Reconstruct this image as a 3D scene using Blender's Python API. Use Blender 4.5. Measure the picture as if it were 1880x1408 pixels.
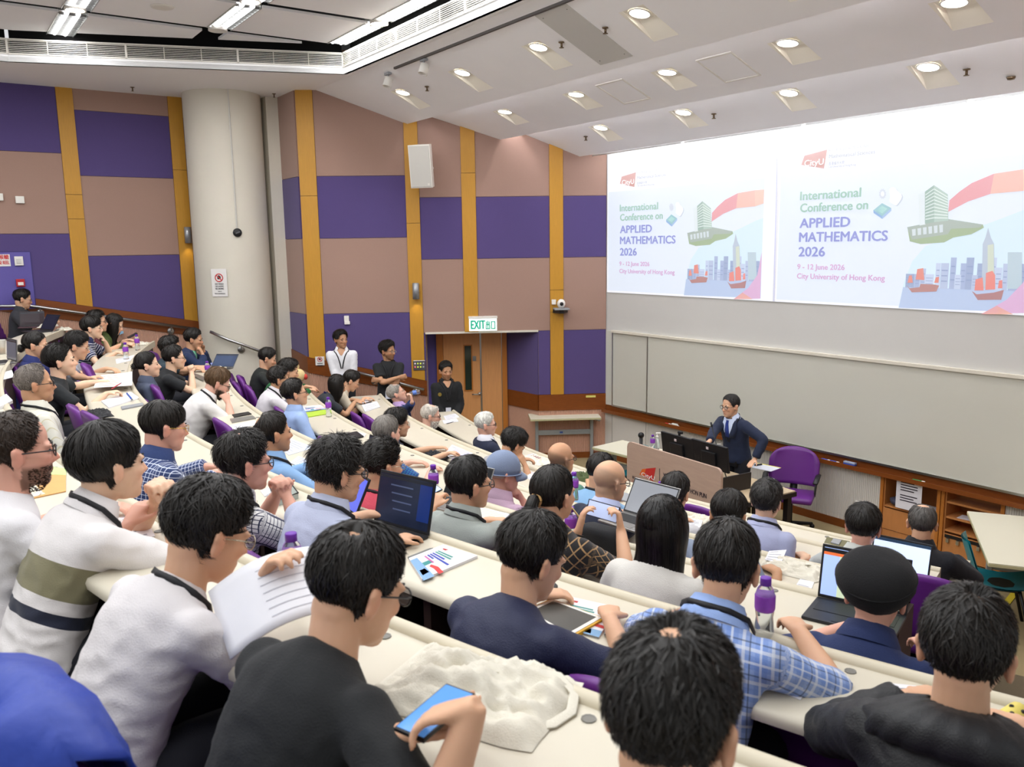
import bpy, bmesh, math, random
import numpy as np
from mathutils import Vector, Matrix, noise

for o in list(bpy.data.objects): bpy.data.objects.remove(o)
SC = bpy.context.scene
COL = SC.collection
R = math.radians
# ------------------------------------------------------------------ camera
FPX, PITCH, ROLL, ZC = 1530.0, R(9.42), R(-0.82), 3.475
cd = bpy.data.cameras.new('camera'); cam = bpy.data.objects.new('camera', cd); COL.objects.link(cam)
cd.sensor_fit = 'HORIZONTAL'; cd.sensor_width = 36.0; cd.lens = FPX/1880*36.0
cd.clip_start = 0.05; cd.clip_end = 100
_f = Vector((0, math.cos(PITCH), -math.sin(PITCH))); _u0 = Vector((0, math.sin(PITCH), math.cos(PITCH))); _r0 = Vector((1, 0, 0))
_r = _r0*math.cos(ROLL) + _u0*math.sin(ROLL); _u = -_r0*math.sin(ROLL) + _u0*math.cos(ROLL)
M = Matrix.Identity(4)
for i in range(3): M[i][0], M[i][1], M[i][2] = _r[i], _u[i], -_f[i]
M[2][3] = ZC
cam.matrix_world = M
SC.camera = cam
cd.dof.use_dof = True; cd.dof.focus_distance = 7.0; cd.dof.aperture_fstop = 5.6
# ------------------------------------------------------------------ world / exposure
w = bpy.data.worlds.new('world'); SC.world = w; w.use_nodes = True
w.node_tree.nodes['Background'].inputs[0].default_value = (.97, .98, 1, 1)
w.node_tree.nodes['Background'].inputs[1].default_value = 0.7
SC.view_settings.view_transform = 'Standard'
try: SC.view_settings.look = 'None'
except Exception: pass
SC.cycles.diffuse_bounces = 8
SC.view_settings.exposure = 0.10; SC.view_settings.gamma = 1.0
SC.view_settings.use_curve_mapping = False

# ------------------------------------------------------------------ pixel -> place
def ray(x, y):
    a = (x-940)/FPX; b = -(y-704)/FPX
    return _r*a + _u*b + _f
def on_z(x, y, z):
    d = ray(x, y); t = (z-ZC)/d.z
    return Vector((d.x*t, d.y*t, z))
def on_plane(x, y, P, u):
    d = ray(x, y); n = Vector((u.y, -u.x)); t = (n.x*P.x+n.y*P.y)/(n.x*d.x+n.y*d.y)
    return Vector((d.x*t, d.y*t, d.z*t+ZC))
def at_depth(x, y, dep):
    d = ray(x, y); t = dep/d.y
    return Vector((d.x*t, d.y*t, d.z*t+ZC))
UU = Vector((.8200, .5724)); VV = Vector((.5724, -.8200))      # room axis (to the front) and along the front wall
dC = Vector((math.sin(R(86.34)), math.cos(R(86.34))))          # direction of the splayed left wall
dA = Vector((UU.x, UU.y))                                       # back part of the left wall runs along the room
WB = Vector((1.0619, 13.3755)); PA = Vector((-5.7715, 13.1257))
onC = lambda x, y: on_plane(x, y, WB, dC)
COR = onC(1112, 741); COR2 = Vector((COR.x, COR.y))
onF = lambda x, y: on_plane(x, y, COR2, VV)
onA = lambda x, y: on_plane(x, y, PA, dA)
S3 = onC(549, 300); S32 = Vector((S3.x, S3.y))
onB = lambda x, y: on_plane(x, y, S32, VV)
def P(u, v, z=0.0): return Vector((u*UU.x+v*VV.x, u*UU.y+v*VV.y, z))
def zold(z): return (z-2.92)*1.19+ZC
# seating: concentric desks
CC = Vector((10.482, 15.040)); RK = [11.843, 12.836, 13.873, 14.825, 15.827, 16.830, 17.84]
ZK = [1.187, 1.455, 1.716, 1.971, 2.220, 2.463, 2.700]            # desk tops
FL = [z-.74 for z in ZK]                                        # row floors
def polar(r, deg, z=0.0): return Vector((CC.x+r*math.cos(R(deg)), CC.y+r*math.sin(R(deg)), z))

# ------------------------------------------------------------------ materials
MATS = {}
def srgb(h):
    if isinstance(h, str):
        h = h.lstrip('#'); c = [int(h[i:i+2], 16)/255 for i in (0, 2, 4)]
        return tuple(x/12.92 if x <= .04045 else ((x+.055)/1.055)**2.4 for x in c)
    return tuple(h[:3])
def mat(name, col=(.8, .8, .8), rough=.5, metal=0, spec=.5, emit=None, estr=0, alpha=1, trans=0, ior=1.45, nscale=0, namt=0, bump=0, bscale=40, stretch=None, sheen=0, coat=0, sss=0):
    if name in MATS: return MATS[name]
    m = bpy.data.materials.new(name); m.use_nodes = True; MATS[name] = m
    nt = m.node_tree; b = nt.nodes['Principled BSDF']
    c = srgb(col)
    b.inputs['Base Color'].default_value = (*c, 1); b.inputs['Roughness'].default_value = rough
    b.inputs['Metallic'].default_value = metal; b.inputs['Specular IOR Level'].default_value = spec
    b.inputs['IOR'].default_value = ior
    b.inputs['Transmission Weight'].default_value = trans; b.inputs['Alpha'].default_value = alpha
    if sheen: b.inputs['Sheen Weight'].default_value = sheen
    if coat: b.inputs['Coat Weight'].default_value = coat
    if sss:
        b.inputs['Subsurface Weight'].default_value = sss; b.inputs['Subsurface Radius'].default_value = (.01, .004, .002); b.inputs['Subsurface Scale'].default_value = 1
    if emit is not None:
        b.inputs['Emission Color'].default_value = (*srgb(emit), 1); b.inputs['Emission Strength'].default_value = estr
    if namt or bump:
        tc = nt.nodes.new('ShaderNodeTexCoord'); mp = nt.nodes.new('ShaderNodeMapping')
        nt.links.new(tc.outputs['Object'], mp.inputs[0])
        if stretch: mp.inputs['Scale'].default_value = stretch
    if namt:
        n = nt.nodes.new('ShaderNodeTexNoise'); n.inputs['Scale'].default_value = nscale; n.inputs['Detail'].default_value = 5
        nt.links.new(mp.outputs[0], n.inputs['Vector'])
        mx = nt.nodes.new('ShaderNodeMixRGB')
        mx.inputs[1].default_value = (*[max(0, x*(1-namt)) for x in c], 1); mx.inputs[2].default_value = (*[min(1, x*(1+namt)) for x in c], 1)
        nt.links.new(n.outputs['Fac'], mx.inputs[0]); nt.links.new(mx.outputs[0], b.inputs['Base Color'])
    if bump:
        n2 = nt.nodes.new('ShaderNodeTexNoise'); n2.inputs['Scale'].default_value = bscale; n2.inputs['Detail'].default_value = 4
        nt.links.new(mp.outputs[0], n2.inputs['Vector'])
        bp = nt.nodes.new('ShaderNodeBump'); bp.inputs['Strength'].default_value = bump; bp.inputs['Distance'].default_value = .01
        nt.links.new(n2.outputs['Fac'], bp.inputs['Height']); nt.links.new(bp.outputs[0], b.inputs['Normal'])
    return m
def attr_mat(name, rough=.6, bump=0, bscale=60, sss=0, spec=.4, sheen=0):
    """colour read from the mesh's own colour attribute (printed pattern / skin tint)"""
    if name in MATS: return MATS[name]
    m = mat(name, (.5, .5, .5), rough, bump=bump, bscale=bscale, sss=sss, spec=spec, sheen=sheen)
    nt = m.node_tree; a = nt.nodes.new('ShaderNodeAttribute'); a.attribute_name = 'Col'
    nt.links.new(a.outputs['Color'], nt.nodes['Principled BSDF'].inputs['Base Color'])
    return m
# ------------------------------------------------------------------ geometry collector
class G:
    def __init__(s): s.v = []; s.f = []
    def add(s, v, f):
        o = len(s.v); s.v += [tuple(x) for x in v]; s.f += [tuple(i+o for i in q) for q in f]; return s
    def box(s, c, d, rz=0, rot=None, bev=0):
        c = Vector(c); hx, hy, hz = d[0]/2, d[1]/2, d[2]/2
        m = rot if rot is not None else Matrix.Rotation(rz, 3, 'Z')
        if bev:
            bv = bmesh.new(); bmesh.ops.create_cube(bv, size=1)
            for q in bv.verts: q.co = Vector((q.co.x*d[0], q.co.y*d[1], q.co.z*d[2]))
            bmesh.ops.bevel(bv, geom=bv.edges[:], offset=bev, segments=2, affect='EDGES', profile=.6)
            bv.verts.index_update()
            s.add([m @ q.co + c for q in bv.verts], [[q.index for q in fc.verts] for fc in bv.faces]); bv.free(); return s
        vs = [m @ Vector((x*hx, y*hy, z*hz)) + c for x in (-1, 1) for y in (-1, 1) for z in (-1, 1)]
        return s.add(vs, [(0, 1, 3, 2), (4, 6, 7, 5), (0, 4, 5, 1), (2, 3, 7, 6), (0, 2, 6, 4), (1, 5, 7, 3)])
    def hexa(s, b, t):      # bottom 4, top 4 points
        return s.add(list(b)+list(t), [(3, 2, 1, 0), (4, 5, 6, 7), (0, 1, 5, 4), (1, 2, 6, 5), (2, 3, 7, 6), (3, 0, 4, 7)])
    def prism(s, poly, off):   # planar polygon (3D pts) extruded by vector
        n = len(poly); off = Vector(off); a = [Vector(p) for p in poly]
        return s.add(a+[p+off for p in a], [tuple(range(n-1, -1, -1)), tuple(range(n, 2*n))]+[(i, (i+1) % n, n+(i+1) % n, n+i) for i in range(n)])
    def tube(s, path, rad, n=10, fx=None, cap=True):
        path = [Vector(p) for p in path]; k = len(path)
        if not isinstance(rad, (list, tuple)): rad = [rad]*k
        vs = []
        px = Vector(fx) if fx is not None else None
        for i, p in enumerate(path):
            t = (path[min(i+1, k-1)]-path[max(i-1, 0)])
            if t.length < 1e-9: t = Vector((0, 0, 1))
            t.normalize()
            if px is None:
                px = Vector((1, 0, 0)) if abs(t.x) < .8 else Vector((0, 1, 0))
            x = px - t*px.dot(t)
            if x.length < 1e-6: x = t.orthogonal()
            x.normalize(); y = t.cross(x); px = x
            r = rad[i]; ra, rb = (r if isinstance(r, (list, tuple)) else (r, r))
            vs += [p + x*(ra*math.cos(2*math.pi*j/n)) + y*(rb*math.sin(2*math.pi*j/n)) for j in range(n)]
        fs = [(i*n+j, i*n+(j+1) % n, (i+1)*n+(j+1) % n, (i+1)*n+j) for i in range(k-1) for j in range(n)]
        if cap: fs += [tuple(range(n-1, -1, -1)), tuple(range((k-1)*n, k*n))]
        return s.add(vs, fs)
    def ell(s, c, r, n=12, m=8, rot=None):
        c = Vector(c); vs = []; fs = []
        for i in range(m+1):
            a = math.pi*i/m
            for j in range(n):
                q = Vector((r[0]*math.sin(a)*math.cos(2*math.pi*j/n), r[1]*math.sin(a)*math.sin(2*math.pi*j/n), r[2]*math.cos(a)))
                vs.append(c+(rot @ q if rot is not None else q))
        for i in range(m):
            for j in range(n): fs.append((i*n+j, (i+1)*n+j, (i+1)*n+(j+1) % n, i*n+(j+1) % n))
        return s.add(vs, fs)
    def lathe(s, prof, c=(0, 0, 0), n=16, m=None):
        c = Vector(c); vs = []; k = len(prof)
        for r, z in prof:
            for j in range(n):
                q = Vector((r*math.cos(2*math.pi*j/n), r*math.sin(2*math.pi*j/n), z)); vs.append(c+(m @ q if m is not None else q))
        fs = [(i*n+j, i*n+(j+1) % n, (i+1)*n+(j+1) % n, (i+1)*n+j) for i in range(k-1) for j in range(n)]
        if prof[0][0] > 1e-6: fs.append(tuple(range(n-1, -1, -1)))
        if prof[-1][0] > 1e-6: fs.append(tuple(range((k-1)*n, k*n)))
        return s.add(vs, fs)
    def grid(s, pts):    # pts[i][j]
        a = len(pts); b = len(pts[0])
        return s.add([p for r in pts for p in r], [(i*b+j, i*b+j+1, (i+1)*b+j+1, (i+1)*b+j) for i in range(a-1) for j in range(b-1)])
    def mesh(s, name):
        me = bpy.data.meshes.new(name); me.from_pydata([tuple(v) for v in s.v], [], s.f); me.update(); return me
    def build(s, name, m, parent=None, smooth=False, fixn=False):
        me = s.mesh(name)
        if fixn:
            bv = bmesh.new(); bv.from_mesh(me); bmesh.ops.recalc_face_normals(bv, faces=bv.faces); bv.to_mesh(me); bv.free()
        return put(name, me, m, parent, smooth)
def put(name, me, m, parent=None, smooth=False):
    if m is not None:
        if len(me.materials): me.materials[0] = m
        else: me.materials.append(m)
    if smooth:
        me.polygons.foreach_set('use_smooth', [True]*len(me.polygons))
    o = bpy.data.objects.new(name, me); COL.objects.link(o)
    if parent is not None: o.parent = parent
    return o
def smooth_by_angle(o, ang=40):
    me = o.data; me.polygons.foreach_set('use_smooth', [True]*len(me.polygons))
    bv = bmesh.new(); bv.from_mesh(me)
    for e in bv.edges:
        if len(e.link_faces) == 2 and e.calc_face_angle(0) > R(ang): e.smooth = False
    bv.to_mesh(me); bv.free()
def thing(name, label, cat, loc=(0, 0, 0), rz=0, group=None):
    o = bpy.data.objects.new(name, None); COL.objects.link(o); o.empty_display_size = .1
    o.location = loc; o.rotation_euler = (0, 0, rz); tag(o, label, cat, group); return o
def tag(o, label, cat, group=None, kind=None):
    o['label'] = label; o['category'] = cat
    if group: o['group'] = group
    if kind: o['kind'] = kind
    return o
def struct(o, label=None, cat=None):
    o['kind'] = 'structure'
    if label: o['label'] = label
    if cat: o['category'] = cat
    return o
def dup(root, loc=None, rz=None, label=None, group=None):
    r = root.copy(); COL.objects.link(r)
    if loc is not None: r.location = loc
    if rz is not None: r.rotation_euler = (0, 0, rz)
    if label: r['label'] = label
    if group: r['group'] = group
    for ch in list(root.children):
        c = ch.copy(); COL.objects.link(c); c.parent = r; c.matrix_parent_inverse = ch.matrix_parent_inverse
        for g in ch.children:
            d = g.copy(); COL.objects.link(d); d.parent = c
    return r
FONT = None
def text_mesh(s, size=1.0, ext=0.0, align='LEFT', spacing=1.0, bold=0.0, shear=0):
    cu = bpy.data.curves.new('txt', 'FONT'); cu.body = s; cu.size = size; cu.extrude = ext; cu.align_x = align
    cu.space_character = spacing; cu.offset = bold; cu.resolution_u = 3; cu.shear = shear
    o = bpy.data.objects.new('txt', cu); COL.objects.link(o)
    dg = bpy.context.evaluated_depsgraph_get(); me = bpy.data.meshes.new_from_object(o.evaluated_get(dg))
    bpy.data.objects.remove(o); bpy.data.curves.remove(cu); return me
def frame3(o, x, y):    # 4x4 from origin + x, y axes
    x = Vector(x).normalized(); z = x.cross(Vector(y)).normalized(); y = z.cross(x)
    m = Matrix.Identity(4)
    for i in range(3): m[i][0], m[i][1], m[i][2], m[i][3] = x[i], y[i], z[i], o[i]
    return m
def text_on(s, name, m, mtx, height, parent=None, width=None, bold=0.0, align='LEFT', ext=.0005, fat=0):
    me = text_mesh(s, 1.0, 0, align, 1.0, bold)
    if len(me.vertices) == 0: return None
    co = np.empty(len(me.vertices)*3); me.vertices.foreach_get('co', co); co = co.reshape(-1, 3)
    x0, x1 = co[:, 0].min(), co[:, 0].max(); k = height/.7
    kx = (width/(x1-x0)) if width else k
    if align == 'LEFT': co[:, 0] -= x0
    co[:, 0] *= kx; co[:, 1] *= k; co[:, 2] = 0
    if fat:      # heavier strokes: the glyphs repeated a hair to each side, in one mesh
        fs = [tuple(p.vertices) for p in me.polygons]; n = len(co); vs = []; ff = []
        for i, (ox, oy) in enumerate(((0, 0), (fat, 0), (-fat, 0), (0, fat*.6), (0, -fat*.6))):
            c2 = co.copy(); c2[:, 0] += ox*height; c2[:, 1] += oy*height; c2[:, 2] = .00003*i; vs += c2.tolist(); ff += [tuple(v+i*n for v in f) for f in fs]
        me = bpy.data.meshes.new('lettering'); me.from_pydata(vs, [], ff); me.transform(mtx); return put(name, me, m, parent)
    me.vertices.foreach_set('co', co.ravel()); me.transform(mtx)
    return put(name, me, m, parent)
# ================================================================== materials of the room
m_white = mat('ceiling_paint', '#f6f6f8', .75, nscale=3, namt=.02)
m_soffit = mat('soffit_paint', '#f5f5f5', .75)
m_fwall = mat('front_wall_paint', '#c6c6c2', .7, nscale=2, namt=.03)
m_screen = mat('screen_white', '#eef0f2', .85)
m_wboard = mat('whiteboard_enamel', '#c6c6bb', .16, spec=.5, nscale=1.2, namt=.02)
m_beige = mat('beige_fabric', '#a08275', .95, nscale=120, namt=.07, bump=.15, bscale=400, sheen=.2)
m_purple = mat('purple_fabric', '#534579', .95, nscale=120, namt=.1, bump=.15, bscale=400, sheen=.2)
m_pdoor = mat('purple_panel', '#5f55a0', .6, nscale=60, namt=.05)
m_yellow = mat('yellow_timber', '#bd8a2c', .45, nscale=14, namt=.13, stretch=(6, 6, .5), bump=.04, bscale=30)
m_brown = mat('brown_timber', '#7a4117', .35, nscale=9, namt=.28, stretch=(1, 1, 9), spec=.5)
m_ribpink = mat('ribbed_pink_timber', '#c69d88', .6, nscale=25, namt=.06)
m_ribwhite = mat('ribbed_white', '#cfccc6', .6)
m_cream = mat('cream_paint', '#d3cec0', .6, nscale=4, namt=.02)
m_door = mat('door_timber', '#d0965e', .45, nscale=10, namt=.14, stretch=(5, 5, .4))
m_dframe = mat('door_frame_timber', '#b3702b', .4, nscale=10, namt=.15, stretch=(5, 5, .4))
m_steel = mat('brushed_steel', '#b7b8b6', .3, metal=1)
m_dsteel = mat('dull_steel', '#8d8d8a', .45, metal=1)
m_black = mat('black_plastic', '#141416', .45)
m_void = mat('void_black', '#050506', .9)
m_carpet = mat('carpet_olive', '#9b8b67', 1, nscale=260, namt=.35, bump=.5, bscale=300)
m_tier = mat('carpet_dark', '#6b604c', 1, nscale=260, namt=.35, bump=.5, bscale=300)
m_grille = mat('grille_white', '#d8d4cb', .5)
m_lamp = mat('lamp_glow', '#ffffff', .5, emit='#fff6e6', estr=14)
m_tube = mat('tube_glow', '#ffffff', .5, emit='#fdfbff', estr=7)
m_cove = mat('cove_glow', '#ffffff', .5, emit='#fdfaff', estr=9)
m_trough = mat('trough_cream', '#f4f1e6', .7)
m_glassd = mat('glass_dark', '#2f3a30', .1, spec=.6)
m_plastic = mat('white_plastic', '#e6e3dc', .45)
m_grey = mat('grey_plastic', '#8f9296', .45)

def wall_quad(g, pl, s0, s1, z0, z1, th=.02, back=0.0):
    """slab on a wall plane; pl=(origin2d, dir2d, normal2d to the room)"""
    o, d, n = pl
    pt = lambda s, k, z: Vector((o.x+d.x*s+n.x*k, o.y+d.y*s+n.y*k, z))
    if not isinstance(z0, (tuple, list)): z0 = (z0, z0)
    if not isinstance(z1, (tuple, list)): z1 = (z1, z1)
    return g.hexa([pt(s0, -back, z0[0]), pt(s1, -back, z0[1]), pt(s1, th, z0[1]), pt(s0, th, z0[0])],
                  [pt(s0, -back, z1[0]), pt(s1, -back, z1[1]), pt(s1, th, z1[1]), pt(s0, th, z1[0])])
nF = -UU; PF = (COR2, VV, nF)
nC = Vector((dC.y, -dC.x)); PC = (COR2, dC, nC)          # s negative to the left of the corner
nA = Vector((dA.y, -dA.x)); PLA = (PA, dA, nA)
PB = (S32, -VV, -UU)                                     # return by the column, s grows away from the room
sC = lambda x, y: (onC(x, y).xy - COR2).dot(dC)
sA = lambda x, y: (onA(x, y).xy - PA).dot(dA)
sF = lambda x, y: (onF(x, y).xy - COR2).dot(VV)
zC = lambda x, y: onC(x, y).z
zA = lambda x, y: onA(x, y).z
zF = lambda x, y: onF(x, y).z
def ribs(g, pl, s0, s1, zb, zt, pitch=.024, dep=.010, off=.0):
    o, d, n = pl; k = int((s1-s0)/pitch); pts0 = []; pts1 = []
    lerp = lambda z, t: z[0]+(z[1]-z[0])*t if isinstance(z, tuple) else z
    for i in range(k*4+1):
        s = s0+(s1-s0)*i/(k*4); a = off+(dep if i % 4 in (1, 2) else 0); t = i/(k*4)
        pts0.append((o.x+d.x*s+n.x*a, o.y+d.y*s+n.y*a, lerp(zb, t))); pts1.append((o.x+d.x*s+n.x*a, o.y+d.y*s+n.y*a, lerp(zt, t)))
    return g.grid([pts0, pts1])

# ================================================================== floor and tiers
g = G(); c = [P(9.2, -15), P(9.2, 3), P(-5, 3), P(-5, -15)]
g.prism([(p.x, p.y, -.1) for p in c], (0, 0, .1))
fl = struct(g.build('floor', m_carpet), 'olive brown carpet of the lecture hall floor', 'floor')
for k in range(7):
    g = G(); r0 = RK[k]+.02; r1 = (RK[k+1]+.02) if k < 6 else 21.5; zt = FL[k]; N = 60
    a0, a1 = -186, -104
    ang = [a0+(a1-a0)*i/N for i in range(N+1)]
    g.grid([[polar(r0, a, 0 if k == 0 else FL[k-1]-.05) for a in ang], [polar(r0, a, zt) for a in ang], [polar(r1, a, zt) for a in ang]])
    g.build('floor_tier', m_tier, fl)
# yellow tape on the floor by the front table
g = G(); a = on_z(1905, 1035, .004); b = on_z(1822, 1140, .004); d = (b-a).normalized(); n = Vector((-d.y, d.x, 0))*.03
g.prism([a-n, a+n, b+n, b-n], (0, 0, .002)); tag(g.build('floor_tape', mat('yellow_tape', '#d9c326', .5)), 'yellow tape stuck on the carpet under the front table', 'tape')

# ================================================================== wall_front
zwb0, zwb1, zscr = .893, 2.118, 2.713
sEnd = 7.56
wf = G(); cs0, cs1 = sF(1620, 868), sF(1848, 918)
wall_quad(wf, PF, 0, sEnd, .80, 6.4, 0, .2)
wall_quad(wf, PF, 0, cs0, 0, .80, 0, .2); wall_quad(wf, PF, cs1, sEnd, 0, .80, 0, .2); wall_quad(wf, PF, cs0, cs1, 0, .80, -.42, .5)
wall_f = struct(wf.build('wall_front', m_fwall), 'off white front wall behind the screen and whiteboard', 'wall')
g = G(); wall_quad(g, PF, 0, sF(1190, 800), .1, .80, .012); g.build('flat_panel', m_ribwhite, wall_f)
g = G(); ribs(g, PF, sF(1190, 800), cs0, .1, .80, off=.004); g.build('ribbed_panel', m_ribwhite, wall_f)
g = G(); ribs(g, PF, cs1, sEnd, .1, .80, off=.004); g.build('ribbed_panel', m_ribwhite, wall_f)
g = G(); wall_quad(g, PF, 0, cs0, 0, .1, .02); wall_quad(g, PF, cs1, sEnd, 0, .1, .02); struct(g.build('baseboard_front', m_brown))
for s in (.17, .95):
    g = G(); wall_quad(g, PF, s, s+.006, .1, .80, .014); g.build('panel_seam', m_dsteel, wall_f)
# screen
g = G(); wall_quad(g, PF, .03, sEnd-.03, zscr, 4.84, .012)
tag(g.build('projection_screen', m_screen), 'wide white projection screen on the front wall', 'screen')
# whiteboard: post, two panels, frame
wbT = thing('whiteboard', 'long grey white whiteboard across the front wall', 'whiteboard', (0, 0, 0))
g = G(); wall_quad(g, PF, .02, .17, zwb0, zwb1-.02, .02); g.build('post', m_wboard, wbT)
for s0, s1, k in ((.185, sF(1189, 700), .022), (sF(1191, 700), sEnd-.1, .034)):
    g = G(); wall_quad(g, PF, s0, s1, zwb0+.02, zwb1-.035, k); g.build('panel', m_wboard, wbT)
    g = G(); wall_quad(g, PF, s0, s1, zwb0-.005, zwb0+.02, k+.014); wall_quad(g, PF, s0-.005, s0+.012, zwb0, zwb1-.03, k+.01); g.build('frame', m_steel, wbT)
g = G(); wall_quad(g, PF, .185, sEnd-.1, zwb1-.035, zwb1, .06); g.build('top_rail', m_cream, wbT)
trayT = thing('pen_tray', 'brown timber pen tray running under the whiteboard', 'shelf')
g = G(); wall_quad(g, PF, .02, sEnd, .775, .80, .11); g.build('ledge', m_brown, trayT)
g = G(); wall_quad(g, PF, .02, sEnd, .80, .825, .11, -.098); g.build('lip', m_brown, trayT)
g = G(); wall_quad(g, PF, .02, sEnd, .80, zwb0-.004, .012); g.build('back_board', m_brown, trayT)

# ================================================================== wall_left : splayed part (C), return (B), rear part (A)
sS3 = sC(549, 300); dz = zold(1.78)                     # head of the door recess
sd0, sd1 = sC(781, 611), sC(988, 608)
wl = G()
wall_quad(wl, PC, sS3, sd0, 0, 6.4, 0, .2); wall_quad(wl, PC, sd1, 0.0, 0, 6.4, 0, .2); wall_quad(wl, PC, sd0, sd1, dz, 6.4, 0, .9)
wall_quad(wl, PB, 0, 1.56, 0, 6.4, 0, .2)
wall_quad(wl, PLA, -9.5, 2.16, 0, 6.4, 0, .2)
# recess behind the door
rec = .66
wall_quad(wl, PC, sd0-.1, sd1+.1, 0, dz, -rec, rec+.12)
wall_quad(wl, PC, sd0-.05, sd0, 0, dz, 0, rec)
wall_l = struct(wl.build('wall_left', m_beige), 'left wall of beige and purple fabric panels with yellow timber strips', 'wall')
def pt_pl(pl, s, k, z): o, d, n = pl; return Vector((o.x+d.x*s+n.x*k, o.y+d.y*s+n.y*k, z))
def panel(pl, s0, s1, z0, z1, m, name='fabric_panel', th=.02):
    g = G(); wall_quad(g, pl, s0+.003, s1-.003, tuple(z+.003 for z in z0) if isinstance(z0, tuple) else z0+.003, z1-.003, th); return g.build(name, m, wall_l)
bandC_t, bandC_b = zold(.90), zold(.68)
# splay C: strips and panels
st4 = (sC(743, 300), sC(768, 300)); st5 = (sC(846, 300), sC(872, 300)); st6 = (sC(1008, 300), sC(1033, 300)); st3 = (sC(549, 300), sC(580, 300))
lev = (zold(3.55), zold(2.75), dz)
for a, b, low in ((st4[1], st5[0], None), (st5[1], st6[0], None), (st6[1], -.004, bandC_t)):
    panel(PC, a, b, lev[0], 6.3, m_beige); panel(PC, a, b, lev[1], lev[0], m_purple); panel(PC, a, b, dz, lev[1], m_beige)
    if low: panel(PC, a, b, low, dz, m_purple)
panel(PC, sd1, st6[0], bandC_t, dz, m_purple); 
bt = lambda s: zold(1.49)+(s-sS3)/(sC(757, 693)-sS3)*(zold(1.18)-zold(1.49))     # sloping band top along B
bb = lambda s: bt(s)-.25
panel(PC, st4[1], sd0, (bt(st4[1]), bt(sd0)), dz, m_purple)
lb = (zold(3.83), zold(3.04), zold(2.06))
panel(PC, st3[1], st4[0], lb[0], 6.3, m_beige); panel(PC, st3[1], st4[0], lb[1], lb[0], m_purple); panel(PC, st3[1], st4[0], lb[2], lb[1], m_beige)
panel(PC, st3[1], st4[0], (bt(st3[1]), bt(st4[0])), lb[2], m_purple)
bB = lambda s: bt(sS3)+.09*s
panel(PB, .02, 1.5, lb[0], 6.3, m_beige); panel(PB, .02, 1.5, lb[1], lb[0], m_purple); panel(PB, .02, 1.5, lb[2], lb[1], m_beige); panel(PB, .02, 1.5, (bB(0), bB(1.5)), lb[2], m_purple)
def strip(pl, s0, s1, zs, th=.035):
    for a, b in zip(zs[:-1], zs[1:]):
        g = G(); wall_quad(g, pl, s0, s1, a if isinstance(a, tuple) else a+.003, b-.003, th); g.build('timber_plank', m_yellow, wall_l)
strip(PC, *st3, [(bt(st3[0]), bt(st3[1])), zC(565, 360), 6.3]); strip(PC, *st4, [(bt(st4[0]), bt(st4[1])), zC(755, 410), 6.3])
strip(PC, *st5, [dz, zC(858, 318), 6.3]); strip(PC, *st6, [bandC_t, zC(1020, 573), zC(1020, 532), 6.3])
# pale trim over the door recess
g = G(); wall_quad(g, PC, sd0, sd1, dz-.02, dz+.012, .03); g.build('trim_strip', m_cream, wall_l)
# rear part A
a1 = (sA(100, 157), sA(131, 160)); a2 = (sA(306, 177), sA(331.5, 178))
bA = lambda s: zold(2.43)+(s-sA(0, 539))/(sA(380, 592)-sA(0, 539))*(zold(1.93)-zold(2.43))
la = (zold(4.11), zold(3.14)); lA2 = (zold(4.64), zold(3.85), zold(2.86)); e0 = -9.4; e1 = 2.15
e0 = sA(-400, 300)
panel(PLA, e0, a1[0], la[0], 6.3, m_purple); panel(PLA, e0, a1[0], la[1], la[0], m_beige); panel(PLA, e0, a1[0], (bA(e0), bA(a1[0])), la[1], m_purple)
for a, b in ((a1[1], a2[0]), (a2[1], e1)):
    panel(PLA, a, b, lA2[0], 6.3, m_beige); panel(PLA, a, b, lA2[1], lA2[0], m_purple); panel(PLA, a, b, lA2[2], lA2[1], m_beige); panel(PLA, a, b, (bA(a), bA(b)), lA2[2], m_purple)
strip(PLA, *a1, [(bA(a1[0]), bA(a1[1])), zA(125, 402), zA(120, 357), 6.3]); strip(PLA, *a2, [(bA(a2[0]), bA(a2[1])), zA(320, 312), 6.3])
# brown timber bands and ribbed wainscot
def band(pl, s0, s1, f, h=.25, name='timber_band', th=.03):
    g = G(); wall_quad(g, pl, s0, s1, (f(s0)-h, f(s1)-h), (f(s0), f(s1)), th); g.build(name, m_brown, wall_l)
band(PLA, e0, e1, bA); band(PB, 0, 1.5, bB); band(PC, sS3-.03, sd0, bt)
g = G(); wall_quad(g, PC, sd1, 0, bandC_b, bandC_t, .03); g.build('timber_band', m_brown, wall_l)
for pl, s0, s1, f0, fn in ((PLA, e0, e1, 0, lambda s: bA(s)-.25), (PC, sS3, sd0, 0, lambda s: bt(s)-.25), (PC, sd1, 0, 0, lambda s: bandC_b)):
    g = G(); ribs(g, pl, s0, s1, .1, (fn(s0), fn(s1)), off=.003); g.build('ribbed_panel', m_ribpink, wall_l)
g = G(); wall_quad(g, PB, 0, 1.5, .1, (bB(0)-.25, bB(1.5)-.25), .012); g.build('flat_panel', m_ribpink, wall_l)
g = G(); wall_quad(g, PC, sd1, 0, 0, .1, .02); struct(g.build('baseboard_left', m_brown))
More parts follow.
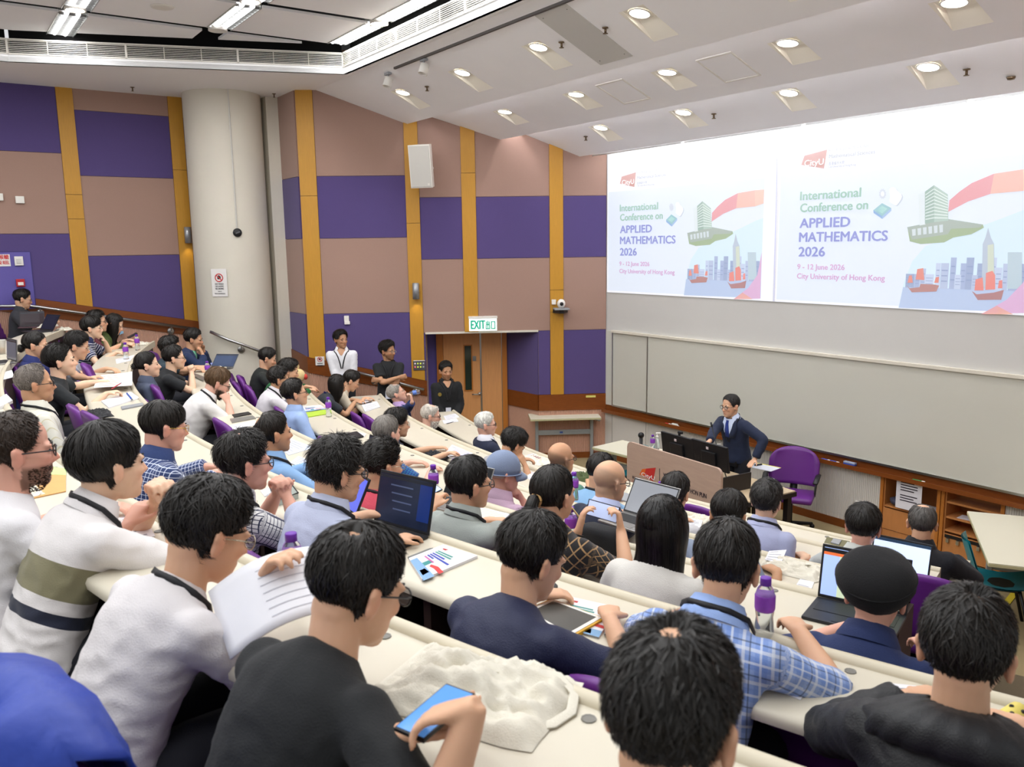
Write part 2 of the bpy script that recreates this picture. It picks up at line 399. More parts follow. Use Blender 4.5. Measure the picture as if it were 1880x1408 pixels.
# splayed reveal to the right of the door : from the door's right jamb out to the wall plane
spl0 = pt_pl(PC, sd1, 0, 0); spl1 = on_plane(931, 700, pt_pl(PC, 0, -rec, 0).xy, dC); dS = (spl1.xy-spl0.xy); LS = dS.length; dS.normalize(); nS = Vector((dS.y, -dS.x))
if nS.dot(Vector((0, -1))) < 0: nS = -nS
PS = (spl0.xy, dS, nS)
g = G(); wall_quad(g, PS, 0, LS, 0, dz, 0, .1); g.build('reveal', m_ribpink, wall_l)
g = G(); wall_quad(g, PS, 0, LS, bandC_t, dz, .02); g.build('fabric_panel', m_purple, wall_l)
g = G(); wall_quad(g, PS, 0, LS, bandC_b, bandC_t, .03); g.build('timber_band', m_brown, wall_l)
# purple face left of the door
PD = (pt_pl(PC, 0, -rec, 0).xy, dC, nC)
sD = lambda x, y: (on_plane(x, y, PD[0], dC).xy - PD[0]).dot(dC)
zD = lambda x, y: on_plane(x, y, PD[0], dC).z
g = G(); wall_quad(g, PD, sd0-.05, sD(803, 700), .0, dz, .02); g.build('fabric_panel', m_pdoor, wall_l)
# door
do = thing('door_1', 'double timber door under the exit sign with a slim glass pane', 'door'); struct(do)
x0, x1, x2, x3 = sD(815, 700), sD(882, 700), sD(884.5, 700), sD(921, 700); f0, f1 = sD(803, 700), sD(931, 700); dh = dz-.06
g = G(); wall_quad(g, PD, f0, x0, 0, dz, .07); wall_quad(g, PD, x3+.01, f1, 0, dz, .07); wall_quad(g, PD, x0, x3+.01, dh, dz, .07); g.build('door_frame', m_dframe, do)
v0, v1, vz0, vz1 = sD(853, 650), sD(865, 650), zD(860, 715), zD(860, 634)
g = G(); wall_quad(g, PD, x0+.004, v0, .01, dh-.005, .045); wall_quad(g, PD, v1, x1, .01, dh-.005, .045); wall_quad(g, PD, v0, v1, .01, vz0, .045); wall_quad(g, PD, v0, v1, vz1, dh-.005, .045); lf = g.build('door_leaf', m_door, do)
g = G(); wall_quad(g, PD, v0, v1, vz0, vz1, .03, -.02); g.build('glass_pane', m_glassd, lf)
g = G()
for q in ((v0-.02, v0, vz0-.02, vz1+.02), (v1, v1+.02, vz0-.02, vz1+.02), (v0, v1, vz0-.02, vz0), (v0, v1, vz1, vz1+.02)): wall_quad(g, PD, *q, .055)
g.build('glazing_bead', m_dframe, lf)
g = G(); wall_quad(g, PD, x2, x3, .01, dh-.005, .045); g.build('door_leaf', m_door, do)
g = G(); wall_quad(g, PD, x1-.002, x2+.002, .01, dh-.005, .055); wall_quad(g, PD, x3, x3+.012, .01, dh-.005, .055); g.build('edge_strip', m_steel, do)
hs, hz = sD(874, 722), zD(874, 722); g = G(); g.tube([pt_pl(PD, hs+.06, .05, hz), pt_pl(PD, hs+.06, .11, hz), pt_pl(PD, hs-.07, .11, hz)], .011, 8); g.ell(pt_pl(PD, hs+.06, .05, hz), (.03, .03, .03)); g.build('door_handle', m_steel, lf, True)
g = G(); wall_quad(g, PD, sD(867.5, 655), sD(874, 655), zD(870, 662), zD(870, 653), .055); g.build('push_plate', m_dsteel, lf)
# walls out of the picture
g = G()
for a, b in ((Vector(P(8.93, -2.56).xy), P(5.1, -.7).xy), (P(5.1, -.7).xy, P(5.1, 1.9).xy)): 
    d = (b-a); L = d.length; d.normalize(); n = Vector((-d.y, d.x)); wall_quad(g, (a, d, n), 0, L, 0, 6.4, 0, .2)
wr = struct(g.build('wall_right', m_beige), 'right side wall of the hall', 'wall')

# ================================================================== column
cc = Vector((-4.42, 13.42)); cr = .575
colT = thing('column', 'thick round cream column against the left wall', 'column', (cc.x, cc.y, 0)); 
g = G(); g.lathe([(cr, 0), (cr, 6.0)], n=48); o = g.build('shaft', m_cream, colT, True); smooth_by_angle(o)
pc = at_depth(513, 400, 13.55)
g = G(); g.box((pc.x-.15-cc.x, pc.y+.33-cc.y, 3), (.55, .3, 6), rz=math.atan2(-VV.y, -VV.x)); g.build('pilaster', m_cream, colT)
def on_col(x, y, r=cr):
    d = ray(x, y); A_ = d.x**2+d.y**2; B_ = -2*(d.x*cc.x+d.y*cc.y); C_ = cc.length_squared-r*r
    t = (-B_-math.sqrt(max(0, B_*B_-4*A_*C_)))/(2*A_); return Vector((d.x*t, d.y*t, d.z*t+ZC))
g = G(); q0 = on_col(418, 162, cr+.008); q1 = on_col(435, 420, cr+.008); qs = [on_col(418+(435-418)*i/8, 162+(420-162)*i/8, cr+.006) for i in range(9)]
g.tube(qs, .012, 6); o = g.build('wall_conduit', mat('conduit_grey', '#c9c7c0', .5)); tag(o, 'thin pale conduit running down the round column', 'conduit')
q = on_col(436, 427, cr+.02); n2 = Vector((q.x-cc.x, q.y-cc.y, 0)).normalized()
mt = frame3(q, Vector((-n2.y, n2.x, 0)), (0, 0, 1)).to_3x3(); 
g = G(); g.lathe([(.065, 0), (.065, .03), (.05, .045), (0, .045)], q-n2*.025, 20, mt); bo = tag(g.build('control_knob', m_black, None, True), 'round black control dial on the cream column', 'dial')
g = G(); g.box(q+n2*.03, (.07, .02, .012), rot=mt @ Matrix.Rotation(.4, 3, 'Z')); g.build('dial_grip', mat('grey_mark', '#54565a', .5), bo)

# ================================================================== ceiling
ce = thing('ceiling', 'white stepped ceiling with sloping bulkheads', 'ceiling'); struct(ce)
ZS = 5.82; VL, VR = -13.6, 2.0
def slab_u(prof, v0, v1, name, m, parent):   # profile in (u,z) extruded along V
    g = G(); g.prism([P(u, v0, z) for u, z in prof], P(0, v1-v0, 0)); return g.build(name, m, parent, fixn=True)
def zslope(b, u): return b[1]+(b[3]-b[1])*(u-b[0])/(b[2]-b[0])
BK = [(5.13, 5.82, 6.28, 5.32), (6.52, 5.452, 7.5, 5.08), (7.72, 5.204, 8.55, 4.82)]
LU = [5.72, 6.92, 8.02]; LV0 = [-10.74, -9.99, -9.22]; LN = [6, 6, 5]
hole = [(-.115, .35), (-.10, .31), (-.10, .29)]; hw = .165
for bi, b in enumerate(BK):
    g = G(); u0 = 5.0 if bi == 0 else b[0]; lights = [LV0[bi]+1.57*i for i in range(LN[bi])]
    h0, h1 = LU[bi]+hole[bi][0], LU[bi]+hole[bi][1]
    sp = lambda u, v: P(u, v, zslope(b, u))
    q = lambda ua, ub, va, vb: g.add([sp(ua, va), sp(ub, va), sp(ub, vb), sp(ua, vb)], [(0, 1, 2, 3)])
    if bi == 0: g.add([P(5.0, VL, ZS), P(5.13, VL, ZS), P(5.13, VR, ZS), P(5.0, VR, ZS)], [(0, 1, 2, 3)])
    q(b[0], h0, VL, VR); q(h1, b[2], VL, VR)
    vs = [VL]+[x for v in lights for x in (v-hw, v+hw)]+[VR]
    for i in range(0, len(vs), 2): q(h0, h1, vs[i], vs[i+1])
    top = 5.9 if bi == 0 else b[1]+.0
    zt = [5.9, 5.75, 5.5][bi]
    g.add([P(b[2], VL, b[3]), P(b[2], VR, b[3]), P(b[2], VR, zt), P(b[2], VL, zt)], [(0, 1, 2, 3)])      # front riser
    g.add([P(b[0], VL, zslope(b, b[0])), P(b[0], VR, zslope(b, b[0])), P(b[0], VR, zt+.2), P(b[0], VL, zt+.2)], [(0, 1, 2, 3)])
    bk = g.build('bulkhead', m_white, ce)
    # recessed downlights in wedge troughs
    for i, v in enumerate(lights):
        t = thing('recessed_downlight', 'x', 'light', tuple(P(LU[bi], v, 0)), 0, 'recessed downlights in the ceiling bulkheads')
        nth = ['first', 'second', 'third', 'fourth', 'fifth', 'sixth'][i]; rw = ['rear', 'middle', 'front'][bi]
        t['label'] = 'recessed downlight in a wedge trough, %s from left in the %s ceiling bulkhead' % (nth, rw)
        ob = P(LU[bi], v, 0); lr = .095; um = LU[bi]+.115
        W = lambda u, vv, z: P(u, vv, z)-ob
        zp = lambda u: zslope(b, u)+.004+.05*(u-h0)/(um-h0)
        g = G(); a_, b_ = v-hw, v+hw; i0, i1 = v-.125, v+.125
        A0, A1, B0, B1 = W(h0, a_, zslope(b, h0)), W(h0, b_, zslope(b, h0)), W(h1, a_, zslope(b, h1)), W(h1, b_, zslope(b, h1))
        C0, C1, D0, D1 = W(h0+.005, i0, zp(h0)), W(h0+.005, i1, zp(h0)), W(um, i0, zp(um)), W(um, i1, zp(um))
        g.add([A0, A1, B1, B0, C0, C1, D1, D0], [(4, 5, 6, 7), (0, 1, 5, 4), (1, 2, 6, 5), (2, 3, 7, 6), (3, 0, 4, 7)])
        g.build('trough', m_trough, t)
        ua = (W(um, v, zp(um))-W(h0, v, zp(h0))).normalized(); va_ = Vector((VV.x, VV.y, 0)); nn = ua.cross(va_).normalized()
        if nn.z > 0: nn = -nn
        lc = W(LU[bi], v, zp(LU[bi]))
        ring = lambda r, k: [lc+ua*(r*math.cos(2*math.pi*j/20))+va_*(r*math.sin(2*math.pi*j/20))+nn*k for j in range(20)]
        g = G(); g.grid([q_+[q_[0]] for q_ in (ring(lr+.014, 0), ring(lr+.014, .012), ring(lr, .012), ring(lr, .004))]); g.build('rim', m_plastic, t)
        g = G(); g.add(ring(lr, .006), [tuple(range(20))]); g.build('lamp', m_lamp, t)
        ld = bpy.data.lights.new('downlight', 'SPOT'); ld.energy = 11; ld.spot_size = R(120); ld.spot_blend = .7; ld.shadow_soft_size = .09; ld.color = (.98, .985, 1)
        lo = bpy.data.objects.new('downlight_beam', ld); COL.objects.link(lo); lo.parent = t; lo.location = lc+nn*.05
# roof over everything (closes coves and the dark void above the hanging panels)
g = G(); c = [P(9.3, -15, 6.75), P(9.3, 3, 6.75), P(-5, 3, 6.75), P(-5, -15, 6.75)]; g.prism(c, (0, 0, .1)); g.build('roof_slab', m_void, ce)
# flat soffit around the coffer
CF = [(1.15, -12.5), (5.0, -11.09), (5.0, -1.59), (1.15, -.18), (-3.6, -.18), (-3.6, -12.5)]     # coffer opening (u,v)
OUT = [(1.15, -15.0), (5.0, -15.0), (5.0, 2.4), (1.15, 2.4), (-5, 2.4), (-5, -15.0)]
g = G()
soff = [[(5.0, -15), CF[1], CF[0], (1.15, -15)], [(1.15, -15), CF[0], CF[5], (-3.6, -15)], [(5.0, 2.4), (1.15, 2.4), CF[3], CF[2]], [(1.15, 2.4), (-3.6, 2.4), CF[4], CF[3]], [(-3.6, -15), (-3.6, 2.4), (-5, 2.4), (-5, -15)]]
for q in soff: g.prism([P(u, v, ZS) for u, v in q], (0, 0, .06))
g.build('soffit', m_soffit, ce)
# fascia + grilles round the coffer
def edge_frame(i):
    a = P(*CF[i], 0).xy; b = P(*CF[(i+1) % 6], 0).xy; d = b-a; L = d.length; d.normalize(); n = Vector((d.y, -d.x)); mid = P(1, -6.3, 0).xy-a
    if n.dot(mid) < 0: n = -n
    return (a, d, n), L
for i in (5, 0, 1, 2):
    pl, L = edge_frame(i); g = G(); wall_quad(g, pl, 0, L, ZS-.0, ZS+.085, .0, .05); g.build('fascia', m_soffit, ce)
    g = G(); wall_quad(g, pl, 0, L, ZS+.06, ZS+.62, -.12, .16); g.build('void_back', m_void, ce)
    if i == 2: continue
    tt = thing('air_grille', {5: 'white slatted air grille at the far left edge of the ceiling coffer', 0: 'long white slatted air grille along the left edge of the ceiling coffer', 1: 'white slatted air grille warmly lit along the front edge of the ceiling coffer'}[i], 'vent', (0, 0, 0))
    z0, z1 = ZS+.085, ZS+.275; nseg = {5: 4, 0: 3, 1: 6}[i]
    g = G(); wall_quad(g, pl, 0, L, z0, z0+.018, .012, .02); wall_quad(g, pl, 0, L, z1-.018, z1, .012, .02)
    for k in range(nseg+1):
        s = L*k/nseg; wall_quad(g, pl, max(0, s-.012), min(L, s+.012), z0, z1, .012, .02)
    g.build('frame', m_grille, tt)
    for k in range(nseg):
        for j in range(7):
            zz = z0+.03+j*.0215; g = G(); wall_quad(g, pl, L*k/nseg+.012, L*(k+1)/nseg-.012, zz, zz+.007, .006, .008); g.build('slat', m_grille, tt)
        for j in (1, 2):
            g = G(); s = L*(k+j/3)/nseg; wall_quad(g, pl, s-.004, s+.004, z0, z1, .009, .01); g.build('mullion', m_grille, tt)
# hanging white panels clipped to the coffer, fluorescent troffers between them
ZP = 6.17
def clip(poly, a, b):     # keep left side of a->b
    out = []
    sd = lambda p: (b[0]-a[0])*(p[1]-a[1])-(b[1]-a[1])*(p[0]-a[0])
    for i in range(len(poly)):
        p, q = poly[i], poly[(i+1) % len(poly)]; sp_, sq = sd(p), sd(q)
        if sp_ >= 0: out.append(p)
        if sp_*sq < 0:
            t = sp_/(sp_-sq); out.append((p[0]+(q[0]-p[0])*t, p[1]+(q[1]-p[1])*t))
    return out
def off_edge(a, b, k):
    d = Vector((b[0]-a[0], b[1]-a[1])).normalized(); n = Vector((-d.y, d.x)); return (a[0]+n.x*k, a[1]+n.y*k), (b[0]+n.x*k, b[1]+n.y*k)
poly_ccw = [CF[0], CF[5], CF[4], CF[3], CF[2], CF[1]]
ar = sum(poly_ccw[i][0]*poly_ccw[(i+1) % 6][1]-poly_ccw[(i+1) % 6][0]*poly_ccw[i][1] for i in range(6))
if ar < 0: poly_ccw = poly_ccw[::-1]
hp = []
for iu in range(5):
    ua = 3.47-1.59*iu+.0; ub = ua+1.29
    for iv in range(9):
        va = -12.37+1.38*iv; vb = va+1.19
        q = [(ua, va), (ub, va), (ub, vb), (ua, vb)]
        if ub > 5.2: continue
        ok = q
        if iu == 0: ub2 = 4.77; ok = [(ua, va), (ub2, va), (ub2, vb), (ua, vb)]
        for i in range(6):
            a, b = off_edge(poly_ccw[i], poly_ccw[(i+1) % 6], .10 if True else 0); ok = clip(ok, a, b)
            if len(ok) < 3: break
        if len(ok) < 3: continue
        A2 = abs(sum(ok[i][0]*ok[(i+1) % len(ok)][1]-ok[(i+1) % len(ok)][0]*ok[i][1] for i in range(len(ok))))/2
        if A2 < .06: continue
        g = G(); g.prism([P(u, v, ZP) for u, v in ok], (0, 0, .03)); o = g.build('hanging_panel', m_white, ce, fixn=True); hp.append(o)
TROF = [(5.06, 4.77), (3.46, 3.17), (1.88, 1.58), (.29, -.01), (-1.3, -1.6), (-2.89, -3.19)]
nt_ = 0
for iu, (ub, ua) in enumerate(TROF):
    for iv in range(9):
        va = -12.37+1.38*iv+.02; vb = va+1.15
        if iu == 0: ua, ub = 4.74, 4.98
        mid = (ua+.14, (va+vb)/2)
        inside = all(((poly_ccw[(i+1) % 6][0]-poly_ccw[i][0])*(mid[1]-poly_ccw[i][1])-(poly_ccw[(i+1) % 6][1]-poly_ccw[i][1])*(mid[0]-poly_ccw[i][0])) > .35 for i in range(6)) if iu else (-11.2 < mid[1] < -1.7)
        if not inside: continue
        nt_ += 1
        ob = P((ua+ub)/2, (va+vb)/2, ZP)
        if iu <= 3:
            t = thing('fluorescent_troffer', 'bright fluorescent troffer in ceiling coffer, run %d from the front, lamp %d from the left' % (iu+1, iv+1), 'light', tuple(ob), 0, 'fluorescent troffers between the hanging ceiling panels')
            L2 = (vb-va)/2; W2 = (ub-ua)/2; W = lambda u, v, z: P(u, v, z)
            g = G(); g.prism([W(-W2, -L2, .03), W(W2, -L2, .03), W(W2, L2, .03), W(-W2, L2, .03)], (0, 0, .03)); 
            for s in (-1, 1): g.prism([W(s*W2-.006, -L2, -.01), W(s*W2+.006, -L2, -.01), W(s*W2+.006, L2, -.01), W(s*W2-.006, L2, -.01)], (0, 0, .05))
            g.build('housing', m_steel, t)
            for s in (-.06, .06):
                g = G(); g.tube([W(s, -L2+.02, .014), W(s, L2-.02, .014)], .024, 8); g.build('tube', m_tube, t, True)
            if -13 < va < -6 and iu < 3:
                for j in range(12):
                    vv = -L2+(j+.5)*2*L2/12; g = G(); g.prism([W(-W2, vv-.004, -.008), W(W2, vv-.004, -.008), W(W2, vv+.004, -.008), W(-W2, vv+.004, -.008)], (0, 0, .03)); g.build('louvre', m_steel, t)
        else: t = None
        ld = bpy.data.lights.new('troffer_light', 'AREA'); ld.shape = 'RECTANGLE'; ld.size = .26; ld.size_y = 1.1; ld.energy = 13.5; ld.color = (.97, .985, 1)
        lo = bpy.data.objects.new('troffer_light', ld); COL.objects.link(lo); lo.location = ob+Vector((0, 0, -.03)); lo.rotation_euler = (0, 0, math.atan2(VV.y, VV.x)-math.pi/2)
# round lamps hanging at the panel crossings, speaker disc
for x, y, lit in ((138, 20, 1), (460, 5, 1), (400, 57, 0), (696, 45, 1)):
    q = on_z(x, y, ZP-.03); t = thing('canister_lamp', {138: 'white canister lamp over the first troffer at the far left', 460: 'white canister lamp at the top edge between two troffers', 400: 'unlit white canister lamp at the end of the middle troffer', 696: 'warm lit canister lamp beside the front air grille'}[x], 'light', tuple(q), 0)
    g = G(); g.lathe([(.105, .14), (.115, .0), (.10, 0), (.09, .02), (0, .02)], n=20); g.build('can', m_plastic, t, True)
    if lit: g = G(); g.lathe([(0.088, .012), (0, .012)], n=20); g.build('lamp', m_lamp, t)
q = on_z(298, 14, ZP-.012); g = G(); g.lathe([(.13, .012), (.12, 0), (.08, -.006), (0, -.006)], q, 24); tag(g.build('ceiling_speaker', m_plastic, None, True), 'round flat ceiling speaker on the hanging panel', 'speaker')
# coves: real light strips behind the bulkhead edges and above the screen
for bi, (u, z, e) in enumerate(((6.42, 5.62, 10), (7.62, 5.36, 9))):
    g = G(); g.prism([P(u-.03, -10.9, z), P(u+.03, -10.9, z), P(u+.03, -1.6, z), P(u-.03, -1.6, z)], (0, 0, .03))
    tag(g.build('cove_light_strip', m_cove), ['hidden light strip behind the rear ceiling bulkhead', 'hidden light strip behind the middle ceiling bulkhead'][bi], 'light')
    ld = bpy.data.lights.new('cove', 'AREA'); ld.shape = 'RECTANGLE'; ld.size = 9.2; ld.size_y = .06; ld.energy = 20; ld.color = (1, .99, .97)
    lo = bpy.data.objects.new('cove_light', ld); COL.objects.link(lo); lo.location = P(u, -6.3, z-.01); lo.rotation_euler = (0, 0, math.atan2(VV.y, VV.x))
g = G(); g.prism([P(8.66, -9.95, 4.98), P(8.72, -9.95, 4.98), P(8.72, -2.7, 4.98), P(8.66, -2.7, 4.98)], (0, 0, .03)); tag(g.build('cove_light_strip', m_cove), 'light strip in the slot above the projection screen', 'light')
ld = bpy.data.lights.new('cove', 'AREA'); ld.shape = 'RECTANGLE'; ld.size = 7.2; ld.size_y = .08; ld.energy = 24; ld.color = (.97, .98, 1)
lo = bpy.data.objects.new('screen_wash', ld); COL.objects.link(lo); lo.location = P(8.66, -6.35, 4.95)
lo.rotation_euler = (Matrix.Rotation(math.atan2(VV.y, VV.x), 3, 'Z') @ Matrix.Rotation(R(28), 3, 'X')).to_euler()
# slot at the front edge
for k in range(4):
    g = G(); v0 = -10.05+1.9*k; g.prism([P(8.57, v0, 4.80), P(8.60, v0, 4.80), P(8.60, v0+1.84, 4.80), P(8.57, v0+1.84, 4.80)], (0, 0, .03)); o = g.build('slot_trim', m_steel, ce)
# linear slot diffusers on bulkheads, hatches, access panel
for b, u, va, vb, lab in ((1, 6.56, -9.2, -4.5, 'thin white slot diffuser along the middle ceiling bulkhead'), (2, 7.78, -9.2, -4.5, 'thin white slot diffuser along the front ceiling bulkhead')):
    z = zslope(BK[b], u); g = G()
    for du in (0, .05): g.prism([P(u+du, va, z-.02), P(u+du+.02, va, z-.02), P(u+du+.02, vb, z-.02), P(u+du, vb, z-.02)], (0, 0, .03))
    tag(g.build('slot_diffuser', m_plastic), lab, 'vent')
for i, (va, vb) in enumerate(((-7.9, -7.47), (-6.31, -5.88))):
    t = thing('ceiling_hatch', ['square ceiling hatch between the left pair of middle downlights', 'square ceiling hatch between the right pair of middle downlights'][i], 'hatch')
    b = BK[1]; e = lambda u, v, k: P(u, v, zslope(b, u)-k)
    g = G(); u0, u1 = 6.82, 7.25; g.hexa([e(u0, va, .004), e(u1, va, .004), e(u1, vb, .004), e(u0, vb, .004)], [e(u0, va, 0), e(u1, va, 0), e(u1, vb, 0), e(u0, vb, 0)]); g.build('door', m_white, t)
    g = G()
    for (a, bb_, c_, d_) in ((u0-.02, u0, va-.02, vb+.02), (u1, u1+.02, va-.02, vb+.02), (u0, u1, va-.02, va), (u0, u1, vb, vb+.02)):
        g.hexa([e(a, c_, .01), e(bb_, c_, .01), e(bb_, d_, .01), e(a, d_, .01)], [e(a, c_, 0), e(bb_, c_, 0), e(bb_, d_, 0), e(a, d_, 0)])
    g.build('frame', m_plastic, t)
b = BK[0]; e = lambda u, v, k: P(u, v, zslope(b, u)-k); t = thing('access_panel', 'long grey white screwed access panel in the rear bulkhead', 'hatch')
g = G(); g.hexa([e(5.3, -7.1, .006), e(6.17, -7.1, .006), e(6.17, -6.6, .006), e(5.3, -6.6, .006)], [e(5.3, -7.1, 0), e(6.17, -7.1, 0), e(6.17, -6.6, 0), e(5.3, -6.6, 0)]); g.build('plate', mat('panel_grey', '#c9c8c4', .7), t)
g = G()
for u in (5.36, 6.11):
    for v in (-7.04, -6.66): g.ell(e(u, v, .006), (.008, .008, .005), 6, 4)
g.build('screw', m_dsteel, t)
# lighting track with spotlights
t = thing('lighting_track', 'thin dark lighting track running across the rear bulkhead', 'track'); z = zslope(b, 5.27)
g = G(); g.prism([P(5.255, -10.1, z-.02), P(5.285, -10.1, z-.02), P(5.285, -2.5, z-.02), P(5.255, -2.5, z-.02)], (0, 0, .03)); g.build('rail', mat('track_dark', '#4b4643', .5), t)
for v, lab in ((-10.35, 'white track spotlight nearest the left wall'), (-9.38, 'white track spotlight second from the left wall')):
    q = P(5.3, v, z-.03); t = thing('track_spotlight', lab, 'light', tuple(q))
    g = G(); g.box((0, 0, .0), (.12, .05, .03), rz=math.atan2(VV.y, VV.x)); g.tube([(0, 0, 0), (0, 0, -.06)], .012, 8); g.build('adapter', m_grey, t)
    g = G(); mt = Matrix.Rotation(math.atan2(UU.y, UU.x)-math.pi/2, 3, 'Z') @ Matrix.Rotation(R(-20), 3, 'X'); g.lathe([(.035, .06), (.055, .05), (.06, -.07), (.05, -.07), (.045, -.04), (0, -.04)], (0, 0, -.1), 16, mt); g.build('head', m_plastic, t, True)
# sprinklers
for i, (px, py, b, lab) in enumerate(((783, 158, 0, 'left'), (1033, 79, 0, 'middle'), (1115, 53, 0, 'right'), (1078, 252, 2, 'left'), (1310, 208, 2, 'middle'), (1775, 127, 2, 'right'))):
    u = 5.72 if b == 0 else 8.11; v = {783: -10.06, 1033: -7.2, 1115: -6.51, 1078: -9.65, 1310: -7.23, 1775: -4.19}[px]; q = P(u, v, zslope(BK[b], u))
    t = thing('sprinkler', 'small sprinkler head, %s one on the %s ceiling bulkhead' % (lab, 'rear' if b == 0 else 'front'), 'sprinkler', tuple(q))
    g = G(); g.lathe([(.035, 0), (.03, -.01), (.012, -.012), (.012, -.05), (.026, -.055), (.026, -.06), (0, -.06)], n=12); g.build('head', mat('brass_dark', '#7a6a55', .35, metal=1), t, True)
for i, (px, py) in enumerate(((243, 160), (503, 172))):
    q = on_z(px, py, ZS); t = thing('sprinkler', ['small sprinkler head on the flat soffit above the purple panel', 'small sprinkler head on the flat soffit right of the column'][i], 'sprinkler', tuple(q))
    g = G(); g.lathe([(.03, 0), (.03, -.006), (.01, -.01), (.01, -.05), (.022, -.055), (0, -.06)], n=12); g.build('head', MATS['brass_dark'], t, True)
g = G(); q = P(8.32, -3.89, zslope(BK[2], 8.32)); g.lathe([(.04, 0), (.03, -.025), (0, -.03)], q, 12); tag(g.build('smoke_detector', MATS['brass_dark'], None, True), 'small dark detector at the right end of the front bulkhead', 'detector')
# ================================================================== desks
m_desk = mat('desk_cream', '#cdc6b4', .35, nscale=3, namt=.02, spec=.4)
m_lip = mat('desk_lip', '#cbc2ab', .4)
m_modesty = mat('modesty_brown', '#3b2a25', .6, nscale=30, namt=.15, stretch=(1, 1, .1))
m_grom = mat('grommet_grey', '#77756f', .5)
DEND = [(-162.6, -127.6), (-163.4, -127.7), (-161.3, -127.5), (-163.0, -127.6), (-167.1, -123.2), (-165.6, -124.4)]
DD = .42
NTH = ['front', 'second', 'third', 'fourth', 'fifth', 'sixth']
for k in range(6):
    a0, a1 = DEND[k]; N = 44; ang = [a0+(a1-a0)*i/N for i in range(N+1)]; r0 = RK[k]; z = ZK[k]
    t = thing('curved_desk', 'long curved cream bench desk of the %s row counted from the lectern' % NTH[k], 'desk', (0, 0, 0), 0, 'curved bench desks')
    prof = [(r0+.0, z-.035), (r0+.0, z), (r0+.055, z), (r0+DD-.03, z), (r0+DD-.008, z-.006), (r0+DD, z-.022), (r0+DD-.004, z-.042), (r0+DD-.03, z-.05), (r0, z-.05)]
    g = G(); n = len(prof)
    g.grid([[polar(r, a, zz) for r, zz in prof+[prof[0]]] for a in ang])
    g.add([polar(r, a0, zz) for r, zz in prof], [tuple(range(n))]); g.add([polar(r, a1, zz) for r, zz in prof], [tuple(range(n-1, -1, -1))])
    o = g.build('top', m_desk, t, True, True); smooth_by_angle(o, 50)
    g = G(); pl = [(r0-.004, z-.06), (r0-.004, z+.016), (r0+.003, z+.021), (r0+.022, z+.019), (r0+.034, z+.004), (r0+.034, z-.01)]
    g.grid([[polar(r, a, zz) for r, zz in pl] for a in ang]); g.add([polar(r, a0, zz) for r, zz in pl], [tuple(range(6))]); g.add([polar(r, a1, zz) for r, zz in pl], [tuple(range(5, -1, -1))])
    o = g.build('lip', m_lip, t, True, True); smooth_by_angle(o, 50)
    zb = 0 if k == 0 else FL[k-1]
    g = G(); g.grid([[polar(r0+.03, a, zb) for a in ang], [polar(r0+.03, a, z-.045) for a in ang]]); g.grid([[polar(r0+.05, a, FL[k]) for a in ang], [polar(r0+.05, a, z-.045) for a in ang]]); g.build('modesty_panel', m_modesty, t, True)
    npan = int(R(a1-a0)*r0/1.2)
    for i in range(npan+1):
        a = a0+(a1-a0)*i/npan; c = polar(r0+.2, a, (FL[k]+z)/2-.03); g = G(); g.box(c, (.3, .04, z-FL[k]-.07), rz=R(a)); g.build('support', m_modesty, t)
    ng = int(R(a1-a0)*r0/.62)
    for i in range(ng):
        a = a0+(a1-a0)*(i+.5)/ng; g = G(); g.lathe([(.017, .0), (.017, .003), (.012, .0015), (0, .0015)], polar(r0+.075, a, z), 10); g.build('grommet', m_grom, t)
# ================================================================== chairs
m_purp = mat('chair_purple', '#64297f', .38, spec=.5, nscale=6, namt=.05)
def make_chair():
    t = thing('lecture_chair', 'x', 'chair', (0, 0, 0), 0, 'purple lecture chairs')
    # backrest: curved rounded panel, front = +Y
    g = G(); rows = []
    for i in range(13):
        v = i/12; z = .52+.40*v; w = .225*(1-.25*max(0, (v-.55)/.45)**2.2)*(1-.12*max(0, (.25-v)/.25)**2); row = []
        for j in range(11):
            u = j/10*2-1; x = w*u; y = -.17-.09*v+.05*abs(u)**2; zz = z-.045*max(0, v-.6)/.4*abs(u)**2.5
            row.append(Vector((x, y, zz)))
        rows.append(row)
    fr = rows; bk = [[p+Vector((0, -.045, 0)) for p in r] for r in rows]
    g.grid(fr); g.grid(bk)
    edge = lambda R_: [r[0] for r in R_]+R_[-1][1:]+[r[-1] for r in R_[::-1]][1:]+R_[0][::-1][1:]
    ef, eb = edge(fr), edge(bk); mid = [(a+b)/2+((a+b)/2-Vector((0, -.2, .72))).normalized()*.014 for a, b in zip(ef, eb)]
    g.grid([ef, mid, eb]); me = g.mesh('backrest'); bv = bmesh.new(); bv.from_mesh(me); bmesh.ops.remove_doubles(bv, verts=bv.verts, dist=.0005); bmesh.ops.recalc_face_normals(bv, faces=bv.faces); bv.to_mesh(me); bv.free()
    put('backrest', me, m_purp, t, True)
    g = G(); g.box((0, .04, .43), (.44, .44, .07), bev=.03); o = g.build('seat', m_purp, t, True)
    g = G(); g.tube([(0, -.235, .62), (0, -.25, .5), (0, -.2, .4), (0, -.05, .38)], [(.035, .012)]*4, 8, fx=(1, 0, 0)); g.build('back_bracket', m_black, t, True)
    g = G(); g.tube([(0, 0, .40), (0, 0, .02)], .028, 10); g.lathe([(.14, 0), (.14, .012), (.03, .03), (0, .03)], n=16); g.build('pedestal', m_black, t, True)
    return t
chair0 = make_chair(); chair_used = [False]
def place_chair(pos, rz, label):
    if not chair_used[0]:
        chair_used[0] = True; chair0.location = pos; chair0.rotation_euler = (0, 0, rz); chair0['label'] = label; return chair0
    return dup(chair0, pos, rz, label)
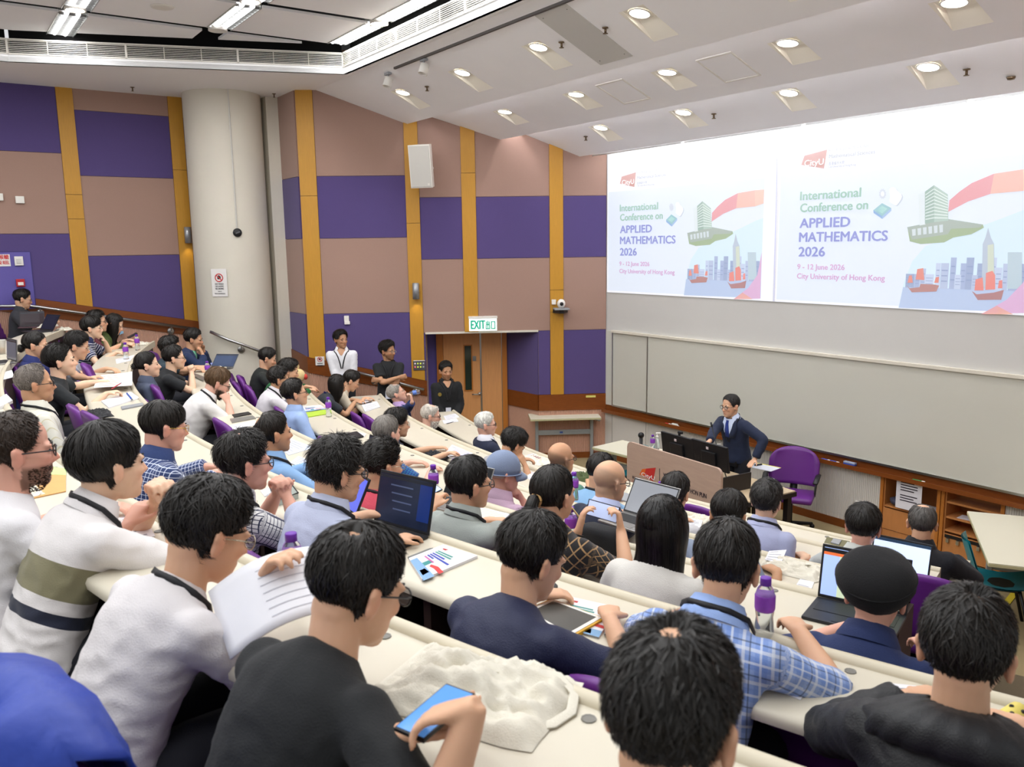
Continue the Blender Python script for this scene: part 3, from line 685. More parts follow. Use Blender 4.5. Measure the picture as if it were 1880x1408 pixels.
def face_rz(p):  # heading from a point to the centre of the rows, as rotation of a +Y facing thing
    d = CC-Vector((p[0], p[1])); return math.atan2(d.y, d.x)-math.pi/2
def chair_px(px, py, k, hz, label, drz=0):
    """empty chair: pixel of the middle of the top edge of its back"""
    q = on_z(px, py, FL[k-1]+hz); rz = face_rz(q)+drz; f = Vector((-math.sin(rz), math.cos(rz), 0))
    return place_chair(Vector((q.x, q.y, FL[k-1]))+f*.28, rz, label)
for px, py, k, hz, lab, drz in (
    (437, 690, 3, .92, 'empty purple chair beside the man in the black T-shirt near the column', 0),
    (452, 708, 3, .92, 'empty purple chair nearer the camera of the two behind the green jumper', 0),
    (397, 770, 4, .92, 'empty purple chair right behind the bearded man in the white shirt', 0),
    (432, 792, 4, .92, 'empty purple chair between bearded man and the man in the light blue shirt', 0),
    (648, 758, 2, .92, 'narrow looking purple chair behind the girl with blue tinted hair', 0),
    (670, 762, 2, .92, 'empty purple chair with black bracket in the second row', 0),
    (842, 850, 2, .90, 'empty purple chair between the writing man and the man in the cap', 0),
    (592, 804, 3, .92, 'empty purple chair in front of the man with spiky black hair', 0),
    (1280, 930, 1, .92, 'empty purple chair facing the right end of the lectern panel', 0),
    (1706, 1066, 2, .90, 'empty purple chair at the aisle end of the second row desk', 0),
    (280, 708, 4, .92, 'purple chair between bun haired man and bearded man in white', 0),
    (156, 757, 5, .92, 'small looking purple chair in front of the spiky black hair at left', .1),
    (128, 745, 5, .92, 'purple chair right of the man in the cream striped shirt', 0),
    (28, 705, 5, .92, 'purple chair behind the seated grey haired man in cream stripes', 0),
    (152, 672, 5, .9, 'purple chair beside the man reading papers at the left', 0),
    (508, 752, 3, .90, 'purple chair between the green jumper and the white shirt with lanyard', 0),
    ): chair_px(px, py, k, hz, lab, drz)
# ================================================================== lectern
m_lwood = mat('lectern_laminate', '#b79c8b', .45, nscale=5, namt=.12, stretch=(1, 1, 7))
m_ldark = mat('lectern_dark', '#231d1c', .5)
m_ltop = mat('lectern_top', '#bda98a', .45, nscale=6, namt=.08)
pz1 = 1.12
L0 = on_z(1155, 809, pz1); L1 = on_z(1328, 861, pz1); dL = (L1-L0).xy; LW = dL.length; dL.normalize(); nL = Vector((dL.y, -dL.x))
if nL.dot(Vector((0, -1))) < 0: nL = -nL
PL = (L0.xy, dL, nL)
lt = thing('lectern', 'wide wood fronted lectern with dark sides and equipment', 'lectern')
g = G(); m2 = frame3(pt_pl(PL, 0, 0, 0), (dL.x, dL.y, 0), (0, 0, 1))
rc = .07; poly = [(0, .05), (LW, .05), (LW, pz1-rc)]+[(LW-rc+rc*math.cos(R(a)), pz1-rc+rc*math.sin(R(a))) for a in (15, 35, 55, 75, 90)]+[(rc+rc*math.cos(R(a)), pz1-rc+rc*math.sin(R(a))) for a in (90, 110, 130, 150, 180)]
pp = [pt_pl(PL, a, .03, b) for a, b in poly]; g.prism(pp, -Vector((nL.x, nL.y, 0))*.03); fp = g.build('front_panel', m_lwood, lt, fixn=True)
tk = mat('text_dark', '#2b2430', .6); tr = mat('text_red', '#b5302c', .6); tw = mat('text_white', '#f4f2f0', .6)
def lec_text(s, x, y, h, m, x2=None, bold=.01, k=.033):
    # text baseline through two pixels on the panel
    q = on_plane(x, y, pt_pl(PL, 0, k, 0).xy, dL); wd = None
    if x2: wd = (on_plane(x2, y, pt_pl(PL, 0, k, 0).xy, dL).xy-q.xy).length
    mm = frame3(q, (dL.x, dL.y, 0), (0, 0, 1)); return text_on(s, 'lettering', m, mm, h, fp, wd, 0, fat=.03)
lec_text('YEUNG LT-18', 1217, 876, .055, tk, 1264); lec_text('MR PANG LIN HON PUN', 1217, 890, .05, tk, 1297) if False else None
lec_text('MR', 1217, 889, .05, tk, 1226); lec_text('HON PUN', 1267, 905, .052, tk, 1297); lec_text('T', 1218, 899, .05, tk, 1222)
lec_text('香港城市大學', 1160.5, 877.5, .026, tk, 1184); lec_text('City University of Hong Kong', 1160.5, 884, .022, tr, 1200)
g = G(); a = on_plane(1211, 860, pt_pl(PL, 0, .031, 0).xy, dL); b = on_plane(1211, 892, pt_pl(PL, 0, .031, 0).xy, dL); g.hexa(*[[Vector((q.x+dL.x*u+nL.x*v, q.y+dL.y*u+nL.y*v, q.z)) for u, v in ((-.004, 0), (.004, 0), (.004, .002), (-.004, .002))] for q in (b, a)]); g.build('divider_line', tk, fp)
def px_poly(pts, pl, k, name, m, parent, th=.0012):
    o, d, n = pl; base = Vector((o.x+n.x*k, o.y+n.y*k)); q = [on_plane(x, y, base, d) for x, y in pts]
    g = G(); g.prism(q, Vector((n.x, n.y, 0))*th); return g.build(name, m, parent, fixn=True)
px_poly([(1174, 871), (1179, 861), (1204, 858.5), (1199, 883)], PL, .031, 'logo_shield', mat('logo_red', '#c5332f', .5), fp)
px_poly([(1174, 871), (1179, 861), (1186, 860.3), (1182, 875)], PL, .0325, 'logo_corner', mat('logo_orange', '#dd6a2f', .5), fp, .0008)
lec_text('CityU', 1177.5, 873, .045, tw, 1202, .012, .036)
# body of the lectern desk behind the panel
dep = .75; bx = lambda s0, s1, k0, k1, z0, z1: [[pt_pl(PL, s, k, z0) for s, k in ((s0, k0), (s1, k0), (s1, k1), (s0, k1))], [pt_pl(PL, s, k, z1) for s, k in ((s0, k0), (s1, k0), (s1, k1), (s0, k1))]]
zt = .84
g = G(); g.hexa(*bx(.02, LW-.02, 0, -.45, .05, .78)); g.build('carcass', m_ldark, lt)
g = G(); g.hexa(*bx(LW-.02, LW+.0, .0, -.42, .62, 1.02)); g.build('side_wing', m_ldark, lt)
g = G(); g.hexa(*bx(.0, LW+.34, 0-.05, -dep, zt-.06, zt-.012)); g.build('desk_edge', m_ldark, lt)
g = G(); g.hexa(*bx(.01, LW+.33, 0-.05, -dep+.01, zt-.012, zt)); g.build('desk_top', m_ltop, lt)
for s, k in ((LW+.28, -.2), (LW+.28, -.68), (LW-.1, -.68)):
    g = G(); g.hexa(*bx(s-.03, s+.03, k-.03, k+.03, 0, zt-.06)); g.build('leg', m_ldark, lt)
def lec_pt(s, k, z): return pt_pl(PL, s, k, z)
def px_lec(x, y, z): q = on_z(x, y, z); v = q.xy-PL[0]; return v.dot(dL), v.dot(nL)
# monitors
m_mon = mat('monitor_black', '#17181b', .4)
def monitor(x0, y0, x1, y1, ybot, label):
    # back of a monitor: top-left / top-right pixels
    k = -.28; base = lec_pt(0, k, 0).xy; a = on_plane(x0, y0, base, dL); b = on_plane(x1, y1, base, dL); w = (b-a).xy.length; zt_ = (a.z+b.z)/2; h = .30
    c = (a.xy+b.xy)/2; t = thing('monitor', label, 'monitor', (c.x, c.y, 0), math.atan2(dL.y, dL.x), 'monitors on the lectern')
    tilt = Matrix.Rotation(R(8), 3, 'X'); cz = zt_-h/2
    g = G(); g.box((0, 0, cz), (w, .03, h), rot=tilt, bev=.006); g.build('housing', m_mon, t)
    g = G(); g.box(Vector((0, 0, cz))+tilt @ Vector((0, -.025, -.02)), (w*.4, .03, h*.5), rot=tilt, bev=.01); g.build('back_bulge', m_mon, t)
    g = G(); g.box(Vector((0, 0, cz))+tilt @ Vector((0, .016, 0)), (w-.02, .002, h-.02), rot=tilt); g.build('display', mat('display_glow', '#20242c', .2, emit='#9fb6d8', estr=.8), t)
    g = G(); g.tube([(0, .0, cz), (0, .04, zt+.01)], .02, 8); g.box((0, .05, zt+.006), (.2, .16, .012), bev=.003); g.build('stand', m_mon, t)
    g = G(); g.box(Vector((-.02, 0, cz))+tilt @ Vector((0, -.018, h*.3)), (.035, .004, .03), rot=tilt); g.build('sticker', mat('sticker_white', '#d8c9c9', .5), t)
    return t, cz
monitor(1217, 791, 1276, 806, 850, 'left black monitor on the lectern with webcam on top')
monitor(1273, 805, 1338, 820, 870, 'right black monitor on the lectern facing the speaker')
q = on_plane(1249, 797, lec_pt(0, -.28, 0).xy, dL); t = thing('webcam', 'small black webcam clipped on top of the left monitor', 'webcam', tuple(q), math.atan2(dL.y, dL.x)); g = G(); g.box((0, 0, .018), (.07, .03, .028), bev=.008); g.build('body', m_black, t); g = G(); g.box((0, -.015, -.005), (.03, .012, .05)); g.build('clip', m_black, t)
# microphone ball, soap pump, gooseneck mic, phone, mouse, folder on the lectern
q = on_plane(1177, 799, lec_pt(0, -.25, 0).xy, dL); t = thing('microphone', 'black ball microphone standing behind the left end of the lectern', 'microphone', (q.x, q.y, zt)); g = G(); g.ell((0, 0, q.z-zt), (.038, .038, .038), 16, 10); g.build('windscreen', m_black, t, True); g = G(); g.lathe([(.05, 0), (.05, .015), (.02, .02), (.022, q.z-zt-.02), (0, q.z-zt)], n=14); g.build('body', m_black, t, True)
q = on_z(1206, 822, zt+.02); t = thing('pump_bottle', 'clear hand gel pump bottle beside the left monitor', 'bottle', (q.x, q.y, zt)); mg = mat('clear_plastic', '#dfe6e8', .08, trans=.85, ior=1.4, alpha=1)
g = G(); g.lathe([(.032, 0), (.034, .01), (.034, .12), (.018, .15), (.016, .16), (0, .16)], n=16); g.build('bottle', mg, t, True); g = G(); g.lathe([(.018, .155), (.018, .175), (.006, .18), (.006, .21), (0, .21)], n=12); g.box((.02, 0, .215), (.07, .022, .014), bev=.004); g.build('pump', m_plastic, t, True)
q = on_z(1317, 842, zt+.02); t = thing('pump_bottle', 'small clear pump bottle in front of the right monitor', 'bottle', (q.x, q.y, zt)); g = G(); g.lathe([(.028, 0), (.03, .01), (.03, .11), (.014, .14), (0, .14)], n=14); g.build('bottle', mg, t, True); g = G(); g.lathe([(.014, .14), (.014, .16), (.005, .165), (.005, .2), (0, .2)], n=10); g.box((.015, 0, .2), (.05, .018, .012)); g.build('pump', m_plastic, t)
g = G(); a = lec_pt(LW*.78, -.42, zt); b = on_plane(1307, 783, lec_pt(0, -.5, 0).xy, dL); mid = (a+b)/2+Vector((-.02, 0, .03)); t = thing('gooseneck_microphone', 'thin gooseneck microphone reaching up to the speaker', 'microphone', tuple(a)); g.tube([Vector((0, 0, 0)), mid-a, b-a], .006, 6); g.build('stem', m_black, t, True); g = G(); d = (b-mid).normalized(); g.tube([b-a, b-a+d*.05], .012, 8); g.build('capsule', m_black, t, True); g = G(); g.lathe([(.05, 0), (.05, .02), (0, .025)], n=14); g.build('base', m_black, t)
q = on_z(1402, 858, zt); g = G(); mp_ = Matrix.Rotation(math.atan2(dL.y, dL.x)+.2, 4, 'Z'); t = thing('programme_sheet', 'printed programme sheet with yellow edge on the lectern desk', 'paper', tuple(q), math.atan2(dL.y, dL.x)+.2); g.box((0, 0, .002), (.32, .22, .003)); g.build('sheet', mat('paper_print', '#dfe3ee', .7, nscale=40, namt=.12), t); g = G(); g.box((0, .11, .0025), (.32, .02, .004)); g.build('edge', mat('paper_yellow', '#e3d84a', .7), t)
q = on_z(1392, 855, zt); t = thing('remote_control', 'small black presenter remote lying on the programme sheet', 'remote', (q.x, q.y, zt+.005), .4); g = G(); g.box((0, 0, .008), (.10, .03, .016), bev=.006); g.build('body', m_black, t); g = G(); g.box((.02, 0, .0165), (.02, .016, .003)); g.build('button', m_grey, t)
q = on_z(1352, 853, zt); t = thing('telephone', 'black desk telephone on the lectern beside the right monitor', 'telephone', (q.x, q.y, zt), math.atan2(dL.y, dL.x)); g = G(); g.hexa([(-.09, -.1, 0), (.09, -.1, 0), (.09, .1, 0), (-.09, .1, 0)], [(-.09, -.1, .07), (.09, -.1, .07), (.09, .1, .02), (-.09, .1, .02)]); g.build('base', m_black, t); g = G(); g.tube([(-.06, -.09, .09), (-.06, -.04, .085), (-.06, .05, .06), (-.06, .1, .045)], [.024, .014, .014, .024], 8); g.build('handset', m_black, t, True)
# speaker's purple swivel chair
ch = on_z(1436, 838, .93); t = thing('swivel_chair', 'purple swivel chair with black armrests behind the lectern', 'chair', (ch.x+.12, ch.y+.0, 0), math.atan2(-UU.y, -UU.x)-math.pi/2+.5)
for o in chair0.children:
    if o.name.startswith(('backrest', 'seat', 'back_bracket')): c2 = o.copy(); COL.objects.link(c2); c2.parent = t; c2.scale = (1.25, 1.05, 1.06)
for s in (-1, 1):
    g = G(); g.tube([(s*.29, -.2, .68), (s*.3, .0, .70), (s*.29, .16, .66)], [(.03, .012)]*3, 8, fx=(1, 0, 0)); g.tube([(s*.29, -.02, .69), (s*.27, -.02, .46), (s*.1, 0, .42)], .014, 8); g.build('armrest', m_black, t, True)
g = G(); g.tube([(0, 0, .4), (0, 0, .08)], .03, 10); g.build('gas_lift', m_black, t, True)
for i in range(5):
    a = 2*math.pi*i/5; g = G(); g.tube([(0, 0, .1), (.3*math.cos(a), .3*math.sin(a), .07)], [.03, .018], 8); g.ell((.3*math.cos(a), .3*math.sin(a), .035), (.03, .03, .035), 10, 6); g.build('foot', m_black, t, True)
# ================================================================== front tables and teal chairs
m_ttop = mat('table_top_ivory', '#d6d3bf', .4); m_tedge = mat('table_edge', '#b9b58f', .5); m_tleg = mat('table_leg_grey', '#9aa0a3', .4, metal=.3)
def table(c, w, d, h, rz, label, crank=False, flip=False):
    t = thing('folding_table', label, 'table', (c[0], c[1], 0), rz)
    g = G(); g.box((0, 0, h-.004), (w, d, .008), bev=.003); g.build('top', m_ttop, t)
    g = G(); g.box((0, 0, h-.022), (w+.004, d+.004, .028), bev=.004); g.build('edging', m_tedge, t)
    for s in (-1, 1):
        g = G(); g.box((s*(w/2-.12), 0, h/2-.02), (.05, .07, h-.06), bev=.01); g.build('leg', m_tleg, t)
        g = G(); g.box((s*(w/2-.12), 0, .025), (.055, d*.85, .045), bev=.012); g.build('foot', m_tleg, t)
    g = G(); g.box((0, 0, h*.62), (w-.28, .03, .08), bev=.005); g.build('cross_beam', m_tleg, t)
    g = G(); g.tube([(-w/2+.12, 0, h-.06), (w/2-.12, 0, h-.06)], .018, 8); g.build('rail', m_tleg, t)
    if crank:
        g = G(); g.tube([(w/2-.14, .0, h-.06), (w/2+.02, -.02, h-.1)], .012, 8); g.build('crank', m_tleg, t)
        g = G(); g.box((-.05, -.017, h*.62), (.05, .003, .03)); g.build('sticker', mat('sticker_blue', '#35539a', .5), t)
    return t
fR = onC(1088, 853); tb = on_z(1088, 851, 0); tl = on_z(984, 848, 0)
c0 = on_z(1037, 846, 0); table((c0.x, c0.y+.12), 1.14, .46, .73, R(3.5), 'grey legged height adjustable table standing against the left wall', True)
a = on_z(1085, 821, .74); b = on_z(1142, 808, .74); c_ = on_z(1098, 841, .74); e = (b-a).xy; 
d1 = (b-a).xy.normalized(); tW = 1.2; tD = .6; d2 = Vector((d1.y, -d1.x)); cen = a.xy+d1*.3+d2*.6
t = table((cen.x+.02, cen.y+.02), 1.2, .6, .74, math.atan2(d2.y, d2.x), 'white topped table turned cornerwise just left of the lectern')
a = on_z(1776, 938, .74); b = on_z(1815, 1033, .74); d1 = (a-b).xy; Wt = d1.length; d1.normalize(); d2 = Vector((d1.y, -d1.x)); cen = (a.xy+b.xy)/2+d2*.75
table((cen.x, cen.y), 1.5, Wt, .74, math.atan2(d2.y, d2.x), 'ivory topped table at the right edge of the front floor')
m_teal = mat('teal_plastic', '#0f7d8c', .4, nscale=8, namt=.04)
def teal_chair(pos, rz, label):
    t = thing('shell_chair', label, 'chair', pos, rz, 'teal plastic shell chairs')
    rows = []
    for i in range(15):
        v = i/14
        if v < .45: y = .22-.42*(v/.45); z = .45-.03*math.sin(v/.45*math.pi)
        else:
            q = (v-.45)/.55; y = -.20-.12*q; z = .45+.03*q*0+.38*q
        if .38 < v < .55: z += .0; y -= .02
        w = .22*(1-.3*max(0, (v-.7)/.3)**2)
        rows.append([Vector((w*u, y+(.04*u*u if v > .5 else 0), z+(.03*u*u if v < .45 else 0))) for u in (-1, -.7, -.35, 0, .35, .7, 1)])
    g = G(); g.grid(rows); g.grid([[p+Vector((0, -.012, -.012)) for p in r] for r in rows[::-1]]); g.build('shell', m_teal, t, True)
    for sx in (-1, 1):
        for sy in (-1, 1):
            g = G(); g.tube([(sx*.17, sy*.13, .43), (sx*.22, sy*.24, 0)], .014, 8); g.build('leg', m_black, t, True)
    g = G(); g.box((0, 0, .42), (.34, .26, .02)); g.build('under_frame', m_black, t)
    return t
q = on_z(1779, 984, .83); teal_chair((q.x+d2.x*.27, q.y+d2.y*.27, 0), math.atan2(d2.y, d2.x)-math.pi/2, 'teal plastic shell chair tucked beside the right hand table')
q = lec_pt(.12, -.55, 0); teal_chair((q.x, q.y, 0), math.atan2(nL.y, nL.x)-math.pi/2+.3, 'teal plastic shell chair behind the microphone end of the lectern')
q = on_z(1146, 872, .5); teal_chair((q.x+.05, q.y+.1, 0), R(120), 'teal plastic shell chair between white table and lectern panel')
# ================================================================== built in cabinet under the whiteboard
m_cab = mat('cabinet_timber', '#b97c47', .45, nscale=10, namt=.12, stretch=(4, 4, .5)); m_cabf = mat('cabinet_frame', '#b06d2c', .4, nscale=10, namt=.12, stretch=(4, 4, .5))
cm = sF(1730, 893); H1 = .79
def cab(s0, s1, label, shelves, door):
    t = thing('cabinet', label, 'cabinet'); W = lambda a, b, k0, k1, z0, z1: (lambda g: wall_quad(g, PF, a, b, z0, z1, k1, -k0))(G())
    g = G()
    for a, b, z0, z1 in ((s0, s0+.035, 0, H1), (s1-.035, s1, 0, H1), (s0, s1, H1-.035, H1)): wall_quad(g, PF, a, b, z0, z1, .025, .3)
    g.build('face_frame', m_cabf, t)
    g = G(); wall_quad(g, PF, s0+.035, s1-.035, 0, H1-.03, -.33, .36); wall_quad(g, PF, s0+.035, s0+.05, .02, H1-.03, 0, .34); wall_quad(g, PF, s1-.05, s1-.035, .02, H1-.03, 0, .34); g.build('body', m_cab, t)
    for z in shelves: g = G(); wall_quad(g, PF, s0+.04, s1-.04, z, z+.022, -.005, .33); g.build('shelf', m_cab, t)
    if door:
        g = G(); wall_quad(g, PF, s0+.04, s1-.04, .14, door, .012); o = g.build('door', m_cab, t); g = G(); q = pt_pl(PF, s0+.5, .014, door-.05); g.ell(q, (.012, .012, .012), 8, 6); g.build('lock', m_black, o)
        g = G(); wall_quad(g, PF, s0+.04, s1-.04, .02, .13, .004); g.build('plinth', m_cab, t)
    else:
        g = G(); wall_quad(g, PF, s0+.04, s1-.04, .02, .28, .008); o = g.build('door', m_cab, t)
        g = G(); wall_quad(g, PF, s0+.06, s1-.18, .235, .27, .014); sl = g.build('key_strip', m_black, o)
        for i in range(4): g = G(); q = pt_pl(PF, s0+.1+.11*i, .02, .21); g.box(q, (.03, .03, .045), rz=math.atan2(VV.y, VV.x)); g.build('key', m_steel, o)
    return t
cab(cs0, cm, 'built in timber cabinet with open niche above a locked door', [.40], .39)
cab(cm+.01, cs1, 'built in timber shelf unit with keys hanging on a black strip', [.30, .45, .62], 0)
g = G(); s0, s1 = sF(1651, 873), sF(1698, 882); a = pt_pl(PF, s0, .04, .795); wall_quad(g, PF, s0, s1, .44, .80, .045, -.04); t = thing('notice_sheet', 'white printed notice hanging from the tray in front of the cabinet', 'notice'); g.build('sheet', mat('paper_white', '#dcdbe2', .8), t)
for i in range(8):
    if i == 4: continue
    g = G(); wall_quad(g, PF, s0+.05, s1-(.05 if i % 3 else .09), .745-i*.03, .757-i*.03, .0465, -.045); g.build('text_line', tk, t)
g = G(); wall_quad(g, PF, s1-.1, s1-.05, .47, .485, .0465, -.045); g.build('logo_mark', tr, t)
q = pt_pl(PF, cs0+.2, -.1, .43); g = G(); g.ell((0, 0, .05), (.13, .1, .06), 14, 8)
for v in range(len(g.v)):
    p = Vector(g.v[v]); g.v[v] = tuple(p*(1+.18*noise.noise(p*18)))
o = g.build('cloth_bundle', mat('plaid_bundle', '#3a3a4c', .9, nscale=45, namt=.8), None, True); o.location = q; tag(o, 'crumpled dark plaid cloth bundle in the cabinet niche', 'cloth')
q = pt_pl(PF, cm-.2, -.12, .422); t = thing('paper_stack', 'stack of white papers in the niche of the left cabinet', 'paper', tuple(q), math.atan2(VV.y, VV.x)); g = G(); g.box((0, 0, .02), (.28, .2, .04)); g.build('stack', mat('paper_cream', '#e0d7c4', .8), t); g = G(); g.box((.01, 0, .045), (.29, .2, .008)); g.build('top_sheet', mat('paper_white'), t)
q = pt_pl(PF, cm+.27, -.1, .474); t = thing('paper_sheet', 'printed sheet lying on the middle shelf of the right cabinet', 'paper', tuple(q), math.atan2(VV.y, VV.x)+.1); g = G(); g.box((0, 0, .002), (.21, .15, .003)); g.build('sheet', MATS['paper_white'], t)
# outlets on the ribbed wall, tray items
def outlet(px, py, pl, fn, label, w=.146, h=.086):
    q = fn(px, py); o, d, n = pl; t = thing('wall_socket', label, 'socket', tuple(q+Vector((n.x, n.y, 0))*.014), math.atan2(d.y, d.x)); g = G(); g.box((0, 0, 0), (w, .02, h), bev=.004); g.build('plate', m_plastic, t); g = G()
    sgn = -1 if Vector((-d.y, d.x)).dot(n) < 0 else 1
    for x in (-.035, .035): g.box((x, sgn*.011, -.008), (.03, .002, .02)); g.box((x, sgn*.011, .025), (.02, .004, .012))
    g.build('pins', mat('socket_dark', '#6d6a64', .6), t); return t
outlet(1582, 927, PF, onF, 'white double wall socket low on the ribbed front wall')
outlet(1645, 881, PF, onF, 'white socket inside the dark top corner of the cabinet niche', .09, .05) if False else None
for s, col, w, lab in ((sF(1520, 838), '#2b4fb0', .09, 'blue marker pen lying on the tray, left of two'), (sF(1536, 842), '#2b4fb0', .09, 'blue marker pen lying on the tray, right of two'), (sF(1230, 781), '#c62f2f', .08, 'red marker pen on the tray left of the speaker'), (sF(1244, 784), '#dfe2d8', .1, 'pale board eraser on the tray left of the speaker'), (sF(1690, 878), '#2f8a4a', .11, 'green and red marker pen above the white notice')):
    q = pt_pl(PF, s, .06, .812); t = thing('marker_pen' if w < .095 or w > .1 else 'board_eraser', lab, 'pen', tuple(q), math.atan2(VV.y, VV.x)); g = G()
    if w == .1: g.box((0, 0, .012), (w, .045, .03), bev=.004)
    else: g.tube([(-w/2, 0, 0), (w/2, 0, 0)], .011, 8)
    g.build('body', mat('marker_'+col[1:], col, .4), t, True); g = G(); g.tube([(w/2-.004, 0, .0), (w/2+.03, 0, 0)], .0115, 8); g.build('cap', m_plastic, t, True)
q = pt_pl(PF, sF(1566, 847), .06, .815); t = thing('board_eraser', 'blue felt board eraser on the tray right of the speaker', 'eraser', tuple(q), math.atan2(VV.y, VV.x)); g = G(); g.box((0, 0, .012), (.15, .05, .02), bev=.004); g.build('felt', mat('marker_2b4fb0'), t); g = G(); g.box((0, 0, .03), (.15, .05, .018), bev=.004); g.build('grip', mat('eraser_dark', '#9aa4b8', .5), t)
# ================================================================== people
TMP = bpy.data.scenes.new('tmp')
def remesh(g, vox, it=4, fac=.5):
    me = g.mesh('tmp'); o = bpy.data.objects.new('tmp', me); TMP.collection.objects.link(o)
    m = o.modifiers.new('r', 'REMESH'); m.mode = 'VOXEL'; m.voxel_size = vox; m.use_smooth_shade = True
    if it: s = o.modifiers.new('s', 'SMOOTH'); s.iterations = it; s.factor = fac
    vl = TMP.view_layers[0]; vl.update(); dg = vl.depsgraph
    out = bpy.data.meshes.new_from_object(o.evaluated_get(dg), depsgraph=dg)
    bpy.data.objects.remove(o); bpy.data.meshes.remove(me); return out
def coords(me):
    a = np.empty(len(me.vertices)*3, np.float32); me.vertices.foreach_get('co', a); return a.reshape(-1, 3)
def normals(me):
    a = np.empty(len(me.vertices)*3, np.float32); me.vertices.foreach_get('normal', a); return a.reshape(-1, 3)
def set_col(me, col):
    at = me.color_attributes.new('Col', 'FLOAT_COLOR', 'POINT'); c = np.ones((len(me.vertices), 4), np.float32); c[:, :3] = col; at.data.foreach_set('color', c.ravel())
# head in its own frame: origin between the ears, +Y face, +Z up
SKULL = [((0, -.012, .034), (.0735, .094, .082)), ((0, .022, -.02), (.066, .070, .085))]
def ell_exit(d, c, r):
    c = np.array(c)/np.array(r); dd = d/np.array(r); A = (dd*dd).sum(-1); B = -(dd*c).sum(-1)*2; C = (c*c).sum()-1
    D = B*B-4*A*C; t = np.where(D > 0, (-B+np.sqrt(np.maximum(D, 0)))/(2*A), 0); return t
def skull_r(d): return np.maximum(ell_exit(d, *SKULL[0]), ell_exit(d, *SKULL[1])*.985)
def head_geo(g, M, jaw=1.0, nose=1.0, face=True):
    R3 = M.to_3x3(); X = lambda p: M @ Vector(p)
    g.ell(X(SKULL[0][0]), SKULL[0][1], 20, 14, R3); g.ell(X(SKULL[1][0]), SKULL[1][1], 20, 14, R3)
    g.ell(X((0, .040, -.062)), (.053*jaw, .050, .052), 16, 10, R3)      # lower face
    g.ell(X((0, .064, -.093)), (.030*jaw, .026, .024), 12, 8, R3)       # chin
    g.ell(X((0, -.044, -.044)), (.050, .040, .050), 14, 10, R3)        # nape
    for s in (-1, 1):
        g.ell(X((s*.033, .058, -.024)), (.026, .028, .024), 12, 8, R3)  # cheek
        g.ell(X((s*.026, .074, .016)), (.028, .016, .010), 12, 8, R3)   # brow
        g.ell(X((s*.077, -.010, -.014)), (.010, .019, .032), 10, 8, R3 @ Matrix.Rotation(s*.35, 3, 'Z') @ Matrix.Rotation(-.2, 3, 'X'))   # ear
        g.ell(X((s*.083, -.019, .004)), (.008, .014, .018), 10, 8, R3 @ Matrix.Rotation(s*.5, 3, 'Z'))
    if face:
        g.tube([X((0, .080, .010)), X((0, .096, -.012)), X((0, .107*nose**.3, -.030)), X((0, .090, -.040))], [.007, .009, .0125, .010], 10)
        for s in (-1, 1): g.ell(X((s*.011, .092, -.033)), (.009, .011, .008), 8, 6, R3)
        g.ell(X((0, .086, -.060)), (.021, .011, .006), 10, 6, R3); g.ell(X((0, .084, -.069)), (.018, .010, .006), 10, 6, R3)
def skin_cols(me, Mi, base, stub, beard, lips=True):
    p = coords(me); h = np.c_[p, np.ones(len(p))] @ np.array(Mi).T; h = h[:, :3]
    base = np.array(base); c = np.tile(base, (len(p), 1))
    def blend(w, col): c[:] = c*(1-w[:, None])+np.array(col)*w[:, None]
    near = (np.linalg.norm(h, axis=1) < .14)
    red = np.array([base[0]*1.03, base[1]*.72, base[2]*.68])
    g = lambda q, s: np.exp(-(((h-np.array(q))/np.array(s))**2).sum(1))*near
    blend(.55*g((0, .105, -.03), (.02, .03, .016)), red)
    for s in (-1, 1):
        blend(.45*g((s*.042, .07, -.03), (.022, .03, .022)), red); blend(.6*g((s*.08, -.01, -.01), (.015, .02, .035)), red)
        blend(.35*g((s*.03, .08, .0), (.018, .02, .009)), base*.6)
    blend(.8*g((0, .095, -.065), (.021, .02, .009)), np.array([base[0]*.85, base[1]*.5, base[2]*.5]))
    if stub:
        w = np.clip((stub[2]-h[:, 2]-.45*h[:, 1])/.03, 0, 1)*np.clip((.035-h[:, 1])/.03, 0, 1)*np.clip((h[:, 2]+.085)/.03, 0, 1)*near; blend(w*stub[1], stub[0])
    if beard:
        w = ((h[:, 2] < -.038) & (h[:, 1] > .0) & near & (h[:, 2] > -.118) & (np.linalg.norm(h-np.array((0, .02, -.05)), axis=1) < .088)).astype(float)*np.clip((-.038-h[:, 2])/.015, 0, 1)
        blend(w*beard[1], beard[0])
    c = np.clip(c, 0, 1)
    set_col(me, c)
def hairline(az, st):
    """polar angle (deg from the crown axis) of the hair edge, az=0 at the face, 180 at the nape"""
    a = abs((az+180) % 360-180)
    key = st.get('line', [(0, 52), (35, 58), (55, 72), (68, 86), (78, 84), (98, 86), (112, 112), (135, 128), (155, 134), (180, 136)])
    return np.interp(a, [k for k, _ in key], [v for _, v in key])
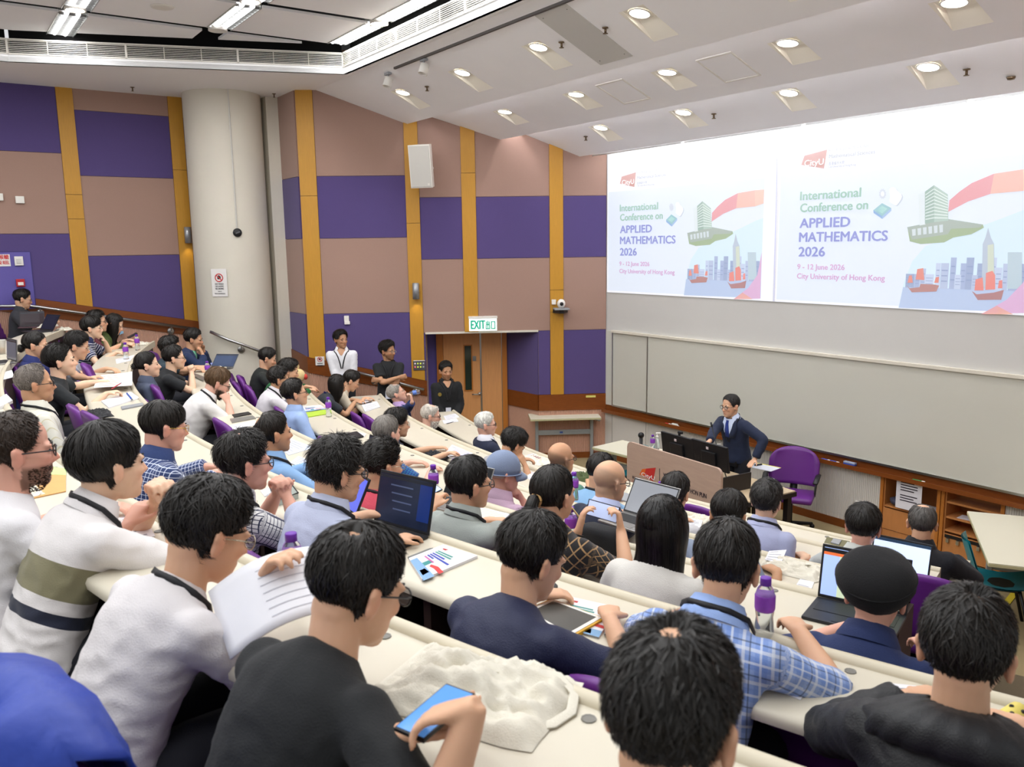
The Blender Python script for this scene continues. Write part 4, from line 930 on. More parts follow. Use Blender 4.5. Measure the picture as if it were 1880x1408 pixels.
def make_hair(M, st, det, seed):
    """cap following the skull + many strand ribbons, in person coordinates"""
    rng = np.random.default_rng(seed)
    na, nt = (64, 22) if det > 1 else (40, 14)
    az = np.linspace(0, 360, na+1)[:-1]; th_h = hairline(az, st)
    tt = np.linspace(0, 1, nt)
    tilt = R(st.get('tilt', 14))
    def dirs(azd, pol):
        a = np.radians(azd); p = np.radians(pol); d = np.stack([np.sin(p)*np.sin(a), np.sin(p)*np.cos(a), np.cos(p)], -1)
        c, s = math.cos(tilt), math.sin(tilt); return np.stack([d[..., 0], d[..., 1]*c-d[..., 2]*s, d[..., 1]*s+d[..., 2]*c], -1)
    top, side, back, front = st.get('top', .018), st.get('side', .008), st.get('back', .009), st.get('front', .016)
    bald = st.get('bald'); curly = st.get('curl', 0)
    def thick(azd, t):
        a = np.abs((azd+180) % 360-180); rim = np.where(a < 50, front, np.where(a < 115, side, back))
        rim = np.interp(a, [0, 40, 70, 110, 140, 180], [front, front*.7+side*.3, side, side, back*.8+side*.2, back])
        k = t**1.3; x = top*(1-k)+rim*k
        fd = np.interp(a, [0, 45, 70, 180], [.16, .2, .42, .5])*st.get('fade', 1.0); return x*np.clip((1.0-t)/fd, .05, 1)**.8
    def radius(d, azd, t, extra=0):
        r = skull_r(d)+thick(azd, t)+extra
        if bald is not None:
            b = np.array(bald[0]); b = b/np.linalg.norm(b); w = np.clip(((d*b).sum(-1)-math.cos(R(bald[1])))/(1-math.cos(R(bald[1]))), 0, 1); r = r-(thick(azd, t)+.004)*np.clip(w*2.2, 0, 1)
        return r
    A_, T_ = np.meshgrid(az, tt, indexing='ij'); pol = T_*th_h[:, None]; d = dirs(A_, pol)
    nz = np.array([[noise.noise(Vector(d[i, j])*9+Vector((seed, 0, 0))) for j in range(nt)] for i in range(na)])
    r = radius(d, A_, T_, nz*st.get('rough', .004)*np.sin(np.clip(T_, 0, 1)*math.pi)**.5)
    pts = d*r[..., None]
    V = pts.reshape(-1, 3).tolist(); F = []
    for i in range(na):
        for j in range(nt-1):
            a, b = i*nt+j, ((i+1) % na)*nt+j; F.append((a, b, b+1, a+1))
    nb = len(V)
    # strands
    N = st.get('n', 5200 if det > 1 else (1300 if det == 1 else 520)); N = int(N*.6); L = st.get('len', .035); W = 1.35* st.get('w', .0022 if det > 1 else .0042 if det == 1 else .006); lift = st.get('lift', .004)
    if N:
        a0 = rng.uniform(0, 360, N); t0 = np.sqrt(rng.uniform(.0, 1, N)); h0 = hairline(a0, st)
        if bald is not None:
            d0 = dirs(a0, t0*h0); b = np.array(bald[0]); b = b/np.linalg.norm(b); keep = ((d0*b).sum(-1) < math.cos(R(bald[1]))) | (rng.uniform(0, 1, N) < .8); a0, t0, h0 = a0[keep], t0[keep], h0[keep]; N = len(a0)
        ns = 3; step = np.degrees(L/.1)/ns*rng.uniform(.5, 1.3, N); sw = rng.normal(0, st.get('swirl', 10), N); P_ = []
        ph = rng.uniform(0, 6.28, N)
        lf = lift*rng.uniform(.0, 1.3, N)
        azc, polc = a0.copy(), t0*h0; comb = st.get('comb', None)
        for k in range(ns+1):
            d = dirs(azc, polc); t = np.clip(polc/h0, 0, 1)
            rr = radius(d, azc, np.minimum(t, .97), lf*(k/ns)**1.0+.001)
            q = d*rr[:, None]
            if curly: q = q+np.stack([np.sin(ph+k*2.1), np.cos(ph+k*1.7), np.sin(ph*2+k*2.3)], -1)*curly*(k/ns)
            P_.append(q)
            if comb is not None:     # flow towards an azimuth over the top
                s = np.sin(np.radians(polc))+.15; dz_ = (comb-azc+180) % 360-180
                azc = azc+np.clip(dz_, -25, 25)*.5*np.exp(-polc/70)/s*.35+sw*.3; polc = polc+step*np.cos(np.radians(np.clip(dz_, -100, 100)))
                polc = np.maximum(polc, 2)
            else:
                azc = azc+sw/(np.sin(np.radians(polc))*6+.6); polc = polc+step
            polc = np.minimum(polc, h0*1.02+st.get('hang', 3))
        P_ = np.array(P_)
        tan = P_[-1]-P_[0]; nrm = P_[0]/np.linalg.norm(P_[0], axis=1)[:, None]; sd = np.cross(tan, nrm); sd /= (np.linalg.norm(sd, axis=1)[:, None]+1e-9); rt = rng.normal(0, .45, N)[:, None]; sd = sd*np.cos(rt)+nrm*np.sin(rt)
        for k in range(ns+1):
            wd = W*(1-(k/ns)**2*.9)*.5
            V += (P_[k]-sd*wd).tolist(); V += (P_[k]+sd*wd).tolist()
        o = nb
        for k in range(ns):
            b0 = o+k*2*N; b1 = o+(k+1)*2*N
            F += [(b0+i, b0+N+i, b1+N+i, b1+i) for i in range(N)]
    g = G(); g.v = [tuple(M @ Vector(v)) for v in V]; g.f = F
    return g
def long_strands(g, path, w0, w1, n, rng, wd=.003, wob=.006, depth=.03):
    """bundle of ribbons along a path; half-width w0..w1 sideways, depth thickness"""
    path = [Vector(p) for p in path]; k = len(path)
    for i in range(n):
        u = rng.uniform(-1, 1); v = rng.uniform(-1, 1)*math.sqrt(max(0, 1-u*u)); vs = []; e = rng.uniform(.82, 1.0)
        for j, p in enumerate(path):
            if j/(k-1) > e+.12: break
            t = (path[min(j+1, k-1)]-path[max(j-1, 0)]).normalized(); x = Vector((1, 0, 0)); x = (x-t*x.dot(t)).normalized(); y = t.cross(x)
            ww = w0+(w1-w0)*j/(k-1); q = p+x*(u*ww+rng.normal(0, wob*j/k))+y*(v*depth); h = wd*(1-.8*(j/(k-1))**3)
            vs.append((q-x*h, q+x*h))
        f0 = len(g.v)
        for a, b in vs: g.v += [tuple(a), tuple(b)]
        for j in range(len(vs)-1): g.f.append((f0+2*j, f0+2*j+1, f0+2*j+3, f0+2*j+2))
def hair_mat(col, rough=.42):
    nm = 'hair_'+(col if isinstance(col, str) else '%.2f' % col[0])
    if nm in MATS: return MATS[nm]
    m = mat(nm, col, rough, spec=.35); nt = m.node_tree; b = nt.nodes['Principled BSDF']; gi = nt.nodes.new('ShaderNodeNewGeometry'); mx = nt.nodes.new('ShaderNodeMixRGB'); c = srgb(col)
    mx.inputs[1].default_value = (*[x*.55 for x in c], 1); mx.inputs[2].default_value = (*[min(1, x*1.7+.006) for x in c], 1)
    nt.links.new(gi.outputs['Random Per Island'], mx.inputs[0]); nt.links.new(mx.outputs[0], b.inputs['Base Color']); return m
def hand_geo(g, W, d, n, side, curl=.5, sc=1.0, spread=1.0, thumb=.7):
    """W wrist, d towards the fingers, n palm normal (out of the palm), side +1 right hand"""
    d = Vector(d).normalized(); n = Vector(n); n = (n-d*n.dot(d)).normalized(); s = d.cross(n)*side   # s: towards the thumb
    s = -s
    g.tube([W-d*.01, W+d*.02*sc, W+d*.055*sc, W+d*.088*sc], [(.026*sc, .019*sc), (.031*sc, .018*sc), (.039*sc, .016*sc), (.038*sc, .012*sc)], 12, fx=s)
    for i, (o, L) in enumerate(((.029, .072), (.0095, .080), (-.0105, .075), (-.029, .058))):
        b = W+d*.082*sc+s*o*sc; ax = s; q = d+s*(o*2.2*spread); q.normalize(); p = [b-q*.01, b]; c = curl*(1+.12*i)
        for k, f in enumerate((.45, .32, .26)):
            q = Matrix.Rotation(c*(.75 if k == 0 else .95), 3, d.cross(n).normalized()) @ q if True else q
            p.append(p[-1]+q*(L*f*sc))
        # bend must go towards the palm side
        if (p[-1]-p[1]).dot(n) < -1e-4:
            p2 = []
            for z in p: v = z-b; p2.append(b+v-n*(2*v.dot(n)))
            p = p2
        g.tube(p, [.0088*sc, .0095*sc, .0085*sc, .0080*sc, .0062*sc], 8)
    b = W+d*.022*sc+s*.024*sc; q = (d*.72+s*.66+n*.35*thumb).normalized(); q2 = (d*.95+s*.12+n*.45*thumb).normalized()
    g.tube([b-q*.012, b+q*.028*sc, b+q*.05*sc+q2*.004, b+q*.05*sc+q2*.032*sc], [.013*sc, .0115*sc, .0095*sc, .007*sc], 8)
def ik(S, W, l1, l2, pole):
    v = W-S; D = v.length
    if D > (l1+l2)*.995: W = S+v*((l1+l2)*.995/D); v = W-S; D = v.length
    if D < .08: D = .08
    a = (l1*l1-l2*l2+D*D)/(2*D); h = math.sqrt(max(0, l1*l1-a*a)); u = v.normalized(); p = Vector(pole); p = p-u*p.dot(u)
    p = p.normalized() if p.length > 1e-5 else u.orthogonal().normalized()
    return S+u*a+p*h, W
SKIN = {'e': '#d9ab8b', 'ed': '#c99a78', 'l': '#e0b09a', 'p': '#dba691', 'b': '#b88a68', 'bd': '#8a5c40', 'el': '#e3bc9f'}
m_skin = attr_mat('skin', .5, bump=.03, bscale=300, sss=.12, spec=.4)
m_shirtpat = attr_mat('patterned_cloth', .85, bump=.2, bscale=260, sheen=.2)
m_eye = mat('eye_dark', '#1c1513', .25); m_eyew = mat('eye_white', '#d8d0c8', .3)
m_lany = mat('lanyard_black', '#17171b', .6)
m_glf = mat('glasses_dark', '#16161a', .3); m_glm = mat('glasses_metal', '#b9b3a2', .25, metal=1); m_glg = mat('glasses_gold', '#c5a04e', .25, metal=1)
m_lens = mat('lens', '#f2f6fa', .02, alpha=.14, spec=.8)
NP = [0]
def cloth(col, rough=.85):
    nm = 'cloth_'+col.lstrip('#'); return mat(nm, col, rough, bump=.25, bscale=220, sheen=.04, nscale=5, namt=.05)
def person(label, px, py, row=None, lean=10, hy=0, hp=0, ht=0, yaw=0, shirt=None, hair=None, skin='e', glasses=None, lany=False, collar=None, arms=('desk', 'desk'), det=1, face=True, stand=None, beard=None, sc=1.0, twist=0, pants='#22232a', H=None, hand_curl=.45, absyaw=None, build=1.0, brow='#1a1512', hs=1.0, stub=None, group='seated audience'):
    NP[0] += 1; seed = NP[0]*7+3; rng = np.random.default_rng(seed)
    la = R(lean); hip = .47*sc
    seg = [(.18*sc, la*.75), (.19*sc, la*1.0), (.13*sc, la*1.3)]
    if stand is not None: hip = .93*sc; 
    fz = FL[row-1] if row else stand
    sp = [Vector((0, 0, hip))]
    for L, a in seg: sp.append(sp[-1]+Vector((0, math.sin(a)*L, math.cos(a)*L)))
    nb = sp[-1]; na = la*.9+R(hp)*.35
    hc = nb+Vector((0, math.sin(na)*.134*sc, math.cos(na)*.134*sc))
    zz = fz+hc.z
    q = on_z(px, py, zz)
    yw = math.atan2(CC.y-q.y, CC.x-q.x)-math.pi/2-R(yaw) if absyaw is None else R(absyaw)
    root = thing('person', label, 'person', (0, 0, 0), yw, group)
    cx = Vector((hc.x*math.cos(yw)-hc.y*math.sin(yw), hc.x*math.sin(yw)+hc.y*math.cos(yw), 0))
    base = Vector((q.x-cx.x, q.y-cx.y, fz)); root.location = base
    Rz = Matrix.Rotation(yw, 3, 'Z'); toloc = lambda p: Rz.transposed() @ (Vector(p)-base)
    MH = Matrix.Translation(hc) @ Matrix.Rotation(-R(hy), 4, 'Z') @ Matrix.Rotation(-R(hp), 4, 'X') @ Matrix.Rotation(R(ht), 4, 'Y') @ Matrix.Scale(sc*1.12*hs, 4)
    # torso sections: (t along spine 0..1, half width, half depth, centre shift)
    tl = [0, .18, .37, .50]; tot = sum(L for L, _ in seg)
    def spt(t):
        d = t*tot; i = 0
        while i < 2 and d > seg[i][0]: d -= seg[i][0]; i += 1
        a = seg[i][1]; p = sp[i]+Vector((0, math.sin(a), math.cos(a)))*d
        f = d/seg[i][0]; a2 = seg[i][1] if f < .5 or i == 2 else seg[i][1]*(1.5-f)+seg[i+1][1]*(f-.5)
        return p, a2
    W_ = [(-.19, .172, .135), (-.05, .176, .138), (.12, .165, .118), (.32, .158, .112), (.52, .168, .118), (.70, .176, .118), (.82, .172, .105), (.90, .135, .088), (.955, .086, .07), (1.0, .064, .058)]
    fat = build
    def tsec(t):
        w = np.interp(t, [x[0] for x in W_], [x[1] for x in W_])*sc*(1+(fat-1)*(1 if t < .75 else .5)); d = np.interp(t, [x[0] for x in W_], [x[2] for x in W_])*sc*(1+(fat-1)*(1.5 if t < .6 else .6)); return w, d
    def tpt(t, ang, off=0):     # point on the torso surface, ang 0 = front, 90 = right
        p, a = spt(max(t, 0)); w, d = tsec(t); s, c = math.sin(R(ang)), math.cos(R(ang))
        if t < 0: p = p+Vector((0, 0, t*tot))
        n = Vector((s/w, math.cos(a)*c/d, -math.sin(a)*c/d)).normalized()
        return p+Vector((s*w, c*d*math.cos(a), -c*d*math.sin(a)))+n*off, n
    sleeve = shirt.get('sleeve', 'short'); inf = .006 if sleeve == 'short' else .012
    gs = G(); path = []; rad = []
    for t, w, d in W_:
        p, a = spt(max(t, 0)); 
        if t < 0: p = p+Vector((0, 0, t*tot))
        ww, dd = tsec(t); path.append(p); rad.append((ww+inf, dd+inf))
    gs.tube(path, rad, 20, fx=(1, 0, 0))
    # shoulders and arms
    gb = G(); arm_pts = []
    psh, ash = spt(.80); l1, l2 = .285*sc, .25*sc
    up = Vector((0, math.sin(ash), math.cos(ash))); fw = Vector((0, math.cos(ash), -math.sin(ash)))
    hands = []
    deskz = .74+.035
    for side, pose in ((-1, arms[0]), (1, arms[1])):
        S = psh+Vector((side*.168*sc*(1+(fat-1)*.6), 0, 0))+fw*(.005)
        pole = Vector((side*.5, -.2, -1)); hd = None; hn = Vector((0, 0, -1)); cu = hand_curl; show = True
        if isinstance(pose, dict):
            Wp = Vector(pose['w']) if not pose.get('world') else toloc(pose['w']); pole = Vector(pose.get('pole', pole)); hd = pose.get('d'); hn = Vector(pose.get('n', hn)); cu = pose.get('curl', cu)
            if pose.get('world') and hd is not None:
                hd = Rz.transposed() @ Vector(hd)
                if 'n' in pose: hn = Rz.transposed() @ hn
        elif pose == 'desk': Wp = Vector((side*.15, S.y+.34, deskz+.01)); hd = Vector((-side*.55, .8, -.05)); pole = Vector((side*1, -.3, -.6))
        elif pose == 'fold': Wp = Vector((side*.06, S.y+.30, deskz+.015)); hd = Vector((-side*.95, .25, 0)); pole = Vector((side*1, -.2, -.5))
        elif pose == 'lap': Wp = Vector((side*.10, .27, .60)); hd = Vector((-side*.4, .8, -.2)); pole = Vector((side*1, -.6, -.3))
        elif pose == 'write': Wp = Vector((side*.12, S.y+.36, deskz+.03)); hd = Vector((-side*.45, .75, -.25)); cu = .9; pole = Vector((side*1, -.2, -.4))
        elif pose == 'chin':
            ch = MH @ Vector((side*.012, .085, -.125)); Wp = ch+Vector((side*.045, .035, -.045)); hd = ch-Wp+Vector((0, -.0, .05)); hn = Vector((-side*.3, -1, 0)); cu = 1.15; pole = Vector((side*.7, .3, -1))
        elif pose == 'clasp':
            ch = MH @ Vector((0, .125, -.085)); Wp = ch+Vector((side*.045, .03, -.075)); hd = Vector((-side*.55, -.1, .75)); hn = Vector((-side, 0, 0)); cu = .9; pole = Vector((side*.8, .2, -1))
        elif pose == 'cheek':
            ch = MH @ Vector((side*.07, .055, -.075)); Wp = ch+Vector((side*.03, .045, -.075)); hd = ch-Wp+Vector((0, -.0, .04)); hn = Vector((-side, -.4, 0)); cu = 1.2; pole = Vector((side*.6, .3, -1))
        elif pose == 'down': Wp = S+Vector((side*.07, .06, -.52*sc)); hd = Vector((0, .1, -1)); hn = Vector((-side, 0, 0)); pole = Vector((side*.3, -1, 0)); cu = .35
        E_, Wp = ik(S, Wp, l1, l2, pole)
        arm_pts.append((S, E_, Wp))
        if hd is None: hd = Wp-E_
        hd = Vector(hd).normalized()
        k = 1+(fat-1)*.6
        gb.tube([S, S.lerp(E_, .2), S.lerp(E_, .5), S.lerp(E_, .9), E_.lerp((S+Wp)/2, .07), E_.lerp(Wp, .1), E_.lerp(Wp, .4), E_.lerp(Wp, .78), Wp, Wp+hd*.012], [.035, .043*k, .042*k, .037*k, .037*k, .037*k, .038*k, .031*k, (.026, .022), (.026, .02)], 12)
        hand_geo(gb, Wp+hd*.005, hd, hn, side, cu, sc*1.0, thumb=.8); hands.append((Wp, hd))
        fr = shirt.get('frac', .66)
        if sleeve == 'short':
            e = S.lerp(E_, fr); gs.ell(S, (.060*k+inf,)*3, 16, 10); gs.tube([S-Vector((side*.10, 0, .0))-up*.012, S-up*.0], [.05, .056*k], 14); gs.tube([S, S.lerp(E_, fr*.5), e], [.058*k+inf, .059*k+inf, .061*k+inf*1.2], 14)
        else:
            e = .93 if sleeve == 'long' else fr-1.0
            if sleeve == 'roll': e = .25
            gs.ell(S, (.058*k+inf,)*3, 16, 10); gs.tube([S-Vector((side*.10, 0, .0))-up*.012, S], [.05, .056*k], 14)
            pth = [S, S.lerp(E_, .5), S.lerp(E_, .9), E_.lerp((S+Wp)/2, .06), E_.lerp(Wp, .1), E_.lerp(Wp, max(.12, e*.5)), E_.lerp(Wp, e)]
            gs.tube(pth, [.058*k+inf, .053*k+inf, .049*k+inf, .049*k+inf, .048*k+inf, .045*k+inf, (.040+inf)*k], 14)
    # neck, core
    gb.tube([sp[1], sp[2], nb-Vector((0, 0, .02)), hc+MH.to_3x3() @ Vector((0, -.034, -.05))], [.05, .062, .060*sc*(1+(fat-1)*.8), .054*sc*(1+(fat-1)*.6)], 14)
    gb.tube([arm_pts[0][0], psh, arm_pts[1][0]], .036, 10)
    head_geo(gb, MH, jaw=1+(fat-1)*.8, face=face)
    vb, vs_, its = {3: (.0066, .0125, 2), 2: (.0082, .015, 2), 1: (.0100, .018, 1), 0: (.011, .02, 1)}[det]
    me = remesh(gb, vb, its, .5)
    bc = srgb(SKIN[skin]); Mi = MH.inverted(); skin_cols(me, Mi, bc, stub, beard)
    put('body', me, m_skin, root, True)
    # shirt with folds
    me = remesh(gs, vs_, 5, .6)
    p = coords(me); n = normals(me); am = shirt.get('wrinkle', .006)
    if am:
        fx = np.array([noise.noise(Vector((v[0]*9+seed, v[1]*9, v[2]*17)))+.6*noise.noise(Vector((v[0]*22+v[2]*14, v[1]*16+seed, v[2]*22))) for v in p]); fx = -np.abs(fx)*1.2+.35
        lo = np.interp(p[:, 2], [hip, hip+.25, hip+.5], [1.6, 1.2, .5]); p = p+n*(fx*am*lo)[:, None]; me.vertices.foreach_set('co', p.astype(np.float32).ravel()); me.update()
    pat = shirt.get('pat')
    if pat:
        set_col(me, pattern(pat, p, spt, tot, arm_pts, srgb)); mm = pat_mat(pat)
    else: mm = cloth(shirt['col'], shirt.get('rough', .85))
    put(shirt.get('name', 'shirt'), me, mm, root, True)
    # trousers and shoes
    gt = G(); 
    if stand is None:
        for s in (-1, 1):
            gt.tube([(s*.075, -.06, hip-.05), (s*.085, .0, hip-.035), (s*.11, .2, hip-.005), (s*.12, .43, hip), (s*.12, .47, hip-.06), (s*.12, .44, .25), (s*.12, .42, .06)], [.07, .092, .088, .07, .066, .06, .056], 12)
    else:
        for s in (-1, 1):
            gt.tube([(s*.05, 0, hip+.03), (s*.085, .0, hip-.06), (s*.09, .015, hip*.53), (s*.09, -.01, .06)], [.12, .105, .075, .062], 12)
    o = gt.build('trousers', cloth(pants), root, True)
    gt = G()
    for s in (-1, 1):
        y0 = .46 if stand is None else .03
        gt.tube([(s*.115, y0-.07, .04), (s*.115, y0, .05), (s*.115, y0+.1, .035), (s*.115, y0+.15, .03)], [(.035, .035), (.043, .045), (.044, .035), (.03, .025)], 10, fx=(1, 0, 0))
    gt.build('shoes', m_black, root, True)
    # collar
    if collar:
        cg = G(); rows = []
        for (t, o_, dz) in ((.955, .014, -.008), (.99, .012, .012), (1.035, .002, .022), (1.03, .012, .022), (.975, .026, -.006), (.955, .022, -.012)):
            row = []
            for i in range(25):
                a = 38+(360-76)*i/24; pp, nn = tpt(min(t, 1.02), a, o_); dd = -.02 if a < 60 or a > 300 else 0
                row.append(pp+up*(dz+dd*(1 if t < 1 else .6)))
            rows.append(row)
        cg.grid(rows); cg.build('collar', cloth(collar) if isinstance(collar, str) else mm, root, True)
    if lany:
        lg = G(); pts = []
        for t, a, o_ in ((.42, 3, .014), (.60, 8, .014), (.78, 16, .014), (.88, 30, .014), (.94, 62, .014), (.965, 100, .014), (.975, 140, .012), (.97, 180, .012)):
            pp, nn = tpt(t, a, o_); pts.append((pp+up*(.012 if t > .95 and collar else 0)+nn*(.012 if collar and t > .9 else 0), nn))
        pts = pts+[(Vector((-a.x, a.y, a.z)), Vector((-b.x, b.y, b.z))) for a, b in pts[:-1][::-1]]
        for i in range(len(pts)): 
            pass
        sm = []
        for i in range(len(pts)-1):
            for k in range(4): f = k/4; sm.append((pts[i][0].lerp(pts[i+1][0], f), pts[i][1].lerp(pts[i+1][1], f).normalized()))
        sm.append(pts[-1]); rows = [[], []]
        for i, (a, b) in enumerate(sm):
            t = (sm[min(i+1, len(sm)-1)][0]-sm[max(i-1, 0)][0]).normalized(); s = t.cross(b).normalized()*.0085; rows[0].append(a-s); rows[1].append(a+s)
        lg.grid(rows); lo = lg.build('lanyard', m_lany if lany is True else cloth(lany), root, True); so = lo.modifiers.new('s', 'SOLIDIFY'); so.thickness = .002
        if shirt.get('badge'):
            pp, nn = tpt(shirt['badge'], 2, .03); bg = G(); bg.box(pp, (.075, .004, .105), rot=Matrix.Rotation(-la, 3, 'X')); bg.build('name_badge', mat('badge_white', '#dfe3ee', .4), root)
    # face details
    if face:
        eg = G(); bg = G()
        for s in (-1, 1):
            eg.ell(MH @ Vector((s*.031, .0795, .0005)), (.0125*sc, .007*sc, .0055*sc), 10, 6, MH.to_3x3().normalized())
            bg.tube([MH @ Vector((s*.014, .0905, .019)), MH @ Vector((s*.030, .088, .0235)), MH @ Vector((s*.047, .072, .019))], [.0028, .0034, .0018], 6)
        eg.build('eyes', m_eye, root, True); bg.build('eyebrows', mat('brow_'+brow.lstrip('#'), brow, .8), root, True)
        if beard and beard[2:]:
            kg = G()
            for a in np.linspace(-1, 1, 13):
                pass
    if glasses:
        gm = {'d': m_glf, 'm': m_glm, 'g': m_glg}[glasses]; fg = G(); r = .0017 if glasses != 'd' else .0024; lg = G()
        for s in (-1, 1):
            c = Vector((s*.033, .098, -.001)); ring = [c+Vector((.024*math.cos(2*math.pi*j/14), -.004*abs(math.cos(2*math.pi*j/14)), .018*math.sin(2*math.pi*j/14))) for j in range(15)]
            fg.tube([MH @ x for x in ring], r, 5, cap=False); lg.add([MH @ x for x in ring[:-1]], [tuple(range(14))])
            fg.tube([MH @ Vector((s*.057, .093, .004)), MH @ Vector((s*.074, .07, .006)), MH @ Vector((s*.079, .0, .004)), MH @ Vector((s*.077, -.018, -.008))], r, 5)
        fg.tube([MH @ Vector((-.010, .099, .004)), MH @ Vector((0, .105, .006)), MH @ Vector((.010, .099, .004))], r, 5)
        go = fg.build('glasses', gm, root, True); lg.build('lenses', m_lens, go)
    if hair:
        hg = make_hair(MH, hair, det, seed)
        ex = hair.get('extra')
        if ex: ex(hg, MH, tpt, rng)
        hg.build('hair', hair_mat(hair['col'], hair.get('rough_m', .42)), root, True)
    return dict(root=root, MH=MH, base=base, Rz=Rz, hands=hands, tpt=tpt, toworld=lambda p: base+Rz @ Vector(p), toloc=toloc, arms=arm_pts, nb=nb, spt=spt, up=up)
def pattern(pat, p, spt, tot, arms, srgb_):
    """cloth coordinates (u round the body or limb, v along it, t torso height) kept on the mesh"""
    x, y, z = p[:, 0], p[:, 1], p[:, 2]
    s0, _ = spt(0); s1, _ = spt(1); ax = np.array((s1-s0).normalized()); tv = ((p-np.array(s0))@ax)/tot
    u = x+.35*y; v = tv*tot
    if pat[0] in ('plaid', 'check', 'lattice') or len(pat) < 5:
        for S, E_, W_ in arms:
            S = np.array(S); E = np.array(E_); Wv = np.array(W_)
            for A, B, o in ((S, E, 0), (E, Wv, np.linalg.norm(E-S))):
                d = B-A; L = np.linalg.norm(d); d = d/L; t = (p-A)@d; q = p-A-t[:, None]*d; near = (np.linalg.norm(q, axis=1) < .085) & (t > .03) & (t < L+.02)
                v = np.where(near, .3-(t+o), v); u = np.where(near, np.arctan2(q[:, 2], q[:, 1])*.06, u)
    return np.stack([u+10, v+10, tv], 1)
def pat_mat(pat):
    nm = 'cloth_'+pat[0]+'_'+pat[1][0].lstrip('#')
    if nm in MATS: return MATS[nm]
    m = mat(nm, pat[1][0], .85, bump=.2, bscale=260, sheen=.2); nt = m.node_tree; b = nt.nodes['Principled BSDF']
    a = nt.nodes.new('ShaderNodeAttribute'); a.attribute_name = 'Col'; sp = nt.nodes.new('ShaderNodeSeparateXYZ'); nt.links.new(a.outputs['Vector'], sp.inputs[0])
    u, v, t = sp.outputs
    def mth(op, x, y=None):
        n = nt.nodes.new('ShaderNodeMath'); n.operation = op
        for i, q in enumerate((x, y)):
            if q is None: continue
            if isinstance(q, (int, float)): n.inputs[i].default_value = q
            else: nt.links.new(q, n.inputs[i])
        return n.outputs[0]
    def inr(x, lo, hi): return mth('MULTIPLY', mth('GREATER_THAN', x, lo), mth('LESS_THAN', x, hi))
    cur = [None]
    def lay(fac, col, k=1.0):
        mx = nt.nodes.new('ShaderNodeMixRGB')
        f_ = mth('MULTIPLY', fac, k); nt.links.new(f_, mx.inputs[0])
        if cur[0] is None: mx.inputs[1].default_value = (*srgb(pat[1][0]), 1)
        else: nt.links.new(cur[0], mx.inputs[1])
        mx.inputs[2].default_value = (*srgb(col), 1); cur[0] = mx.outputs[0]
    k = pat[0]; c = pat[1]
    if k == 'bands':
        for (lo, hi), col in zip(pat[2], c[1:]): lay(inr(t, lo, hi), col)
    elif k == 'stripes':
        f = pat[2]; x = mth('FRACT', mth('DIVIDE', v if len(pat) < 5 else u, f)); lay(mth('LESS_THAN', x, pat[3]), c[1])
    else:
        f = pat[2]; A = mth('FRACT', mth('DIVIDE', u, f)); B = mth('FRACT', mth('DIVIDE', v, f))
        if k == 'lattice':
            for q in (mth('ADD', u, v), mth('SUBTRACT', u, v)): lay(mth('LESS_THAN', mth('FRACT', mth('DIVIDE', q, f)), .15), c[1])
        elif k == 'plaid':
            for q in (A, B): lay(inr(q, 0, .42), c[1], .5)
            for lo, hi, col in ((.55, .66, c[2]), (.80, .85, c[3]), (.16, .24, c[2])):
                for q in (A, B): lay(inr(q, lo, hi), col, .6)
        else:
            for q in (A, B): lay(mth('LESS_THAN', q, pat[3]), c[1])
            lay(mth('MULTIPLY', mth('LESS_THAN', A, pat[3]), mth('LESS_THAN', B, pat[3])), c[-1])
    nt.links.new(cur[0], b.inputs['Base Color']); return m
# ------------------------------------------------------------------ hair kinds
BK_ = '#17130f'
def hs_(**k): d = dict(col=BK_); d.update(k); return d
SHORT = hs_(lift=.008)
FRINGE = hs_(line=[(0, 74), (35, 78), (55, 82), (68, 90), (78, 86), (98, 88), (112, 114), (135, 130), (180, 138)], top=.024, front=.018, side=.014, len=.05, lift=.006)
SPIKY = hs_(top=.030, side=.010, back=.010, lift=.024, len=.035, swirl=26, rough=.008)
MESSY = hs_(hang=-2, top=.032, side=.020, back=.020, lift=.016, len=.05, swirl=30, rough=.012, front=.024)
CURLY = hs_(top=.034, side=.024, back=.022, lift=.012, curl=.010, rough=.014, len=.03, front=.03)
CROP = hs_(top=.012, side=.004, back=.005, front=.012, lift=.005, len=.02)
def grey(col, **k): return hs_(col=col, **k)
BALDRING = lambda col, ang=78: hs_(col=col, bald=((0, .28, 1), ang), top=.003, side=.004, back=.005, front=.002, lift=.002, len=.014, rough_m=.6)
def ex_pony(length=.2, rad=.028, at=(0, -.105, .015), down=True):
    def f(g, M, tpt, rng):
        a = M @ Vector(at); e = (M.to_3x3() @ Vector((0, -1, .1))).normalized(); pth = [a-e*.02, a+e*.03, a+e*.055+Vector((0, 0, -.04)), a+e*.05+Vector((0, 0, -length*.6)), a+e*.035+Vector((0, 0, -length))]
        g.tube(pth, [.012, rad, rad*1.05, rad*.8, .006], 10); long_strands(g, pth, rad*.9, rad*.9, 260, rng, .002, .01, rad)
    return f
def ex_bun(at=(0, -.115, .0), r=.038):
    def f(g, M, tpt, rng):
        c = M @ Vector(at); g.ell(c, (r, r*.85, r), 14, 10)
        for i in range(120):
            a, b = rng.uniform(0, 6.28), rng.uniform(-1, 1); n = Vector((math.cos(a)*math.sqrt(1-b*b), math.sin(a)*math.sqrt(1-b*b), b)); t = n.orthogonal().normalized(); s = n.cross(t)
            q = [c+n*r*1.02*.95-t*.02, c+n*r*1.07, c+n*r*1.0+t*.022]; f0 = len(g.v)
            for p in q: g.v += [tuple(p-s*.0015), tuple(p+s*.0015)]
            g.f += [(f0, f0+1, f0+3, f0+2), (f0+2, f0+3, f0+5, f0+4)]
    return f
